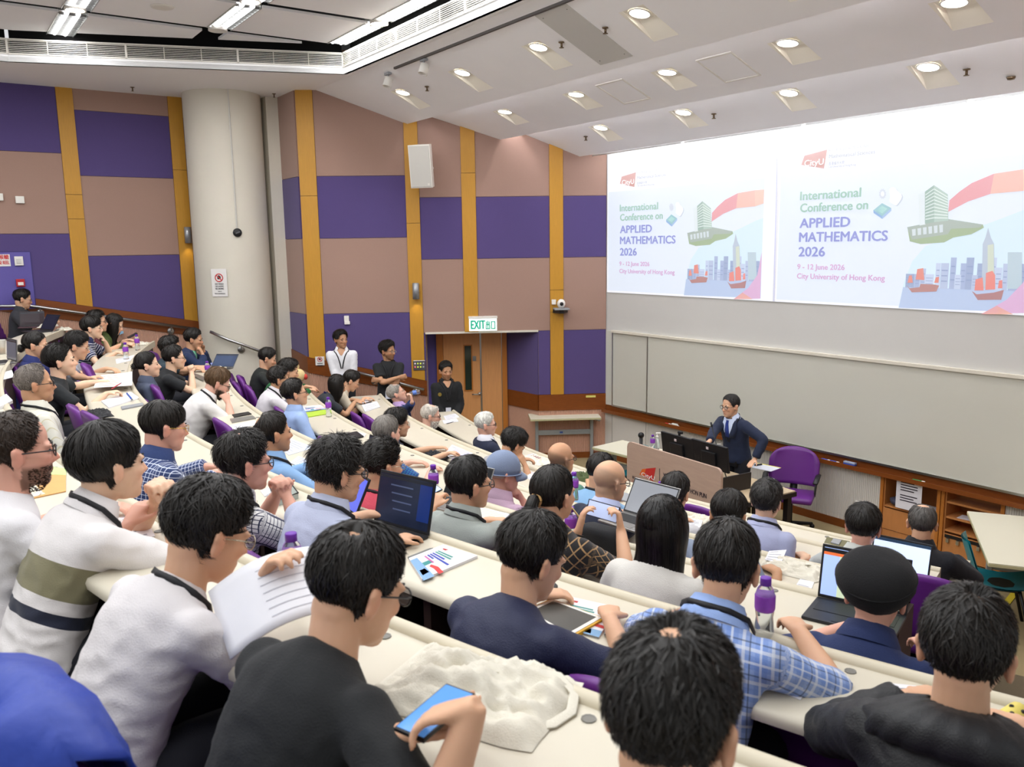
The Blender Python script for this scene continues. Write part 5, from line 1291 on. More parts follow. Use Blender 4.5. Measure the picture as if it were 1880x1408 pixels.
def ex_long(length=.44, n=1500, spread=.11, yb=-.01, a0=50):
    def f(g, M, tpt, rng):
        c = M @ Vector((0, 0, 0)); hs = [.135, .115, .09, .06, .0, -.06, -.12, -.2, -.3, -length]; ww = [.02, .055, .080, .095, .104, .102, .096, spread, spread*1.02, spread*.8]; dd = [.02, .062, .09, .108, .112, .106, .088, .07, .055, .045]
        yo = [-.02, -.015, -.012, -.010, -.006, -.008, -.012, -.03+yb, -.035+yb*2, -.03+yb*3]
        col = lambda az, h, k=1: (lambda i: c+Vector((math.sin(az)*np.interp(-h, [-x for x in hs], ww)*k, math.cos(az)*np.interp(-h, [-x for x in hs], dd)*k+np.interp(-h, [-x for x in hs], yo), h)))(0)
        az = [R(a0)+(2*math.pi-2*R(a0))*i/30 for i in range(31)]; hh = np.linspace(.135, -length, 22)
        g.grid([[col(a, h) for h in hh] for a in az])
        for i in range(n):
            a = rng.uniform(R(a0-6), 2*math.pi-R(a0-6)); k = rng.uniform(1.0, 1.05); h1 = rng.uniform(.04, .133); h2 = -length*rng.uniform(.75, 1.05); m = 9; f0 = len(g.v); dr = rng.normal(0, .05)
            for j in range(m):
                h = h1+(h2-h1)*j/(m-1); p = col(a+dr*j/m, h, k); sd = Vector((math.cos(a), -math.sin(a), 0))*.0016*(1-.7*(j/(m-1))**4); g.v += [tuple(p-sd), tuple(p+sd)]
            for j in range(m-1): g.f.append((f0+2*j, f0+2*j+1, f0+2*j+3, f0+2*j+2))
    return f
def WD(x, y, z, **k): d = dict(w=on_z(x, y, z), world=1); d.update(k); return d
def child(p, name, m, g, smooth=True): return g.build(name, m, p['root'], smooth)
def seat(p, who):
    b = p['base']; rz = p['root'].rotation_euler.z; f = Vector((-math.sin(rz), math.cos(rz), 0)); place_chair(b-f*.06, rz, ' '.join(('purple chair under '+who).split()[:16]))
def suit(p, jac, shirt='#dfe4ee', tie=None, w=1.0):
    """shirt wedge, lapels and tie on the chest"""
    t = p['tpt']; g = G(); rows = []
    for tt, a in ((1.0, 70), (.96, 52), (.90, 30), (.80, 20), (.68, 13), (.55, 5)):
        rows.append([t(tt, x, .019)[0] for x in np.linspace(-a, a, 7)])
    g.grid(rows); child(p, 'shirt_front', cloth(shirt), g)
    for s in (-1, 1):
        g = G(); r = []
        for tt, a in ((.985, 75), (.95, 56), (.90, 34), (.80, 24), (.68, 16), (.54, 6)): r.append([t(tt, s*(a-3), .022)[0], t(tt, s*(a+9+14*math.sin(tt*3.1)), .026)[0]])
        g.grid(r); o = child(p, 'lapel', cloth(jac), g); so = o.modifiers.new('s', 'SOLIDIFY'); so.thickness = .004
    if tie:
        g = G(); r = []
        for tt, wd in ((.975, .018), (.955, .016), (.90, .02), (.75, .028), (.56, .03)):
            c, n = t(tt, 0, .026); r.append([c-Vector((wd, 0, 0)), c+Vector((wd, 0, 0))])
        g.grid(r); o = child(p, 'tie', cloth(tie), g); so = o.modifiers.new('s', 'SOLIDIFY'); so.thickness = .006
def beardmesh(p, col, z0=-.045, n=420, L=.018, det=1):
    """hair on jaw and chin"""
    M = p['MH']; g = G(); rng = np.random.default_rng(5)
    for i in range(n):
        a = rng.uniform(-100, 100); z = rng.uniform(-.125, z0 if abs(a) > 22 else -.052)
        if abs(a) < 20 and -.082 < z < -.054: continue
        x = math.sin(R(a)); y = math.cos(R(a)); k = np.interp(z, [-.125, -.1, -.07, -.04], [.55, .85, 1, 1]); q = Vector((x*.058*k, .030+y*.060*k, z)); n_ = Vector((x, y*.8, -.5)).normalized(); e = q+n_*L*rng.uniform(.5, 1.1); s = Vector((y, -x, 0))*.004
        f0 = len(g.v); g.v += [tuple(M @ (q-s)), tuple(M @ (q+s)), tuple(M @ e)]; g.f.append((f0, f0+1, f0+2))
    child(p, 'beard', hair_mat(col, .6), g)
Z6, Z5, Z4, Z3, Z2, Z1 = ZK[5], ZK[4], ZK[3], ZK[2], ZK[1], ZK[0]
PP = {}
def add(key, who, *a, chair=True, **k):
    p = person(k.pop('pre', '')+who, *a, **k); PP[key] = p
    if chair: seat(p, who)
    return p
LS = dict(sleeve='long'); RS = dict(sleeve='roll')
# ---- sixth row (nearest the camera)
p = add('beardL', 'bearded man with dark glasses at the left edge in a white shirt', 33, 827, 6, 15, hy=8, hp=4, shirt=dict(col='#e4e2e4'), hair=hs_(col='#2b1f16', top=.008, side=.004, back=.005, front=.006, len=.016, lift=.004, line=[(0, 40), (25, 44), (45, 60), (62, 80), (78, 84), (98, 86), (112, 112), (135, 130), (180, 138)]), skin='p', glasses='d', det=3, arms=('desk', WD(232, 968, Z6+.05)), beard=(srgb('#5a4130'), .75), chair=False)
beardmesh(p, '#3a281c', n=900, L=.006)
p = add('striped', 'young man in white T-shirt with olive and navy chest stripes, hands clasped', 202, 853, 6, 26, hy=-4, hp=2, shirt=dict(pat=('bands', ('#e2dedd', '#847f62', '#1d2338'), ((.40, .62), (.235, .315))), wrinkle=.007, frac=.72), hair=dict(FRINGE, top=.026, back=.014, side=.014, line=[(0, 66), (35, 72), (55, 82), (68, 92), (78, 88), (98, 90), (112, 116), (135, 132), (180, 140)], n=8000), skin='el', lany=True, collar='#dcd8d8', det=3, arms=('clasp', 'clasp'), chair=False)
p = add('greyT', 'young man in pale grey T-shirt reading a curled booklet', 384, 978, 6, 32, hy=4, hp=24, shirt=dict(col='#d3cfd0', wrinkle=.009, frac=.72), hair=dict(MESSY, top=.026, n=8000, side=.012, back=.012, lift=.010, hang=-6), skin='e', lany=True, glasses='m', det=3, arms=(WD(478, 1070, Z6+.16, curl=.7), WD(398, 1140, Z6+.08, d=(.8, .5, .1), curl=.6)), chair=False)
p = add('blackT', 'young man in black T-shirt and black glasses tapping a phone', 657, 1078, 6, 32, hy=8, hp=22, shirt=dict(col='#1a1c1e', wrinkle=.008, frac=.78), hair=hs_(top=.018, side=.006, back=.006, front=.016, lift=.006, n=9000, len=.03, bald=((.15, -.55, 1), 9)), skin='e', glasses='d', det=3, arms=(dict(w=on_z(752, 1345, Z6+.085), world=1, d=(.93, .33, .03), n=(0, 0, 1), curl=.45), dict(w=on_z(872, 1296, Z6+.2), world=1, d=(-.85, .2, -.3), n=(-.2, -.1, -1), curl=.42, pole=(1, -.4, -.7))), chair=False)
p = add('bottom', 'man with close cropped dark hair at the bottom of the view', 1237, 1315, 6, 14, hy=-2, hp=10, shirt=dict(col='#8f96a6'), hair=hs_(col='#1b1815', top=.012, side=.006, back=.006, front=.012, lift=.008, len=.022, n=11000, bald=((-.03, -.22, 1), 11)), skin='e', det=3, arms=('lap', 'lap'), chair=False)
p = add('backrow', 'man in dark grey shirt and glasses seated at the far left top row', 42, 549, 6, 10, hy=-22, hp=14, shirt=dict(col='#33343a', sleeve='roll'), hair=SHORT, skin='e', glasses='m', collar='#33343a', arms=('desk', 'desk'))
# ---- fifth row
p = add('jacket', 'man with short black hair in a crinkled black rain jacket', 1774, 1192, 5, 14, hy=0, hp=6, shirt=dict(col='#1b1c1f', sleeve='long', wrinkle=.016, rough=.55, name='rain_jacket'), hair=hs_(top=.016, side=.008, back=.008, n=11000, lift=.008, len=.026, bald=((.1, -.15, 1), 10)), skin='e', det=3, build=1.05, arms=('desk', dict(w=on_z(1876, 1330, Z5+.06), world=1, d=(-.8, .5, 0), curl=.8)))
g = G(); t = p['tpt']; rows = []
for tt, off in ((1.0, .004), (.985, .03), (.95, .055), (.90, .05), (.84, .028), (.80, .012)): rows.append([t(min(tt, 1.0), a, off+.008*math.sin(a*.3+tt*20))[0]+Vector((0, -.01 if tt < .97 else 0, .012)) for a in np.linspace(70, 290, 30)])
g.grid(rows); o = child(p, 'hood', cloth('#1b1c1f', .55), g); o.modifiers.new('s', 'SOLIDIFY').thickness = .006
p = add('plaid', 'man in light blue plaid shirt with black lanyard looking down', 1334, 1040, 5, 26, hy=-13, hp=16, shirt=dict(pat=('plaid', ('#8fa8dc', '#6688cc', '#e6ebf4', '#1f2a44'), .085), frac=.95, wrinkle=.006), hair=hs_(top=.016, side=.008, back=.008, n=8000, lift=.007, bald=((-.25, -.35, 1), 9)), skin='e', lany=True, collar='#93addf', glasses='d', det=3, arms=('desk', 'desk'))
p = add('navyT', 'man in navy sports T-shirt bending over a yellow cased tablet', 978, 1024, 5, 28, hy=16, hp=22, shirt=dict(col='#1e2444', wrinkle=.007, rough=.6, frac=.8), hair=dict(SHORT, top=.022, side=.012, back=.010, n=8000), skin='e', det=3, arms=('desk', 'desk'))
p = add('bluegrey', 'man with spiky black hair in a pale blue grey shirt typing', 621, 865, 5, 18, hy=8, hp=12, shirt=dict(col='#b3bad2', sleeve='roll', wrinkle=.008), hair=dict(SPIKY, side=.007, back=.006, top=.026, n=7000, lift=.02), skin='e', glasses='d', lany=True, collar='#b3bad2', det=3, build=1.08, arms=('desk', WD(722, 994, Z5+.04, d=(.6, .75, 0))))
p = add('check', 'man in white and navy checked shirt with hands at his chin', 450, 848, 5, 20, hy=8, hp=6, shirt=dict(pat=('check', ('#dcdad6', '#2a2f4a', '#1c2038'), .018, .2), sleeve='roll'), hair=hs_(top=.02, side=.012, back=.012, n=6000, lift=.012, swirl=18, bald=((0, -.35, 1), 15)), skin='p', glasses='d', lany=True, collar='#cfcfd4', det=3, build=1.12, arms=('clasp', 'clasp'))
p = add('navyplaid', 'man in navy and white checked shirt with thinning combed hair', 302, 783, 5, 15, hy=4, hp=10, shirt=dict(pat=('check', ('#2d3f6e', '#c9d2e4', '#e2e6ee'), .022, .16), sleeve='long'), hair=dict(FRINGE, col='#1e1a16', top=.014, front=.012, side=.010, n=5000, bald=((0, -.05, 1), 13)), skin='p', glasses='g', collar='#2d3f6e', det=2, build=1.1, arms=('desk', WD(392, 868, Z5+.04, d=(.6, .75, 0))))
p = add('cream', 'grey haired man in cream pinstripe shirt with black glasses', 65, 705, 5, 2, hy=0, hp=0, shirt=dict(pat=('stripes', ('#dedccf', '#cfc8a8'), .03, .14, 1), sleeve='long'), hair=grey('#6a625b', top=.010, side=.006, back=.007, len=.016, line=[(0, 38), (30, 44), (50, 64), (68, 84), (78, 84), (98, 86), (112, 112), (135, 128), (180, 134)]), skin='ed', glasses='d', lany=True, collar='#dedccf', det=2, build=1.15, arms=('lap', 'lap'))
p = add('blackTL', 'man with swept black hair in black T-shirt holding a red pen', 112, 663, 5, 16, hy=4, hp=-2, shirt=dict(col='#232629'), hair=dict(SHORT, top=.028, side=.016, back=.016, len=.05, comb=150), skin='el', det=2, arms=(WD(190, 700, Z5+.05, d=(.9, .4, 0), curl=.7), WD(196, 722, Z5+.05, d=(.9, .4, .1), curl=.8)))
p = add('bunF', 'woman with a low black bun and glasses in a navy polo', 66, 634, 5, 14, hy=6, hp=6, shirt=dict(col='#27306b'), hair=dict(SHORT, top=.010, side=.007, back=.010, front=.010, lift=.002, extra=ex_bun((0, -.12, -.035))), skin='e', glasses='m', collar='#27306b', arms=('desk', 'desk'))
p = add('reader', 'man with side faded hair and glasses reading printed papers', 142, 635, 5, 22, hy=6, hp=18, shirt=dict(col='#a9adbb'), hair=dict(SPIKY, side=.003, back=.004, top=.026, lift=.012), skin='e', glasses='m', det=2, arms=('desk', WD(172, 697, Z5+.06, d=(.9, .3, .1), curl=.7)))
p = add('polo', 'young man in navy white striped polo resting chin on hand', 169, 602, 5, 20, hy=0, hp=2, shirt=dict(pat=('stripes', ('#23284d', '#d7d8e0'), .026, .25)), hair=FRINGE, skin='el', glasses='m', collar='#262b52', arms=('chin', WD(214, 647, Z5+.04, d=(.9, .3, 0))))
p = add('hidden', 'dark haired man in glasses half hidden behind the striped polo', 179, 591, 5, 15, hy=0, shirt=dict(col='#5a2230'), hair=MESSY, skin='e', glasses='d', arms=('desk', 'desk'))
p = add('olive', 'woman with long dark hair in olive top looking at her phone', 210, 595, 5, 26, hy=0, hp=26, shirt=dict(col='#4c5a2c', sleeve='long'), hair=dict(SHORT, top=.012, side=.008, back=.010, front=.008, lift=.002, extra=ex_long(.3, 300, .07)), skin='el', arms=(WD(226, 626, Z5+.06, d=(.9, .2, .2)), WD(232, 632, Z5+.05, d=(.9, .2, .1))))
# ---- fourth row
p = add('beret', 'man in black beret and navy polo working on a laptop', 1608, 1092, 4, 26, hy=-6, hp=14, ht=0, shirt=dict(col='#1f2d58', frac=.9), hair=hs_(top=.004, side=.004, back=.005, front=.002, n=600, lift=.002), skin='p', collar='#1f2d58', det=3, arms=('desk', 'desk'))
M = p['MH']; g = G(); m_ber = cloth('#141416', .95); pr = [(0, .118), (.04, .116), (.075, .106), (.10, .085), (.114, .055), (.113, .025), (.101, -.002), (.088, -.022), (.080, -.034), (.076, -.03)]; MM = M.to_3x3() @ Matrix.Rotation(R(34), 3, 'X'); g.lathe(pr, M @ Vector((0, -.020, .022)), 36, MM)
for i in range(len(g.v)): v = Vector(g.v[i]); g.v[i] = tuple(v+Vector((1, 1, 1))*.005*noise.noise(v*14))
child(p, 'beret', m_ber, g)
g = G(); seam = [M @ (Vector((0, -.020, .022))+Matrix.Rotation(R(34), 3, 'X') @ Vector((.1145*math.cos(a), .1145*math.sin(a), .05))) for a in np.linspace(0, 6.28, 40)]; g.tube(seam, .0025, 5, cap=False); child(p, 'beret_seam', m_ber, g)
p = add('longh', 'woman with very long straight black hair in a white cardigan', 1217, 968, 4, 13, hy=0, hp=6, shirt=dict(col='#cfccc6', sleeve='long'), hair=dict(SHORT, top=.010, side=.010, back=.010, front=.008, lift=.001, swirl=3, len=.09, n=3500, col='#0f0d0c', extra=ex_long(.43, 1800, .115, -.025), rough_m=.34), skin='e', det=2, arms=('lap', 'lap'))
pq = at_depth(1108, 938, 3.95)
p = add('pony', 'woman with black ponytail photographing with a raised phone', 1017, 908, 4, 6, hy=0, hp=2, shirt=dict(pat=('lattice', ('#1c1a1b', '#a5835a'), .06), sleeve='roll'), hair=dict(SHORT, top=.014, side=.010, back=.012, front=.010, lift=.002, len=.06, n=4500, extra=ex_pony(.17, .030, (0, -.10, .0))), skin='e', det=2, arms=(dict(w=at_depth(1062, 975, 3.86), world=1, d=(.25, .25, .8), n=(.9, .1, 0), curl=.55, pole=(-.6, -.2, -1)), dict(w=at_depth(1140, 975, 3.86), world=1, d=(-.1, .15, .9), n=(-.9, .1, .1), curl=.9, pole=(.8, -.2, -1))))
M = p['MH']; g = G(); c = M @ Vector((0, -.115, .0)); e = (M.to_3x3() @ Vector((0, -1, .1))).normalized(); sx = Vector((1, 0, 0)); sy = e.cross(sx).normalized(); g.tube([c+sx*.027*math.cos(a)+sy*.027*math.sin(a) for a in np.linspace(0, 6.28, 20)], .008, 8, cap=False); child(p, 'hair_tie', mat('tie_tan', '#b08a54', .6), g)
g = G(); W = p['hands'][0][0]; hd = p['hands'][0][1]; sx = hd.orthogonal().normalized(); sy = hd.cross(sx); g.tube([W-hd*.02+sx*.03*math.cos(a)+sy*.03*math.sin(a) for a in np.linspace(0, 6.28, 20)], .005, 6, cap=False); child(p, 'wrist_band', m_black, g)
p = add('greyshirt', 'man with cropped hair and glasses in grey green shirt', 862, 888, 4, 16, hy=14, hp=4, shirt=dict(col='#9da49f', sleeve='short', frac=.85), hair=hs_(col='#1d1b19', top=.014, side=.008, back=.007, n=5000, lift=.006, bald=((-.1, -.75, 1), 8)), skin='e', glasses='d', lany=True, collar='#9da49f', det=2, arms=('desk', WD(948, 950, Z4+.04, d=(.7, .65, 0))))
p = add('red', 'man in coral red polo with round glasses holding a phone', 703, 853, 4, 16, hy=6, hp=10, shirt=dict(col='#c94a5c'), hair=dict(SHORT, top=.022, side=.010, back=.010, n=4500, lift=.012, comb=200), skin='e', glasses='m', lany=True, det=2, arms=('desk', WD(792, 935, Z4+.09, d=(.3, .5, .6), curl=.8)))
p = add('lblue', 'older man with thinning combed hair in light blue shirt', 502, 795, 4, 6, hy=2, hp=0, shirt=dict(col='#86acd8', sleeve='long'), hair=hs_(col='#1d1813', top=.010, side=.008, back=.008, n=3500, len=.05, bald=((-.35, -.95, .9), 24)), skin='ed', lany=True, collar='#86acd8', det=2, arms=('desk', 'desk'))
p = add('beard', 'brown bearded man in rolled white shirt leaning on his hand', 400, 703, 4, 30, hy=2, hp=26, shirt=dict(col='#dcd9d6', sleeve='roll'), hair=hs_(col='#5a432b', top=.02, side=.012, back=.012, lift=.010), skin='l', glasses='d', lany=True, collar='#dcd9d6', det=2, build=1.15, beard=(srgb('#3b291b'), .9), arms=('lap', 'cheek'))
beardmesh(p, '#33241a', n=700, L=.025)
p = add('mbun', 'man with hair tied in a bun in slate blue shirt', 271, 670, 4, 6, hy=2, hp=-2, shirt=dict(col='#4b5368'), hair=dict(SHORT, top=.010, side=.007, back=.008, front=.008, lift=.002, len=.06, extra=ex_bun((0, -.112, .0), .030)), skin='el', collar='#4b5368', arms=('lap', 'lap'))
p = add('clasp', 'man in black T-shirt and glasses with hands clasped at his mouth', 320, 657, 4, 20, hy=0, hp=2, shirt=dict(col='#1e2023'), hair=SHORT, skin='el', glasses='d', arms=('clasp', 'clasp'))
p = add('curly', 'curly haired man with glasses behind the clasped hands', 314, 640, 4, 20, hy=2, hp=4, shirt=dict(col='#2b3a44'), hair=CURLY, skin='e', glasses='m', arms=('desk', WD(388, 672, Z4+.04, d=(.95, .2, 0))))
p = add('blazer', 'man in navy blazer and green shirt with fists at his face', 356, 623, 4, 20, hy=6, hp=10, shirt=dict(col='#1d2c4e', sleeve='long', name='blazer'), hair=dict(SHORT, top=.028, side=.006, back=.006), skin='ed', arms=('cheek', 'chin'))
suit(p, '#1d2c4e', '#6fb394')
# ---- third row
p = add('cap', 'man in grey blue cap and lilac shirt with hand at chin', 925, 868, 3, 16, hy=20, hp=10, shirt=dict(col='#c0a2b8', sleeve='long'), hair=grey('#b9a99b', top=.002, side=.002, back=.003, front=.001, n=0), skin='p', collar='#c0a2b8', det=2, build=1.08, arms=('lap', 'chin'), brow='#8a7a6a')
M = p['MH']; m_cap = cloth('#7d8ba6', .9); g = G(); rows = []
for t in np.linspace(0, 1, 9): rows.append([M @ Vector((.086*math.sin(t*1.5)*math.sin(a), -.012+.106*math.sin(t*1.5)*math.cos(a), .028+.104*math.cos(t*1.5))) for a in np.linspace(0, 2*math.pi, 33)])
rows.append([M @ Vector((.087*math.sin(a), -.012+.107*math.cos(a), .012-.014*(1-math.cos(a))/2)) for a in np.linspace(0, 2*math.pi, 33)])
g.grid(rows); cp = child(p, 'cap', m_cap, g); cp.modifiers.new('s', 'SOLIDIFY').thickness = .003
g = G(); rows = [[M @ Vector((.084*math.sin(a)*(1+.0*t), (.09*math.cos(a))*(1+.78*t)-.012+.0, .018-.03*t*t-.02*abs(math.sin(a))*t)) for a in np.linspace(-1.15, 1.15, 15)] for t in np.linspace(0, 1, 5)]; g.grid(rows); br = child(p, 'cap_brim', m_cap, g); br.modifiers.new('s', 'SOLIDIFY').thickness = .004
g = G(); g.tube([M @ Vector((.0875*math.sin(a), -.012+.1075*math.cos(a), .010-.014*(1-math.cos(a))/2)) for a in np.linspace(0, 6.28, 33)], [(.003, .013)]*33, 6, fx=(0, 0, 1), cap=False); child(p, 'cap_band', m_cap, g)
p = add('bald', 'bald man with glasses in a dark navy suit', 1120, 884, 3, 16, hy=12, hp=8, shirt=dict(col='#1f2538', sleeve='long', name='suit_jacket', wrinkle=.005), stub=(srgb('#8a7868'), .55, .06), skin='e', glasses='d', collar='#b9c4e8', det=2, build=1.05, arms=('desk', WD(1168, 918, Z3+.06, curl=.9)))
suit(p, '#1f2538', '#b9c4e8')
p = add('slate', 'man with cropped dark hair in slate blue T-shirt behind the plaid shirt', 1338, 947, 3, 26, hy=-8, hp=22, shirt=dict(col='#8793a8'), hair=hs_(top=.018, side=.009, back=.008, n=4500, bald=((-.2, -.5, 1), 8)), skin='ed', det=2, arms=('desk', WD(1428, 1050, Z3+.03, d=(-.3, .9, 0))))
p = add('teal', 'grey haired man in green and blue checked shirt', 710, 795, 3, 10, hy=-12, hp=4, shirt=dict(pat=('check', ('#1d7a86', '#21459c', '#16306c'), .02, .45)), hair=grey('#6f6a64', top=.012, side=.007, back=.007, n=2600), skin='l', det=2, arms=('desk', 'desk'))
p = add('blueyoung', 'young man with glasses in light blue shirt looking up', 542, 722, 3, 4, hy=6, hp=-6, shirt=dict(col='#9cb5e0', sleeve='long'), hair=dict(SHORT, top=.024, side=.012), skin='e', glasses='d', collar='#9cb5e0', arms=('lap', 'lap'))
p = add('whitelany', 'man in white shirt with black lanyard and wavy black hair', 513, 696, 3, 22, hy=4, hp=6, shirt=dict(col='#d9d5da', sleeve='long'), hair=dict(MESSY, top=.024, side=.010), skin='ed', lany=True, collar='#d9d5da', arms=('chin', 'chin'))
p = add('greensw', 'man with spiky hair in a green jumper', 531, 681, 3, 30, hy=8, hp=16, shirt=dict(col='#14592c', sleeve='long', name='jumper'), hair=MESSY, skin='e', arms=('desk', 'desk'))
p = add('blackT3', 'man in black T-shirt looking down in front of the column', 491, 658, 3, 16, hy=0, hp=20, shirt=dict(col='#202422'), hair=SHORT, skin='e', arms=('desk', 'desk'))
# ---- second row
p = add('bluehair', 'young woman with dark hair tinted blue in a charcoal top', 619, 707, 2, 30, hy=0, hp=22, shirt=dict(col='#30343a'), hair=dict(SHORT, top=.012, side=.010, back=.010, front=.008, lift=.002, extra=ex_long(.30, 400, .075)), skin='ed', arms=('desk', WD(652, 737, Z2+.04, d=(.95, .2, 0))))
M = p['MH']; g = G(); rng = np.random.default_rng(3); c = M @ Vector((0, -.06, -.1)); long_strands(g, [c+Vector((0, -.05, .0)), c+Vector((0, -.075, -.08)), c+Vector((0, -.09, -.17)), c+Vector((0, -.08, -.24))], .05, .06, 160, rng, .004, .01, .02); child(p, 'blue_hair_ends', hair_mat('#2b2f7c'), g)
p = add('creamT', 'young man in cream T-shirt resting head on hand over notes', 645, 699, 2, 32, hy=4, hp=30, shirt=dict(col='#cfc5b0'), hair=SHORT, skin='e', glasses='m', arms=('lap', WD(668, 731, Z2+.04, d=(.95, .2, 0))))
p = add('navyglass', 'man with glasses in dark navy top writing in a notebook', 730, 778, 2, 20, hy=8, hp=6, shirt=dict(col='#232a42'), hair=MESSY, skin='e', glasses='m', det=2, arms=(WD(798, 822, Z2+.04, d=(.95, .2, 0)), WD(822, 832, Z2+.05, d=(.9, .4, 0), curl=.9)))
p = add('greyTface', 'man with puffy black hair and grey T-shirt resting his face on his hand', 943, 816, 2, 34, hy=4, hp=34, shirt=dict(col='#a7a4a6'), hair=dict(MESSY, top=.03), skin='ed', det=2, arms=('desk', 'cheek'))
p = add('green', 'bald man with glasses in a sage green T-shirt', 1030, 842, 2, 6, hy=4, hp=2, shirt=dict(col='#5d8f7c', frac=.8), stub=(srgb('#6b5544'), .7, .03), skin='ed', glasses='d', det=2, build=1.25, arms=('lap', WD(1082, 893, Z2+.05)))
p = add('bluebehind', 'dark haired man in light blue shirt partly hidden by the bald suited man', 1103, 866, 2, 20, hy=0, hp=14, shirt=dict(col='#86b0d6'), hair=SHORT, skin='e', lany=True, det=1, arms=('desk', 'desk'))
p = add('dark1245', 'man with glossy black hair in front of the lectern lettering', 1240, 905, 2, 16, hy=-14, hp=14, shirt=dict(col='#d4d4d6'), hair=dict(SHORT, n=3000, bald=((-.1, -.2, 1), 8)), skin='e', det=2, arms=('desk', 'desk'))
p = add('lilac', 'man in pale lavender shirt with black lanyard seen from behind', 1408, 920, 2, 16, hy=-6, hp=6, shirt=dict(col='#aab0cf', sleeve='roll'), hair=dict(MESSY, col='#23211f', top=.020, side=.012, n=4500, lift=.012), skin='el', lany=True, collar='#b4badb', det=2, arms=('desk', WD(1482, 1024, Z2+.04, d=(-.2, .95, 0))))
p = add('grey2', 'man with bowl cut black hair in pale grey shirt', 1585, 968, 2, 16, hy=-10, hp=8, shirt=dict(col='#b4b8b6', sleeve='short'), hair=dict(SHORT, top=.022, side=.016, back=.012, n=4500, line=[(0, 66), (35, 72), (55, 82), (68, 88), (78, 84), (98, 86), (112, 108), (135, 116), (180, 118)]), skin='p', collar='#bcbfba', det=2, arms=('desk', 'desk'))
# ---- front row
p = add('whitehair', 'white haired man with glasses in a dark navy suit', 892, 779, 1, 2, hy=24, hp=2, shirt=dict(col='#20263c', sleeve='long', name='suit_jacket', wrinkle=.004), hair=grey('#cfcac2', top=.012, side=.008, back=.009, n=2200), skin='l', glasses='d', collar='#dfe0e8', arms=('lap', 'lap'), brow='#a09a90')
suit(p, '#20263c', '#e0e1e8', '#15151a')
p = add('whitebeard', 'white bearded man with black lanyard in a white shirt', 791, 763, 1, 18, hy=18, hp=8, shirt=dict(col='#d8d9de'), hair=grey('#b9b2a8', top=.010, side=.008, back=.009, bald=((0, .1, 1), 26)), skin='l', glasses='d', lany=True, beard=(srgb('#b5aea6'), .8), arms=('lap', 'lap'), brow='#a09a90')
beardmesh(p, '#cfc8c0', n=400, L=.014)
p = add('drink', 'grey haired man in blue suit drinking from a water bottle', 728, 722, 1, -4, hy=10, hp=-22, shirt=dict(col='#28386a', sleeve='long', name='suit_jacket'), hair=grey('#8f8a82', top=.010, side=.010, back=.012, bald=((0, .3, 1), 26)), skin='l', glasses='m', collar='#b79ac8', arms=('lap', dict(w=at_depth(757, 738, 10.35), world=1, d=(-.15, .1, .9), n=(-1, 0, 0), curl=.8, pole=(.5, -.3, -1))), brow='#8a8278')
suit(p, '#28386a', '#b79ac8')
p = add('blacksuit', 'balding grey haired man in black suit seen from behind at right', 1693, 960, 1, 10, hy=-12, hp=2, shirt=dict(col='#16181f', sleeve='long', name='suit_jacket', wrinkle=.004), hair=grey('#4a4744', top=.008, side=.008, back=.008, n=3200, bald=((0, .05, 1), 28)), skin='e', collar='#16181f', det=2, build=1.12, arms=('desk', 'desk'))
def open_neck(p, skin):
    g = G(); t = p['tpt']; g.grid([[t(tt, x, .0165)[0] for x in np.linspace(-a, a, 5)] for tt, a in ((1.0, 60), (.965, 40), (.93, 22), (.88, 12), (.82, 3))]); o = child(p, 'open_neck', mat('neck_'+skin, SKIN[skin], .5), g)
# ---- standing people
def stander(key, who, px, py, dep, h, **k):
    q = at_depth(px, py, dep); sc = h/1.73; la = k.get('lean', 2)
    hcz = (.93+.5+.134)*sc-.003; p = person(who, px, py, None, la, stand=q.z-hcz, sc=sc, group='standing people', **{a: b for a, b in k.items() if a != 'lean'}); PP[key] = p; return p
p = stander('man1', 'standing man in white shirt with lanyard and name badge by the timber strip', 626, 623, 12.5, 1.74, absyaw=188, hy=-34, hp=2, shirt=dict(col='#e6e6ea', sleeve='roll', badge=.16), hair=dict(MESSY, top=.022, side=.012, front=.02), skin='b', lany=True, collar='#e6e6ea', det=2, arms=(dict(w=(-.04, .16, .86), d=(.7, .2, -.5)), dict(w=(.02, .18, .84), d=(-.7, .2, -.4))))
open_neck(p, 'b')
p = stander('man2', 'standing man in black T-shirt with crossed arms and glasses', 712, 644, 12.0, 1.74, absyaw=190, hy=-52, hp=4, shirt=dict(col='#1b1d1f', badge=.0), hair=dict(CURLY, top=.028), skin='b', glasses='m', lany=True, det=2, arms=(dict(w=(.13, .20, 1.18), d=(1, .05, .05), pole=(-1, .1, -.6), n=(0, -1, 0), curl=.8), dict(w=(-.13, .23, 1.21), d=(-1, .05, .1), pole=(1, .1, -.6), n=(0, -1, 0), curl=.8)), pants='#141518', beard=(srgb('#2b1c14'), .5))
g = G(); q, n = p['tpt'](-.02, 5, .03); g.box(q+Vector((0, .02, .03)), (.09, .004, .11)); child(p, 'name_badge', mat('badge_white', '#dfe3ee', .4), g, False)
p = stander('man3', 'standing man in black shirt with lanyard in front of the door', 819, 681, 11.9, 1.70, absyaw=196, hy=-6, hp=6, shirt=dict(col='#17181a', sleeve='long', badge=.12), hair=dict(SHORT, top=.024, side=.008), skin='b', lany=True, collar='#17181a', det=2, arms=(dict(w=(-.08, .18, .86), d=(.6, .2, -.5)), dict(w=(.05, .19, .85), d=(-.6, .2, -.5))), beard=(srgb('#2b1c14'), .4))
g = G(); q, n = p['tpt'](.62, 40, .02); g.lathe([(.028, 0), (.028, .004), (0, .004)], q, 14, frame3((0, 0, 0), n.orthogonal(), n.cross(n.orthogonal())).to_3x3()); child(p, 'chest_emblem', mat('emblem_gold', '#8a7430', .6), g, False)
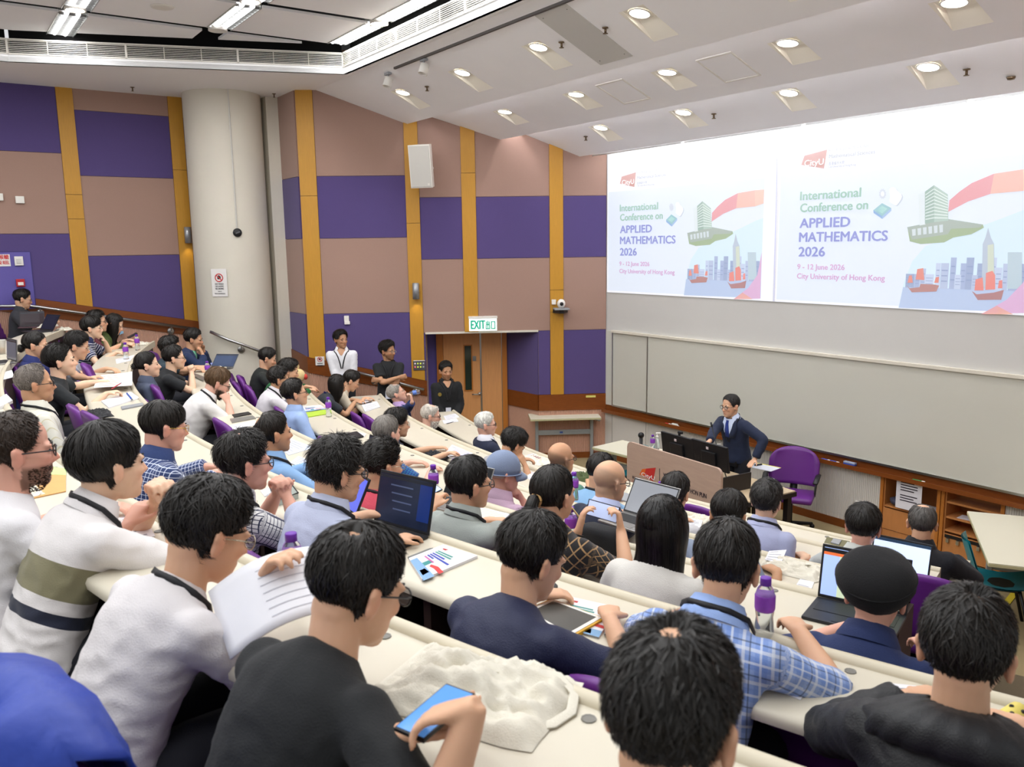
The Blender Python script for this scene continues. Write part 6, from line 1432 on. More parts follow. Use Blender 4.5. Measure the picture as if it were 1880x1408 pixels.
open_neck(p, 'b')
fwd = Vector((-.80, -.60)); ya = math.degrees(math.atan2(fwd.y, fwd.x))-90
p = stander('speaker', 'speaker in navy suit and blue tie leaning on the lectern', 1341, 745, 9.55, 1.70, absyaw=ya, lean=14, hy=8, hp=6, shirt=dict(col='#1d2740', sleeve='long', name='suit_jacket', wrinkle=.004), hair=grey('#2b2826', top=.012, side=.009, back=.008, front=.010, line=[(0, 46), (30, 50), (50, 66), (68, 86), (78, 84), (98, 86), (112, 112), (135, 128), (180, 136)]), skin='e', glasses='d', collar='#cdd9f0', lany=True, det=2, arms=(dict(w=at_depth(1386, 843, 9.35), world=1, d=(-.6, -.6, -.3), curl=.2, pole=(-1, -.5, .2)), dict(w=at_depth(1300, 815, 9.3), world=1, d=(-.7, -.5, -.3), curl=.3, pole=(1, -.5, .2))))
suit(p, '#1d2740', '#cdd9f0', '#263a86')
# ================================================================== projected slides
AMB = .24
def pm(col):
    c = srgb(col); nm = 'projected_'+col.lstrip('#')
    if nm in MATS: return MATS[nm]
    e = [max(0, x*.93-AMB*.9) for x in c]; m = mat(nm, '#97979a', .9); b = m.node_tree.nodes['Principled BSDF']; b.inputs['Emission Color'].default_value = (*e, 1); b.inputs['Emission Strength'].default_value = 1.0; return m
A1, A2 = onF(1140, 388), onF(1471, 367.5); B1_, B2_ = onF(1241, 504), onF(1627, 516)
sw = lambda q: (q.xy-COR2).dot(VV)
kb = (sw(B1_)-sw(A1))/(sw(B2_)-sw(A2)); ka = sw(A1)-kb*sw(A2); kd = (B1_.z-A1.z)/(B2_.z-A2.z); kc = A1.z-kd*A2.z
LV = dict(slide_ground=0, slide_tint=1, slide_edge=2, harbour_sky=2, harbour_water=3, window_band=5.4, spire_tower=6, spire_tower_side=6.4, wide_tower=6, red_ribbon=4, ribbon_tail=4.5, island_trees=4, podium_block=5, tower_slab=5.5, tower_face=6, floor_line=7, podium_bay=6, corner_swoosh=6.5, junk_hull=7, junk_sail=7.4, logo_shield=5)
def slide(idx, label):
    mp = (lambda s, z: (s, z)) if idx == 2 else (lambda s, z: (ka+kb*s, kc+kd*z))
    kx = 1 if idx == 2 else kb; kz = 1 if idx == 2 else kd
    sR = (sF(1401, 450)-ka)/kb                        # right end of the slide in slide-2 coordinates
    s0 = sF(1428, 450) if idx == 2 else 0.035; z0 = zscr+.0
    root = thing('projected_slide', label, 'slide'); lay = [0]
    def SP(x, y): q = onF(x, y); return mp(sw(q), q.z)
    def poly(pts, col, name, raw=False):
        lay[0] += 1; k = .0135+LV.get(name, 4+lay[0] % 3*.2)*.0012; g = G(); q = [pt_pl(PF, *( (a, k, b) if raw else (lambda t: (t[0], k, t[1]))(SP(a, b)))) for a, b in pts]
        g.add(q, [tuple(range(len(q)))]); return g.build(name, pm(col), root)
    def txt(s, x, y, x2, h, col, bold=.0, name='lettering'):
        lay[0] += 1; k = .0135+(9 if name == 'lettering' else 8)*.0012; a = SP(x, y); b = SP(x2, y); hz = abs(SP(x, y-h)[1]-a[1])
        m = frame3(pt_pl(PF, a[0], k, a[1]), (VV.x, VV.y, 0), (0, 0, 1)); return text_on(s, name, pm(col), m, hz, root, b[0]-a[0], 0, fat=bold*3)
    sr = mp(sR, 0)[0]; se = sr if idx == 2 else sF(1421, 500)
    poly([(s0, zscr), (min(sEnd-.05, se+(.0)), zscr), (min(sEnd-.05, se), 4.80), (s0, 4.80)], '#f7f9fe', 'slide_ground', True)
    zt_ = SP(1500, 318)[1]; poly([(s0+.02, zscr+.03), (sr, zscr+.03), (sr, zt_), (s0+.02, zt_)], '#e4edf9', 'slide_tint', True)
    if idx == 2: poly([(1428, 282), (1429.2, 282), (1422.6, 553), (1421.4, 553)], '#c6cbf0', 'slide_edge')
    # harbour photograph: sky, skyline, water
    hb = [(1651, 565.5), (1661, 518), (1676, 480), (1700, 452), (1760, 430), (1830, 405), (1882, 385)]
    base = [(SP(x, y)) for x, y in hb]
    poly([*base, (sr, SP(1880, 385)[1]), (sr, zscr+.03)][::-1] if False else [*base, (sr, SP(1880, 380)[1]), (sr, zscr+.035), (base[0][0], zscr+.035)], '#d7ecf8', 'harbour_sky', True)
    wtop = SP(1700, 527)[1]
    poly([SP(1659.5, 527), (sr, wtop), (sr, zscr+.035), SP(1651.5, 565)], '#b9cbe8', 'harbour_water', True)
    rng = random.Random(4)
    x = SP(1664, 520)[0]; i = 0
    while x < sr-.04:
        w = rng.uniform(.04, .1)*kx; h = rng.choice([.14, .2, .26, .32, .22])*kz; c = rng.choice(['#b8c6e0', '#a9b9d8', '#c6d3ea', '#9fb0cf']); poly([(x, wtop-.01), (min(x+w, sr), wtop-.01), (min(x+w, sr), wtop+h), (x, wtop+h)], c, 'skyline_block', True)
        for j in range(3): poly([(x+.01, wtop+h*(.25+.22*j)), (min(x+w, sr)-.01, wtop+h*(.25+.22*j)), (min(x+w, sr)-.01, wtop+h*(.29+.22*j)), (x+.01, wtop+h*(.29+.22*j))], '#8fa3c8', 'window_band', True)
        x += w*rng.uniform(.8, 1.25); i += 1
    poly([(1804, 530), (1806, 448), (1811, 436), (1816, 418), (1821, 436), (1827, 448), (1828, 530)], '#b9c7d6', 'spire_tower'); poly([(1815, 530), (1815, 450), (1826, 448), (1827, 530)], '#cfd9c8', 'spire_tower_side')
    poly([(1851, 530), (1852, 463), (1878, 463), (1878, 530)], '#bcd0da', 'wide_tower')
    # wind ribbon
    poly([(1742.5, 389), (1744.6, 368), (1763, 352), (1786, 336), (1826.6, 319), (1880, 311), (1880, 350.5), (1819.7, 356), (1778.8, 370)], '#e6a3a8', 'red_ribbon')
    poly([(1826.6, 319), (1880, 311), (1880, 350.5), (1819.7, 356)], '#eebfb0', 'ribbon_tail')
    e = SP(1880, 311); e2 = SP(1880, 350.5)
    if e[0] < sr: poly([e, (sr, e[1]-.0), (sr, e2[1]+.03), e2], '#f0c9b8', 'ribbon_tail', True)
    # campus tower on a wooded island
    poly([(1668, 420), (1740, 410), (1806, 412), (1808, 418), (1785, 430), (1752, 436), (1735, 445), (1692, 448), (1672, 443)], '#a3b893', 'island_trees')
    poly([(1667, 417), (1742, 402), (1806, 412), (1800, 418), (1748, 420), (1742, 430), (1676, 440)], '#a9b8ae', 'podium_block')
    poly([(1688, 357), (1700, 352), (1701, 412), (1690, 414)], '#dfe9ec', 'tower_slab')
    poly([(1700, 352), (1716.5, 340), (1717, 408), (1700, 411)], '#9db8ac', 'tower_face'); poly([(1716.5, 340), (1742, 357), (1743, 405), (1717, 408)], '#b3cabf', 'tower_face')
    for j in range(9): poly([(1701, 357+j*5.6), (1716.5, 346+j*6.6), (1716.6, 348+j*6.6), (1701, 359+j*5.6)], '#dce8e4', 'floor_line'); poly([(1717, 346+j*6.6), (1742, 361+j*4.8), (1742, 363+j*4.8), (1717, 348+j*6.6)], '#e4efea', 'floor_line')
    for j in range(6): poly([(1676+j*10, 421-j*1.6), (1683+j*10, 420-j*1.6), (1683+j*10, 432-j*1.2), (1677+j*10, 433-j*1.2)], '#d2dde0', 'podium_bay')
    # cloud, gear and chip icons
    cl = [(1640+11*math.cos(a)*(1+.25*math.cos(3*a))+6, 362+16*math.sin(a)*(1+.18*math.sin(2*a))) for a in np.linspace(0, 6.28, 22)[:-1]]
    poly(cl, '#c9d3df', 'cloud_icon'); poly([(x-2, y-1.5) for x, y in cl], '#f5f8fd', 'cloud_icon')
    gr = [(1622+(7 if j % 2 else 5.4)*math.cos(a), 356+(10 if j % 2 else 8)*math.sin(a)) for j, a in enumerate(np.linspace(0, 6.28, 25)[:-1])]; poly(gr, '#d3dbe6', 'gear_icon'); poly([(1622+3.4*math.cos(a), 356+5*math.sin(a)) for a in np.linspace(0, 6.28, 13)[:-1]], '#eef4fb', 'gear_icon')
    poly([(1605, 386), (1621, 373), (1638, 382), (1621.5, 397)], '#9cc9cf', 'chip_icon'); poly([(1605, 386), (1621.5, 397), (1621.5, 402), (1605.5, 391)], '#8fb4dc', 'chip_icon'); poly([(1638, 382), (1638, 387), (1621.5, 402), (1621.5, 397)], '#a9c4e6', 'chip_icon'); poly([(1611, 386), (1621, 378), (1631, 383), (1621.5, 392)], '#bfe3dc', 'chip_icon')
    # two junks with orange sails
    poly([(1666, 523), (1672, 529), (1690, 527), (1692, 521), (1716, 522), (1726, 524), (1721, 535), (1676, 536.5)], '#b98a6e', 'junk_hull')
    for q in ([(1668, 519), (1671, 506), (1676, 505), (1678, 519)], [(1683, 513), (1686, 494), (1697, 492), (1699, 514)], [(1717, 519), (1720, 509), (1726, 508), (1725, 519)]): poly(q, '#e39278', 'junk_sail')
    poly([(1786, 534), (1795, 540), (1826, 537), (1845, 532), (1840, 550), (1797, 550.5)], '#b27a62', 'junk_hull')
    for q in ([(1791, 533), (1793, 513), (1806, 509), (1808, 533)], [(1811, 532), (1812, 501), (1824, 497), (1829, 505), (1829, 531)], [(1834, 529), (1836, 515), (1842, 514), (1842, 529)]): poly(q, '#e88f74', 'junk_sail')
    # swoosh in the lower right corner
    a, b_, c_ = SP(1880, 519), SP(1850, 550), SP(1803, 576.5)
    poly([c_, b_, a, (min(sr, a[0]+.12*kx), a[1]+.16*kz), (min(sr, a[0]+.12*kx), zscr+.03)] if idx == 2 else [c_, b_, a, (min(sr, a[0]+.25*kx), a[1]+.3*kz), (min(sr, a[0]+.25*kx), zscr+.03)], '#dcb4d6', 'corner_swoosh', True)
    poly([SP(1803, 576.5), SP(1832, 561), SP(1862, 577)], '#ecb9a2', 'corner_swoosh', True)
    # logo and lettering
    poly([(1472.9, 302.8), (1478.7, 286), (1520.3, 274.8), (1514.5, 309.6), (1484, 304.5)], '#cf9c92', 'logo_shield'); txt('CityU', 1479, 305.5, 1514, 11, '#ffffff', .012)
    txt('Liu Bie Ju Centre for', 1524.5, 277.5, 1598, 6.5, '#c6cad4', .01); txt('Mathematical Sciences', 1524.5, 290.5, 1608, 6.5, '#b3b8c6', .01); txt('香港城市大學', 1523.5, 303.5, 1552, 5, '#b9bfcc', .01); txt('City University of Hong Kong', 1523.5, 308.5, 1573, 3.6, '#b9bfcc', .01)
    txt('International', 1471.5, 367.5, 1582, 15.5, '#9fc6b6', .016); txt('Conference on', 1471.5, 389.5, 1595, 15.5, '#9fc6b6', .016)
    txt('APPLIED', 1470.5, 418.3, 1562, 17, '#8f98d6', .016)
    txt('MATHEMATICS', 1469.5, 443.8, 1631, 17, '#8f98d6', .016)
    txt('2026', 1468.5, 470.3, 1516, 17, '#8f98d6', .016)
    txt('9 - 12 June 2026', 1466, 494, 1552.5, 9.5, '#d3a6cf', .012); txt('City University of Hong Kong', 1465.5, 511, 1626.5, 9.5, '#d3a6cf', .012)
slide(1, 'left projected conference slide, smaller of the two, beside the corner')
slide(2, 'right projected conference slide, larger and cut by the picture edge')

# ================================================================== things on the walls
def wall_box(pl, q, w, h, d, name, m, label=None, cat=None, parent=None, bev=.006, k=.02):
    o, dd, n = pl; g = G(); c = Vector(q)+Vector((n.x, n.y, 0))*(k+d/2); g.box(c, (w, d, h), rz=math.atan2(dd.y, dd.x), bev=bev); ob = g.build(name, m, parent)
    if label: tag(ob, label, cat)
    return ob
# exit sign
t = thing('exit_sign', 'green and white illuminated exit sign above the door', 'sign'); q = onC(886.5, 595); ew = .44; eh = .2
wall_box(PC, q, ew, eh, .06, 'housing', mat('exit_white', '#eef4f2', .4, emit='#eefaf6', estr=.9), parent=t, k=.035); wall_box(PC, q+Vector((0, 0, eh/2+.015)), ew+.02, .035, .08, 'top_rail', m_plastic, parent=t, k=.03)
kk = .035+.062; c = pt_pl(PC, sC(886.5, 595), kk, q.z); m_exg = mat('exit_green', '#169a7c', .5, emit='#169a7c', estr=.5)
m = frame3(c+Vector((-dC.x*.19, -dC.y*.19, -.065)), (dC.x, dC.y, 0), (0, 0, 1)); text_on('EXIT', 'lettering', m_exg, m, .135, t, .22, 0, fat=.045)
def strokes(x0, segs, w=.056, h=.122, th=.015):
    g = G()
    for (a, b, c2, d2) in segs:
        xa, xb = sorted((x0+a*w, x0+c2*w)); za, zb = sorted((-.065+b*h, -.065+d2*h))
        p0 = c+Vector((dC.x*(xa-th/2), dC.y*(xa-th/2), za-th/2)); g.prism([p0, p0+Vector((dC.x*(xb-xa+th), dC.y*(xb-xa+th), 0)), p0+Vector((dC.x*(xb-xa+th), dC.y*(xb-xa+th), zb-za+th)), p0+Vector((0, 0, zb-za+th))], Vector((nC.x, nC.y, 0))*.002)
    return g.build('lettering', m_exg, t)
strokes(.048, [(.5, 0, .5, 1), (0, 0, 1, 0), (0, 0, 0, .42), (1, 0, 1, .42), (.12, .52, .88, .52), (.12, .52, .12, .88), (.88, .52, .88, .88)]); strokes(.132, [(0, .02, 1, .02), (0, .9, 1, .9), (0, .02, 0, .9), (1, .02, 1, .9)])
# loudspeaker on the wall
q = onC(779, 309); f_ = Vector((nC.x, nC.y, 0)); t = thing('loudspeaker', 'large white loudspeaker angled on a wall bracket', 'speaker', tuple(q+f_*.38), math.atan2(-f_.y, -f_.x)-math.pi/2+math.pi+R(-18))
g = G(); rot = Matrix.Rotation(R(-8), 3, 'X'); w_, h_, d_ = .34, .62, .30
fr = [Vector((-w_/2, .14, -h_/2)), Vector((w_/2, .14, -h_/2)), Vector((w_/2, .14, h_/2)), Vector((-w_/2, .14, h_/2))]; bk_ = [Vector((-w_*.3, -.14, -h_/2)), Vector((w_*.3, -.14, -h_/2)), Vector((w_*.3, -.14, h_/2)), Vector((-w_*.3, -.14, h_/2))]
g.hexa([rot @ bk_[0], rot @ bk_[1], rot @ fr[1], rot @ fr[0]], [rot @ bk_[3], rot @ bk_[2], rot @ fr[2], rot @ fr[3]]); g.build('cabinet', m_plastic, t)
g = G(); g.box(rot @ Vector((0, .147, 0)), (w_-.03, .012, h_-.03), rot=rot, bev=.005); g.build('mesh_front', mat('speaker_mesh', '#cfcdc6', .7, bump=.4, bscale=500), t)
g = G(); g.box(rot @ Vector((-.12, .155, -.26)), (.03, .004, .03), rot=rot); g.build('badge', m_plastic, t)
g = G(); g.tube([(0, -.12, 0), (0, -.38, .0)], .03, 8); g.box((0, -.2, 0), (.1, .1, .12)); g.build('bracket', m_plastic, t)
g = G(); g.tube([(.03, -.2, .05), (.1, -.32, .12), (.16, -.37, .28), (.2, -.37, .3)], .01, 6); g.build('cable', m_grey, t, True)
# cylinder wall lamps
for (fn, px, py, pl, lab) in ((onA, 342, 432, PLA, 'grey cylinder wall lamp on the yellow strip left of the column'), (onC, 764, 534, PC, 'grey cylinder wall lamp on the yellow strip near the door')):
    q = fn(px, py); n = Vector((pl[2].x, pl[2].y, 0)); t = thing('wall_lamp', lab, 'lamp', tuple(q+n*.1)); g = G(); g.lathe([(.045, -.125), (.052, -.125), (.052, .125), (.03, .13), (0, .13)], n=18); g.build('shade', mat('lamp_grey', '#9fa2a6', .35, metal=.6), t, True)
    g = G(); g.box((-n.x*.07, -n.y*.07, 0), (.05, .05, .08), rz=math.atan2(n.y, n.x)); g.build('bracket', m_grey, t)
    g = G(); g.lathe([(.04, -.115), (0, -.115)], n=14); g.build('bulb', mat('warm_bulb', '#fff0cc', .5, emit='#ffd98a', estr=4), t)
    ld = bpy.data.lights.new('wall_lamp', 'SPOT'); ld.energy = 3; ld.spot_size = R(95); ld.spot_blend = .8; ld.color = (1, .82, .5); ld.shadow_soft_size = .03; lo = bpy.data.objects.new('wall_lamp_beam', ld); COL.objects.link(lo); lo.parent = t; lo.location = (0, 0, -.13)
# camera on the yellow strip
q = onC(1028, 562); n = Vector((nC.x, nC.y, 0)); t = thing('wall_camera', 'white dome camera on a dark bracket on the yellow strip', 'camera', tuple(q+n*.04)); rz = math.atan2(dC.y, dC.x)
g = G(); g.box(n*.14+Vector((0, 0, -.03)), (.24, .26, .025), rz=rz, bev=.008); g.build('shelf', m_grey, t); g = G(); g.hexa(*[[Vector((dC.x*a+n.x*b, dC.y*a+n.y*b, z)) for a, b in ((-.12, 0), (.12, 0), (.03, .2), (-.03, .2))] for z in (-.10, -.045)]); g.build('bracket', m_black, t)
g = G(); g.ell(n*.12+Vector((0, 0, .05)), (.065, .065, .075), 16, 10); g.build('dome', m_plastic, t, True); g = G(); g.ell(n*.185+Vector((0.0, 0, .05)), (.03, .02, .03), 12, 8); g.build('lens', m_black, t, True)
wall_box(PC, onC(1016, 554), .07, .08, .03, 'wall_switch', m_plastic, 'small white square switch beside the wall camera', 'switch', k=.04)
# switch panel with lit buttons
t = thing('switch_panel', 'metal switch panel with lit buttons on the yellow strip', 'switch'); q = onC(770, 670); wall_box(PC, q, .19, .16, .012, 'plate', m_steel, parent=t, k=.036)
for i in range(4):
    for j in range(2):
        col = [['#c8b8c0', '#e06a78'], ['#c9d94a', '#c9d94a'], ['#c9d94a', '#c9d94a'], ['#8d9296', '#8d9296']][i][j]; wall_box(PC, q+Vector((dC.x*(-.066+.044*i), dC.y*(-.066+.044*i), .03-.055*j)), .022, .022, .008, 'button', mat('button_'+col[1:], col, .4, emit=col, estr=.5), parent=t, k=.05, bev=.002)
# thermostat, small signs, boxes
t = thing('wall_sensor', 'white two part sensor box on the purple panel above the standing man', 'sensor'); q = onC(637, 588); wall_box(PC, q+Vector((0, 0, .03)), .075, .09, .03, 'body', m_plastic, parent=t); wall_box(PC, q+Vector((dC.x*.008, dC.y*.008, -.035)), .085, .05, .04, 'cover', m_plastic, parent=t)
def notice(q, pl, w, h, label, ring=.04, k=.035, lines=2):
    t = thing('notice', label, 'sign'); o, d, n = pl; wall_box(pl, q, w, h, .006, 'board', mat('notice_white', '#e4e2df', .5), parent=t, k=k, bev=.001)
    c = Vector(q)+Vector((n.x, n.y, 0))*(k+.008)+Vector((0, 0, h*.18)); g = G(); x = Vector((d.x, d.y, 0)); up = Vector((0, 0, 1)); pts = [c+x*ring*math.cos(a)+up*ring*math.sin(a) for a in np.linspace(0, 6.2832, 25)]; g.tube(pts, ring*.13, 6, cap=False); g.tube([c+(x*-.7+up*.7)*ring, c+(x*.7-up*.7)*ring], ring*.13, 6); g.build('red_ring', mat('sign_red', '#c8393b', .5), t)
    g = G(); g.box(c-Vector((n.x, n.y, 0))*.001, (ring*.9, .002, ring*.8), rz=math.atan2(d.y, d.x)); g.tube([c+up*ring*.4, c+up*ring*.62], ring*.18, 6); g.build('symbol', m_black, t)
    for i in range(lines): g = G(); g.box(c+Vector((0, 0, -ring-.03-.03*i)), (w*.6, .002, .012), rz=math.atan2(d.y, d.x)); g.build('text_line', mat('text_grey', '#55565a', .6), t)
    return t
notice(onC(588, 662), PC, .14, .14, 'small white prohibition notice on the corner band', .035)
q = on_col(403, 519, cr+.004); n2 = Vector((q.x-cc.x, q.y-cc.y)).normalized(); d2 = Vector((-n2.y, n2.x)); t = notice(q, (q.xy, d2, n2), .24, .42, 'white no video or audio recording poster on the cream column', .058, 0.0, 0)
up3 = Vector((0, 0, 1))
for i, (s, h_) in enumerate((('NO VIDEO', .024), ('OR AUDIO', .024), ('RECORDING', .024), ('WITHOUT', .014), ('PRIOR PERMISSION', .016))):
    c = Vector((q.x, q.y, q.z))+Vector((n2.x, n2.y, 0))*.0095+Vector((-d2.x, -d2.y, 0))*(-.0)+up3*(-.03-.036*i); wd = .13 if i < 3 else (.06 if i == 3 else .16)
    xd = d2 if d2.x > 0 else -d2
    m = frame3(c-Vector((xd.x, xd.y, 0))*wd/2, (xd.x, xd.y, 0), (0, 0, 1)); text_on(s, 'lettering', tk, m, h_, t, wd, 0, fat=.03)
wall_box(PLA, onA(36, 367), .11, .1, .04, 'wall_socket_box', m_plastic, 'small white box on the beige panel at the far left', 'box'); wall_box(PLA, onA(-3, 362), .11, .1, .04, 'wall_socket_box', m_plastic, 'small white box cut by the left picture edge', 'box')
# hose reel cupboard door with its signs
t = thing('door_2', 'flush purple hose reel cupboard door at the far left', 'door'); struct(t); s0, s1 = sA(-60, 500), sA(58, 500); z1 = zA(30, 463); z0 = zA(60, 560)-.05
g = G(); wall_quad(g, PLA, s0, s1, z0, z1, .032, -.018); g.build('leaf', m_pdoor, t)
g = G(); wall_quad(g, PLA, s1, s1+.012, z0, z1, .03, -.018); wall_quad(g, PLA, s0, s1, z1, z1+.012, .03, -.018); g.build('frame', mat('purple_dark', '#3f3672', .7), t)
t = thing('wall_sign', 'white sign with red lettering at the left picture edge', 'sign'); q = onA(2, 478); wall_box(PLA, q, .22, .17, .006, 'board', mat('notice_white'), parent=t, k=.034, bev=.001)
for s, dz_, h_ in (('膠喉轆', .02, .05), ('HOSE REEL', -.055, .05)):
    c = pt_pl(PLA, sA(2, 478)-.09, .042, q.z+dz_); text_on(s, 'lettering', mat('sign_red'), frame3(c, (dA.x, dA.y, 0), (0, 0, 1)), h_, t, .185, 0, fat=.04)
t = thing('wall_switch', 'white rocker switch on the purple cupboard door', 'switch'); q = onA(34, 479); wall_box(PLA, q, .11, .13, .03, 'plate', m_plastic, parent=t, k=.034); wall_box(PLA, q, .06, .07, .03, 'rocker', mat('switch_grey', '#d2d0cc', .5), parent=t, k=.045)
t = thing('fire_alarm', 'red fire alarm call point on the purple cupboard door', 'alarm'); q = onA(37, 519); wall_box(PLA, q, .11, .11, .04, 'case', mat('alarm_red', '#b3222c', .4), parent=t, k=.034); wall_box(PLA, q-Vector((0, 0, .012)), .07, .045, .01, 'label', m_plastic, parent=t, k=.075, bev=.001)
wall_box(PC, onC(1084, 727), .16, .035, .004, 'paper_label', mat('label_yellow', '#d7cf72', .7), 'pale yellow paper label on the brown timber band', 'label', k=.032, bev=.001)
# handrails
def rail(pts, label, brs, off, r=.024):
    t = thing('handrail', label, 'handrail'); g = G(); g.tube(pts, r, 12); g.build('tube', m_steel, t, True)
    for b, n in brs:
        n3 = Vector((n.x, n.y, 0)); g = G(); g.tube([b, b-Vector((0, 0, .06))-n3*.01, b-Vector((0, 0, .09))-n3*off], .008, 8); c = b-Vector((0, 0, .09))-n3*off; g.lathe([(.055, 0), (.055, .012), (.04, .018), (0, .018)], c, 18, frame3((0, 0, 0), Vector((-n.y, n.x, 0)), (0, 0, 1)).to_3x3() if n.dot(Vector((0, -1))) > -2 else None); g.build('bracket', m_steel, t, True)
RP = lambda px, py, fn, pl, k: fn(px, py)+Vector((pl[2].x, pl[2].y, 0))*k
a = RP(-40, 562, onA, PLA, .1); b = RP(54, 561, onA, PLA, .1); c = RP(70, 563, onA, PLA, .1); d = RP(347, 602, onA, PLA, .1)
rail([a, b, c, d], 'steel handrail sloping along the left wall behind the top rows', [(RP(72, 563, onA, PLA, .1), nA), (RP(312, 597, onA, PLA, .1), nA)], .07)
a = on_col(386, 609, cr+.1); b = on_col(420, 624, cr+.1); c = on_col(443, 632, cr+.1); d = on_col(470, 642, cr+.1); e = on_col(503, 655, cr+.1); n2 = Vector((c.x-cc.x, c.y-cc.y)).normalized()
rail([a, b, c, d, e], 'steel handrail curving round the cream column', [(c, n2)], .09)
a = RP(655, 681, onC, PC, .1); b = RP(779, 713.5, onC, PC, .1); rail([a, b], 'steel handrail behind the standing men down to the door', [(RP(688, 689.5, onC, PC, .1), nC), (RP(762, 709, onC, PC, .1), nC)], .07)
# ================================================================== things on the desks
m_paper = mat('paper_sheet', '#e3e3e8', .8, nscale=30, namt=.02); m_ink = mat('paper_ink', '#8f929c', .8); m_orange = mat('ink_orange', '#dba37c', .8)
m_tote = mat('tote_canvas', '#dcd7c8', .9, bump=.3, bscale=300, nscale=6, namt=.04)
m_alu = mat('aluminium', '#9b9a98', .35, metal=.8); m_lapd = mat('laptop_dark', '#2b2c31', .4, metal=.4); m_key = mat('keyboard_black', '#16171a', .5)
m_water = mat('bottle_clear', '#e9f0f2', .04, trans=.92, ior=1.2); m_lab = mat('bottle_label', '#8a3fb4', .45, nscale=30, namt=.35); m_capp = mat('bottle_cap', '#6a2aa8', .4)
def rad_rz(p): return face_rz(p)
def bottle(px, py, z, label, h=.21, r=.031):
    q = on_z(px, py, z); t = thing('water_bottle', label, 'bottle', tuple(q), 0, 'purple capped water bottles'); k = h/.21
    g = G(); g.lathe([(.02, 0), (r, .004), (r, .02*k), (r*.93, .05*k), (r*.86, .075*k), (r, .105*k), (r*1.02, .15*k), (r*.8, .172*k), (.016, .186*k), (.0145, .195*k), (0, .195*k)], n=20); g.build('bottle', m_water, t, True)
    g = G(); g.lathe([(r*.96, .098*k), (r*1.035, .105*k), (r*1.045, .15*k), (r*1.0, .153*k)], n=20); g.build('label', m_lab, t, True)
    g = G(); g.lathe([(.0175, .185*k), (.0175, .208*k), (.0165, .21*k), (0, .21*k)], n=16); g.build('cap', m_capp, t, True)
    g = G(); g.lathe([(r*.90, .006), (r*.86, .075*k), (r*.9, .09*k), (0, .09*k)], n=16); return t
def quad_px(pts, z): return [on_z(x, y, z) for x, y in pts]
def sheet(pts, z, label, m=None, th=.003, lines=6, name='paper_sheet', cat='paper', ink=None, curl=0):
    q = quad_px(pts, z+.001); c = sum(q, Vector())/4; t = thing(name, label, cat, tuple(c)); q = [p-c for p in q]
    g = G(); n = 8; bil = lambda u, v: (q[0]*(1-u)+q[1]*u)*(1-v)+(q[3]*(1-u)+q[2]*u)*v
    rows = [[bil(i/n, j/n)+Vector((0, 0, th+curl*max(0, i/n-.5)**2*4+.0008*noise.noise(Vector((i, j, px_seed()))))) for i in range(n+1)] for j in range(n+1)]
    g.grid(rows); 
    low = [[Vector((p.x, p.y, 0)) for p in r] for r in rows]
    ed = lambda R_: [r[0] for r in R_]+R_[-1][1:]+[r[-1] for r in R_[::-1]][1:]+R_[0][::-1][1:]
    g.grid([ed(low), ed(rows)]); g.build('sheet', m or m_paper, t)
    for i in range(lines):
        v = .14+.74*i/max(1, lines-1); g = G(); a, b = bil(.1, v), bil(.1+.8*(.9 if i % 3 else .6), v); d = (bil(.1, v+.035)-a); zz = Vector((0, 0, th+.0012)); g.add([a+zz, b+zz, b+d+zz, a+d+zz], [(0, 1, 2, 3)]); g.build('text_line', ink or m_ink, t)
    return t
_ps = [0]
def px_seed(): _ps[0] += .37; return _ps[0]
def booklet(pts, z, label, th=.01):
    """conference booklet cover like the projected slide"""
    t = sheet(pts, z, label, m_paper, th, 0, 'booklet', 'booklet'); q = quad_px(pts, z+.0016+th); c = Vector(t.location); q = [p-c for p in q]; bil = lambda u, v: (q[0]*(1-u)+q[1]*u)*(1-v)+(q[3]*(1-u)+q[2]*u)*v
    def patch(name, us, m): g = G(); g.add([bil(u, v) for u, v in us], [tuple(range(len(us)))]); g.build(name, m, t)
    patch('logo_mark', [(.06, .05), (.2, .04), (.18, .11), (.07, .1)], tr)
    for i, (v, w, m) in enumerate(((.2, .5, '#4c8f86'), (.27, .55, '#4c8f86'), (.35, .45, '#3b4aa8'), (.42, .72, '#3b4aa8'), (.49, .25, '#3b4aa8'), (.57, .4, '#c06aa4'))): patch('title_line', [(.07, v), (.07+w, v), (.07+w, v+.045), (.07, v+.045)], mat('ink_'+m[1:], m, .7))
    patch('harbour_print', [(.02, .78), (.98, .78), (.98, .97), (.02, .97)], mat('ink_water', '#7fa6cc', .7)); patch('red_ribbon', [(.5, .66), (.7, .6), (.98, .62), (.98, .7), (.7, .69), (.55, .72)], mat('ink_red', '#cc4040', .7)); patch('campus_tower', [(.3, .62), (.44, .6), (.46, .78), (.3, .78)], mat('ink_teal', '#3f8d8a', .7)); patch('junk_sails', [(.55, .82), (.75, .8), (.78, .93), (.55, .93)], mat('ink_orange', '#dba37c', .8))
    return t
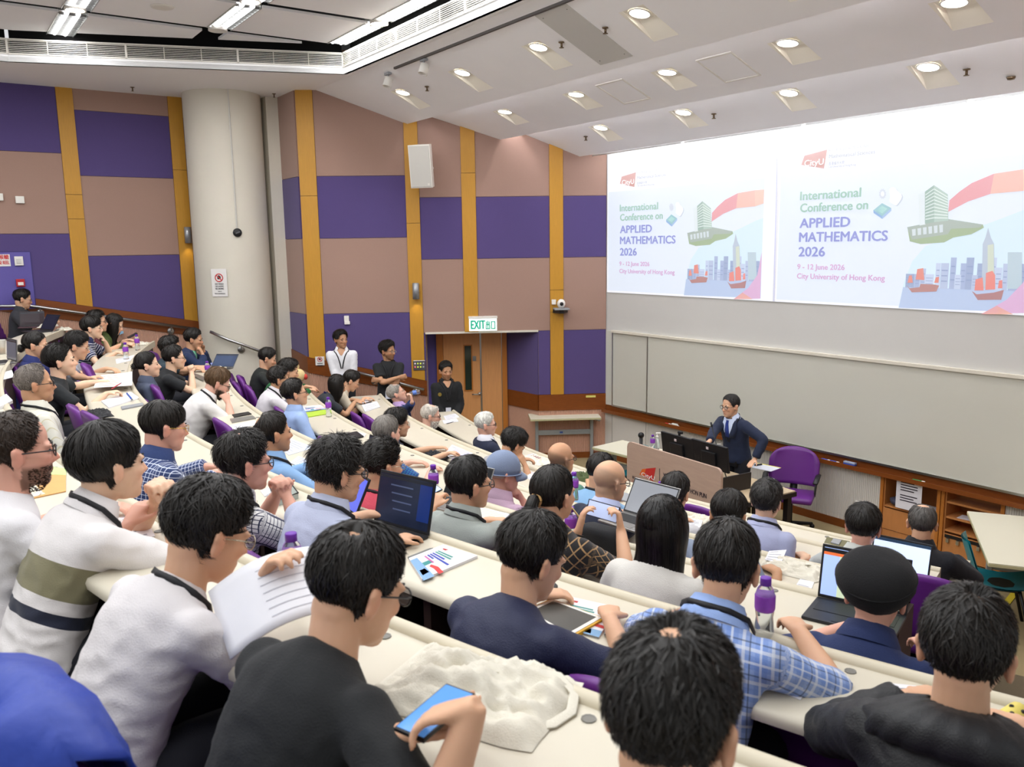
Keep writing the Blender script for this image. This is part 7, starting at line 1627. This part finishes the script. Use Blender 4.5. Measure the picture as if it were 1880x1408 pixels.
def laptop(px, py, z, label, w=.32, d=.22, tilt=18, drz=0, body=None, screen='#27406e', estr=.35, rows=3, win=True):
    q = on_z(px, py, z); rz = rad_rz(q)+R(drz); t = thing('laptop', label, 'laptop', tuple(q), rz); body = body or m_lapd
    g = G(); g.box((0, -d/2, .008), (w, d, .014), bev=.004); b = g.build('base', body, t)
    g = G(); g.box((0, -d*.36, .0155), (w*.88, d*.48, .002)); g.build('keyboard', m_key, b); g = G(); g.box((0, -d*.8, .0155), (w*.36, d*.26, .0015)); g.build('trackpad', body, b)
    rot = Matrix.Rotation(R(-tilt), 3, 'X'); h = d*.98; g = G(); g.box(rot @ Vector((0, .004, h/2))+Vector((0, 0, .014)), (w, .008, h), rot=rot, bev=.003); l = g.build('lid', body, t)
    F_ = lambda x, y, k: rot @ Vector((x, -.001-k, y))+Vector((0, 0, .014))
    def pane(name, x0, x1, y0, y1, m, k): g = G(); g.add([F_(x0, y0, k), F_(x1, y0, k), F_(x1, y1, k), F_(x0, y1, k)], [(0, 1, 2, 3)]); g.build(name, m, l)
    pane('bezel', -w/2+.003, w/2-.003, .004, h-.004, m_key, .0005); pane('display', -w/2+.01, w/2-.01, .014, h-.012, mat('display_'+screen[1:], screen, .15, emit=screen, estr=estr), .001)
    if win:
        pane('window', -w/2+.01, -w/2+.01+(w-.02)*.82, .05, h-.03, mat('win_'+screen[1:], screen, .2, emit=screen, estr=estr*1.5), .0015); pane('title_bar', -w/2+.01, w/2-.01, h-.03, h-.016, mat('win_bar', '#1d2430', .3), .0018)
    return t, F_, l, h, pane
def phone(pos, x, n, label, w=.15, h=.074, col='#5b86c8', name='phone'):
    x = Vector(x).normalized(); n = Vector(n); n = (n-x*n.dot(x)).normalized(); y = n.cross(x); t = thing(name, label, 'phone', tuple(pos)); m3 = Matrix((x, y, n)).transposed()
    g = G(); g.box((0, 0, 0), (w, h, .009), rot=m3, bev=.003); g.build('body', m_black, t); g = G(); g.box(n*.0048, (w*.93, h*.9, .001), rot=m3); g.build('display', mat('phone_'+col[1:], col, .15, emit=col, estr=.5), t); return t, m3
def tote(px, py, z, w, d, h, label, rz=0, mark=False, col=None, name='tote_bag', cat='bag'):
    q = on_z(px, py, z+.002); t = thing(name, label, cat, tuple(q), rad_rz(q)+R(rz)); sd = px_seed()*9; n = 36; rows = []
    for j in range(n+1):
        r = []
        for i in range(n+1):
            u, v = i/n*2-1, j/n*2-1; e = max(abs(u), abs(v)); f = max(0, 1-e**5); wob = 1+.12*noise.noise(Vector((u*1.6, v*1.6, sd)))
            a = noise.noise(Vector((u*2.2+sd, v*2.2, 0))); b = abs(noise.noise(Vector((u*4+v*2, v*4.5-u, sd)))); r.append(Vector((u*w/2*wob, v*d/2*wob, max(0.001, h*f*(.5+.5*a+.55*(.5-1.5*b)+.12*(.4-abs(noise.noise(Vector((u*6-v*3, v*6+u*3, sd))))*2))))))
        rows.append(r)
    g = G(); g.grid(rows); g.add([Vector((p.x, p.y, 0)) for p in (rows[0][0], rows[0][-1], rows[-1][-1], rows[-1][0])], [(3, 2, 1, 0)]); g.build('cloth', col or m_tote, t, True)
    g = G(); g.tube([(w*.05, d*.15, h*.5), (w*.2, d*.3, h*.5), (w*.38, d*.36, h*.4), (w*.5, d*.26, h*.18), (w*.54, d*.05, .006), (w*.5, -d*.15, .006), (w*.4, -d*.28, h*.12)], [(.002, .013)]*7, 8, fx=(0, 0, 1)); g.build('handle', col or m_tote, t, True)
    if mark:
        for k_ in range(4):
            g = G(); x = -w*.18+k_*w*.11; g.tube([(x, -d*.1, h*.75), (x+.02, -d*.02, h*.85), (x+.004, d*.05, h*.8)], .0035, 5); g.build('print_mark', mat('print_wine', '#8e2b4f', .7), t)
    return t
def pen(p0, p1, z, label, col='#25262b', r=.0045, name='pen'):
    a, b = on_z(*p0, z+r), on_z(*p1, z+r); t = thing(name, label, 'pen', tuple(a)); d = b-a; g = G(); g.tube([Vector((0, 0, 0)), d*.85], r, 8); g.build('barrel', mat('pen_'+col[1:], col, .4), t, True); g = G(); g.tube([d*.85, d], [r, .001], 8); g.build('tip', m_dsteel, t, True); return t
def slab(pts, z, th, m, label, name, cat):
    q = quad_px(pts, z+.001); c = sum(q, Vector())/len(q); g = G(); g.prism([p-c for p in q], (0, 0, th)); o = g.build(name, m, None, fixn=True); o.location = c; return tag(o, label, cat)
# --- sixth row desk
tote(868, 1272, Z6, .44, .30, .075, 'large crumpled white tote bag lying under the phone in front', 12, False)
pp = PP['blackT']; hp_ = on_z(800, 1307, Z6+.13); phone(hp_, (.55, .75, .12), (-.25, -.3, 1), 'phone with a blue screen held over the white tote bag', .155, .076, '#4f86c8')
M_ = frame3(on_z(508, 1096, Z6+.14), (.86, .35, .30), (-.3, .75, .55)); t = thing('booklet', 'curled printed booklet held open by the man in pale grey', 'booklet', tuple(M_.to_translation())); R3_ = M_.to_3x3(); g = G(); rows = []
for j in range(9): rows.append([R3_ @ Vector((-.15+.3*i/12, -.105+.21*j/8, .05*math.sin(math.pi*i/12)-.02*(i/12))) for i in range(13)])
g.grid(rows); o = g.build('sheets', m_paper, t, True); o.modifiers.new('s', 'SOLIDIFY').thickness = .006
for j in range(7):
    y = -.075+.024*j; g = G(); g.grid([[R3_ @ Vector((-.15+.3*i/12, y+dy, .05*math.sin(math.pi*i/12)-.02*(i/12)+.0012)) for i in range(5, 12)] for dy in (0, .0025)]); g.build('text_line', mat('ink_faint', '#b9bac2', .8), t, True)
bottle(541, 1098, Z6, 'purple capped water bottle in front of the spiky haired man', .20)
slab([(62, 868), (121, 868), (121, 903), (50, 918)], Z6, .004, mat('kraft', '#cf9f62', .8, nscale=10, namt=.05), 'brown kraft envelope on the desk beside the bearded man', 'envelope', 'envelope'); slab([(78, 856), (122, 862), (121, 874), (74, 872)], Z6, .005, mat('lime_card', '#b7d38a', .8), 'pale green card behind the kraft envelope', 'card', 'card')
sheet([(200, 955), (262, 940), (285, 985), (215, 1000)], Z6, 'white paper under the clasped hands man at the left', lines=5); tote(35, 905, Z6, .22, .16, .03, 'small white cloth bag beside the kraft envelope at left')
laptop(85, 608, Z6, 'black laptop with open lid at the far end of the sixth desk', .34, .23, 30, 40, m_lapd, '#20222c', .1); laptop(60, 600, Z6, 'dark plum coloured laptop in front of the man in dark grey', .30, .21, 20, 100, mat('laptop_plum', '#4a3038', .4), '#2c2026', .1); tote(88, 600, Z6, .3, .2, .06, 'white tote bag beside the black laptop at the far left'); tote(118, 606, Z6, .2, .16, .045, 'second white tote bag at the outer end of the sixth desk', 30)
laptop(22, 665, Z6, 'silver laptop half closed near the woman with a bun', .30, .21, 5, 20, m_alu, '#5a6070', .1); sheet([(2, 685), (22, 680), (26, 692), (4, 698)], Z6, 'small paper sheet at the left edge of the sixth desk', lines=2); sheet([(0, 735), (12, 728), (24, 740), (0, 752)], Z6, 'stack of white paper at the left picture edge', th=.02, lines=0)
q = on_z(4, 650, Z6); t = thing('plastic_cup', 'translucent plastic cup with orange drink at the left edge', 'cup', tuple(q)); g = G(); g.lathe([(.03, 0), (.045, .14), (.047, .145), (.043, .14), (.028, .004)], n=18); g.build('cup', mat('cup_clear', '#e8e6e0', .3, trans=.5), t, True); g = G(); g.lathe([(.028, .006), (.036, .06), (0, .06)], n=16); g.build('drink', mat('juice', '#e5a13c', .3), t, True)
# --- fifth row desk
t, F_, l, h, pane = laptop(735, 975, Z5, 'large dark laptop with a dim navy screen in the fifth row', .345, .245, 14, 6, m_lapd, '#141d33', .25); pane('side_pane', .09, .163, .05, h-.03, mat('win_navy', '#0f2a6a', .2, emit='#0f2a6a', estr=.3), .0022)
for i in range(4): pane('text_line', -.09+.01*i, .05, h*.75-i*.035, h*.75-i*.035+.006, mat('win_text', '#4b5878', .3, emit='#4b5878', estr=.2), .0024)
laptop(634, 940, Z5, 'small dark laptop with violet screen under the spiky haired man', .28, .19, 25, -14, m_lapd, '#5560c8', .6, win=False)
booklet([(814, 1004), (876.6, 1024.6), (775, 1068), (750.6, 1029)], Z5, 'glossy conference booklet lying right of the large laptop', .011); pen((750, 1024), (795, 1006), Z5, 'grey stylus between the large laptop and the booklet', '#8d8f8c', .006, 'stylus')
# tablet in a yellow case
q = quad_px([(960, 1121.7), (1012, 1098.5), (1110.6, 1134.7), (1047, 1171)], Z5+.014); c = sum(q, Vector())/4; t = thing('tablet', 'white tablet in a yellow case on the fifth row desk', 'tablet', tuple(c)); q = [p-c for p in q]; sh = lambda k, z: [Vector((p.x*k, p.y*k, z)) for p in q]
g = G(); g.prism(sh(1.0, -.012), (0, 0, .012)); g.build('case', mat('case_yellow', '#d3a326', .5), t, fixn=True); g = G(); g.prism(sh(.93, 0), (0, 0, .002)); g.build('bezel', m_plastic, t, fixn=True); g = G(); g.prism([Vector((p.x*.80, p.y*.80, .002)) for p in q], (0, 0, .0006)); g.build('screen', mat('tablet_screen', '#4a4945', .25), t, fixn=True)
booklet([(1047, 1098), (1133, 1117), (1100, 1172), (1020, 1150)], Z5, 'white booklet with red logo lying under the yellow tablet', .006); pen((1134, 1139), (1109, 1166), Z5, 'pink marker pen right of the tablet', '#e09a98', .008); slab([(1006, 1086), (1018, 1074), (1024, 1080), (1012, 1092)], Z5, .012, m_black, 'small dark case lying behind the tablet', 'glasses_case', 'case'); sheet([(1018, 1175), (1040, 1166), (1058, 1178), (1030, 1192)], Z5, 'pink and red card poking out below the tablet', mat('card_pink', '#d9566e', .6), lines=0)
sheet([(1425, 1203), (1504.6, 1224.6), (1470, 1286), (1410, 1262)], Z5, 'printed page with orange lines beside the plaid sleeve', ink=m_orange); sheet([(1626, 1255), (1700, 1262), (1712, 1300), (1592, 1325)], Z5, 'printed page in front of the black rain jacket', lines=8); sheet([(1852, 1330), (1905, 1345), (1900, 1400), (1830, 1370)], Z5, 'white page at the right edge under the hand', lines=4)
bottle(1402, 1171, Z5, 'purple capped water bottle beside the man in light blue plaid', .205)
q = on_z(1852, 1318, Z5+.05); t = thing('pencil_pouch', 'yellow spotted pouch held at the right picture edge', 'pouch', tuple(q), .6); g = G(); g.tube([(-.07, 0, 0), (-.055, 0, .0), (.055, 0, 0), (.07, 0, 0)], [(.012, .012), (.026, .024), (.026, .024), (.012, .012)], 12); g.build('pouch', mat('pouch_yellow', '#e2d06a', .6), t, True)
for a, b in ((-.03, .6), (.02, 1.4), (.03, 2.4), (-.01, 2.0)): g = G(); g.ell((a, .026*math.cos(b), .024*math.sin(b)), (.006, .006, .005), 8, 5); g.build('spot', m_black, t)
# papers, bottles and phones on the left half
sheet([(180, 690), (243, 684), (243, 708), (172, 712)], Z5+.05, 'printed page with orange lines held by the man reading', ink=m_orange, curl=.01); sheet([(186, 738), (240, 722), (256, 732), (200, 750)], Z5, 'white notepad with blue edge under the red pen hands', th=.012, lines=0); pen((233, 722), (244, 735), Z5+.012, 'blue pen lying on the notepad at the left', '#2f57b0', .007); slab([(222, 748), (262, 741), (264, 745), (224, 753)], Z5, .01, m_grey, 'grey phone with a pen beside the notepad', 'phone', 'phone'); tote(178, 762, Z5, .26, .2, .05, 'black folded cap on the desk beside the notepad', 0, False, cloth('#232326'), 'folded_cap', 'cap')
bottle(232, 660, Z5, 'purple capped bottle nearer of the two by the striped polo', .2); bottle(253, 643, Z5, 'purple capped bottle farther of the two by the olive top', .2); sheet([(212, 660), (246, 652), (250, 660), (214, 668)], Z5, 'white paper beside the two bottles at the left', lines=2); tote(262, 632, Z5, .22, .14, .04, 'white tote bag at the outer end of the fifth desk'); phone(on_z(243, 616, Z5+.09), (.7, .5, .4), (-.4, -.5, .6), 'dark phone held by the woman in olive', .14, .07, '#20242c'); slab([(216, 610), (226, 606), (227, 612), (218, 615)], Z5+.02, .004, mat('card_blue', '#8fc3e4', .6), 'light blue card beside the woman in olive', 'card', 'card')
pen((205, 714), (224, 702), Z5+.07, 'red pen held upright by the man in black at left', '#b02a3a', .005)
q = quad_px([(496, 905), (535, 898), (548, 915), (508, 930)], Z5+.002); c = sum(q, Vector())/4; t = thing('pencil_case', 'clear pencil case with black zip beside the checked shirt', 'case', tuple(c)); g = G(); g.prism([p-c for p in q], (0, 0, .03)); g.build('pouch', mat('clear_case', '#c9d2cc', .2, trans=.5), t, fixn=True); g = G(); g.tube([p-c+Vector((0, 0, .03)) for p in q]+[q[0]-c+Vector((0, 0, .03))], .004, 6); g.build('zip', m_black, t)
sheet([(478, 902), (500, 894), (508, 905), (486, 912)], Z5, 'small white paper at the elbows of the checked shirt', lines=2)
# --- fourth row desk
laptop(408, 676, Z4, 'silver laptop at the outer end of the fourth desk', .32, .22, 45, 60, m_alu, '#3a4660', .2); slab([(386, 668), (408, 664), (410, 667), (388, 671)], Z4+.02, .012, mat('note_blue', '#8f9cd8', .6), 'blue edged notebook lying on the silver laptop', 'notebook', 'notebook'); tote(402, 678, Z4, .16, .12, .04, 'small white cloth beside the silver laptop'); bottle(382, 692, Z4, 'purple capped bottle behind the bearded man in white', .19); slab([(357, 686), (376, 694), (374, 700), (356, 692)], Z4+.01, .012, m_alu, 'grey tablet lying near the clasped hands man', 'tablet', 'tablet')
slab([(426, 762), (456, 757), (462, 761), (430, 767)], Z4, .008, m_black, 'black slim folder on the fourth desk', 'folder', 'folder'); slab([(422, 770), (464, 764), (470, 769), (426, 777)], Z4, .008, m_alu, 'grey slim laptop lying closed on the fourth desk', 'closed_laptop', 'laptop'); sheet([(420, 782), (466, 772), (476, 779), (426, 790)], Z4, 'white page below the grey closed laptop', lines=3); sheet([(440, 796), (470, 788), (482, 798), (452, 806)], Z4, 'bluish printed page left of the light blue shirt', mat('paper_blue', '#d3dcee', .8), lines=4)
sheet([(534, 806), (576, 822), (530, 836), (514, 822)], Z4, 'printed page behind the man in light blue', mat('paper_blue'), lines=6); sheet([(548, 838), (580, 850), (574, 866), (532, 850)], Z4, 'printed page nearer the spiky haired man', mat('paper_blue'), lines=5)
laptop(690, 872, Z4, 'dark laptop in front of the man in coral red', .33, .24, 12, -4, m_lapd, '#2c2f44', .2); bottle(797, 917, Z4, 'purple capped water bottle between coral polo and grey shirt', .215)
laptop(850, 920, Z4, 'silver backed laptop hidden behind the man in grey green', .33, .22, 28, 8, m_alu, '#15171c', .05, win=False); sheet([(875, 931), (946, 946), (932, 962), (864, 950)], Z4, 'highlighted page beside the grey green shirt', ink=mat('ink_yellow', '#d9cf9a', .8)); phone(on_z(786, 905, Z4+.15), (.75, .55, .25), (-.4, -.5, .75), 'phone with blue screen held by the man in coral', .15, .07, '#6c8fce')
phone(at_depth(1107, 938, 3.94), (.86, -.5, -.12), (-.45, -.8, .22), 'phone raised by the ponytail woman showing the hall', .17, .08, '#b9c9ee')[0]
t, F_, l, h, pane = laptop(1580, 1118, Z4, 'dark laptop with a browser window in front of the beret', .35, .23, 12, 2, m_lapd, '#9db4e6', .75, win=False); pane('title_bar', -.165, .165, h-.03, h-.014, m_key, .0015); pane('orange_bar', -.165, .165, h-.042, h-.03, mat('win_orange', '#d86a38', .3, emit='#d86a38', estr=.6), .0016); pane('page', -.10, .165, .014, h-.042, mat('win_green', '#c4d3b4', .3, emit='#c4d3b4', estr=.6), .0016); pane('photo', -.085, .03, .06, h*.62, mat('win_dark', '#232b3a', .3, emit='#232b3a', estr=.4), .002); pane('portrait', -.07, .0, .06, h*.48, mat('win_shirt', '#5d86d8', .3, emit='#5d86d8', estr=.5), .0022)
laptop(1184, 955, Z4, 'grey screened laptop beyond the long haired woman', .32, .21, 30, -6, m_alu, '#8b8f96', .1, win=False)
q = on_z(1106, 1010, Z4); t = thing('handbag', 'black handbag with tan strap on the desk by the ponytail woman', 'bag', tuple(q), rad_rz(q)); g = G(); g.box((0, 0, .06), (.24, .12, .12), bev=.03); g.build('body', cloth('#202226'), t, True); g = G(); g.tube([(-.1, 0, .1), (-.15, -.05, .2), (-.28, -.1, .1), (-.34, -.12, .02)], .006, 6); g.build('strap', mat('strap_tan', '#b7a06c', .6), t, True)
bottle(1048, 1000, Z4, 'purple capped bottle hidden below the raised phone', .2); bottle(1054, 918, Z3, 'purple capped bottle behind the head of the ponytail woman', .2)
# --- third row desk
slab([(620, 801), (655, 794), (668, 803), (630, 812)], Z3, .014, m_black, 'black folder with paper on the third desk', 'folder', 'folder'); sheet([(655, 793), (672, 797), (668, 803), (654, 799)], Z3+.002, 'white paper poking out of the black folder', lines=1)
slab([(561, 759), (598, 753), (599, 761), (564, 767)], Z3, .01, mat('lime_note', '#a8c63f', .6), 'lime green notebook in front of the light blue shirt', 'notebook', 'notebook'); booklet([(556, 747), (592, 744), (600, 751), (560, 756)], Z3, 'conference booklet beside the lime green notebook', .006); bottle(604, 765, Z3, 'purple capped bottle beside the lime green notebook', .21)
q = on_z(549, 700, Z3); t = thing('soft_toy', 'cream and orange soft toy bag beside the green jumper', 'toy', tuple(q)); g = G(); g.ell((0, 0, .08), (.09, .07, .09), 14, 10); g.ell((-.03, 0, .2), (.045, .04, .05), 12, 8); g.build('body', mat('toy_cream', '#dcc48e', .9, nscale=20, namt=.2), t, True); g = G(); g.ell((.09, 0, .06), (.03, .03, .04), 10, 6); g.build('red_patch', mat('toy_red', '#c3392f', .7), t, True)
tote(1160, 912, Z3, .3, .2, .06, 'white tote bag in front of the bald suited man'); slab([(1140, 905), (1168, 912), (1160, 925), (1134, 918)], Z3+.06, .01, m_grey, 'grey folder held by the bald suited man', 'folder', 'folder'); tote(1455, 1045, Z3, .34, .22, .05, 'cream tote bag between slate blue and grey shirts'); sheet([(1412, 1012), (1444, 1010), (1434, 1035), (1404, 1028)], Z3+.03, 'white page beside the cream tote bag', lines=4); sheet([(1470, 1062), (1496, 1066), (1490, 1082), (1462, 1074)], Z3, 'white page below the cream tote bag', lines=2)
# --- second row desk
slab([(668, 741), (682, 738), (685, 741), (671, 745)], Z2, .01, m_black, 'black phone near the cream T-shirt', 'phone', 'phone'); sheet([(664, 745), (692, 738), (698, 748), (670, 757)], Z2, 'open printed booklet in front of the blue tinted hair', th=.012, lines=4); sheet([(655, 738), (672, 732), (678, 737), (660, 743)], Z2, 'white page under the hand of the cream T-shirt', lines=2)
sheet([(830, 818), (868, 834), (850, 846), (812, 838)], Z2, 'white notepad under the writing man', th=.01, lines=3); sheet([(838, 822), (862, 831), (850, 838), (828, 830)], Z2+.012, 'lilac page folded over on the notepad', mat('paper_lilac', '#c3c3e2', .8), lines=0); tote(800, 838, Z2, .26, .16, .06, 'dark jacket sleeve bundled beside the writing man', 0, False, cloth('#25282c'), 'bundled_jacket', 'jacket'); pen((806, 822), (814, 820), Z2, 'black pen on the second desk left of the notepad')
tote(1070, 878, Z2, .26, .16, .06, 'olive green cloth bag beside the man in sage green', 0, False, cloth('#4a5632'), 'cloth_bag'); sheet([(1066, 888), (1092, 893), (1084, 906), (1060, 900)], Z2, 'white page at the hand of the man in sage green', lines=3)
bottle(1212, 930, Z2, 'purple capped bottle left of the glossy black hair', .2); tote(1292, 958, Z2, .26, .18, .05, 'white tote bag behind the open book'); sheet([(1262, 958), (1290, 962), (1284, 982), (1256, 976)], Z2, 'open printed book right of the long haired woman', th=.03, lines=7); sheet([(975, 866), (992, 872), (985, 884), (966, 878)], Z2, 'white page under the elbow of the grey T-shirt', lines=2)
t, F_, l, h, pane = laptop(1648, 1062, Z2, 'laptop with a white page open at the end of the second desk', .34, .23, 15, -2, m_lapd, '#c9d8f4', .8, win=False); pane('title_bar', -.16, .16, h-.03, h-.012, mat('win_navyb', '#27405a', .3, emit='#27405a', estr=.3), .0015)
# --- front row desk
sheet([(814, 764), (838, 759), (843, 766), (818, 771)], Z1, 'upper of two white pages at the outer end of the front desk', lines=4); sheet([(812, 772), (838, 768), (842, 774), (815, 778)], Z1, 'lower of two white pages at the outer end of the front desk', lines=2); pen((820, 778), (834, 774), Z1, 'black pen beside the white bearded man')
tote(985, 846, Z1, .40, .22, .06, 'white tote bag with wine red print on the front desk', 0, True); slab([(964, 838), (980, 834), (984, 839), (968, 843)], Z1, .01, mat('paper_lilac'), 'lilac leaflet beside the printed tote bag', 'leaflet', 'paper'); slab([(1518, 990), (1560, 998), (1555, 1012), (1512, 1002)], Z1, .02, mat('olive_case', '#6e6a4a', .6), 'olive laptop sleeve on the right end of the front desk', 'laptop_sleeve', 'sleeve'); slab([(1530, 990), (1545, 993), (1540, 1001), (1525, 997)], Z1+.02, .008, m_grey, 'grey phone lying on the olive sleeve', 'phone', 'phone'); sheet([(1618, 994), (1642, 1000), (1632, 1012), (1610, 1006)], Z1, 'white pages in front of the black suited man', lines=3)
bottle(1198, 826, zt, 'purple capped bottle on the lectern beside the gel pump', .2)
# bottle at the mouth of the drinking man
dp = PP['drink']; mo = dp['toworld'](dp['MH'] @ Vector((0, .105, -.062))); hw_ = dp['toworld'](dp['hands'][1][0]+dp['hands'][1][1]*.08); ax = Vector((.93, .22, .16)).normalized(); t = thing('water_bottle', 'clear water bottle raised to the mouth of the man in blue suit', 'bottle', tuple(mo)); m3 = frame3((0, 0, 0), ax.orthogonal(), ax.cross(ax.orthogonal())).to_3x3()
g = G(); g.lathe([(.012, 0), (.013, .02), (.028, .05), (.03, .17), (.026, .18), (0, .18)], n=16, m=m3); g.build('bottle', m_water, t, True); g = G(); g.lathe([(.0285, .08), (.031, .082), (.031, .13), (.0285, .132)], n=16, m=m3); g.build('label', mat('label_blue', '#5f7fc8', .4), t, True)
# blue jacket hung over the chair back at the lower left
pg = PP['greyT']; rz = pg['root'].rotation_euler.z; f = Vector((-math.sin(rz), math.cos(rz), 0)); top = on_z(15, 1262, FL[5]+1.0); cpos = Vector((top.x, top.y, FL[5]))+f*.28
place_chair(cpos, rz, 'purple chair carrying the blue jacket at the lower left corner')
t = thing('jacket', 'royal blue jacket draped over a chair back at the lower left', 'jacket', tuple(cpos), rz); rows = []
pr = [(-.10, .60), (-.12, .75), (-.15, .90), (-.19, .985), (-.26, 1.02), (-.33, .99), (-.37, .90), (-.385, .75), (-.40, .58), (-.42, .40), (-.43, .25)]
for j, (y, z) in enumerate(pr):
    r = []
    for i in range(31):
        u = i/30*2-1; w = .235+.03*(j/10); fo = .014*math.sin(u*9+j*.5)+.05*noise.noise(Vector((u*3.2, j*.55, 3)))+.03*abs(noise.noise(Vector((u*6+j*.3, j*.8, 7)))); r.append(Vector((u*w, y-fo*(1 if j > 4 else .4)+.05*u*u*(1 if j > 4 else -.2), z-.06*abs(u)**2.5+fo*.3)))
    rows.append(r)
g = G(); g.grid(rows); o = g.build('cloth', mat('jacket_blue', '#1e3a98', .5, bump=.9, bscale=9, nscale=5, namt=.25), t, True); o.modifiers.new('s', 'SOLIDIFY').thickness = .008
bpy.data.scenes.remove(TMP)
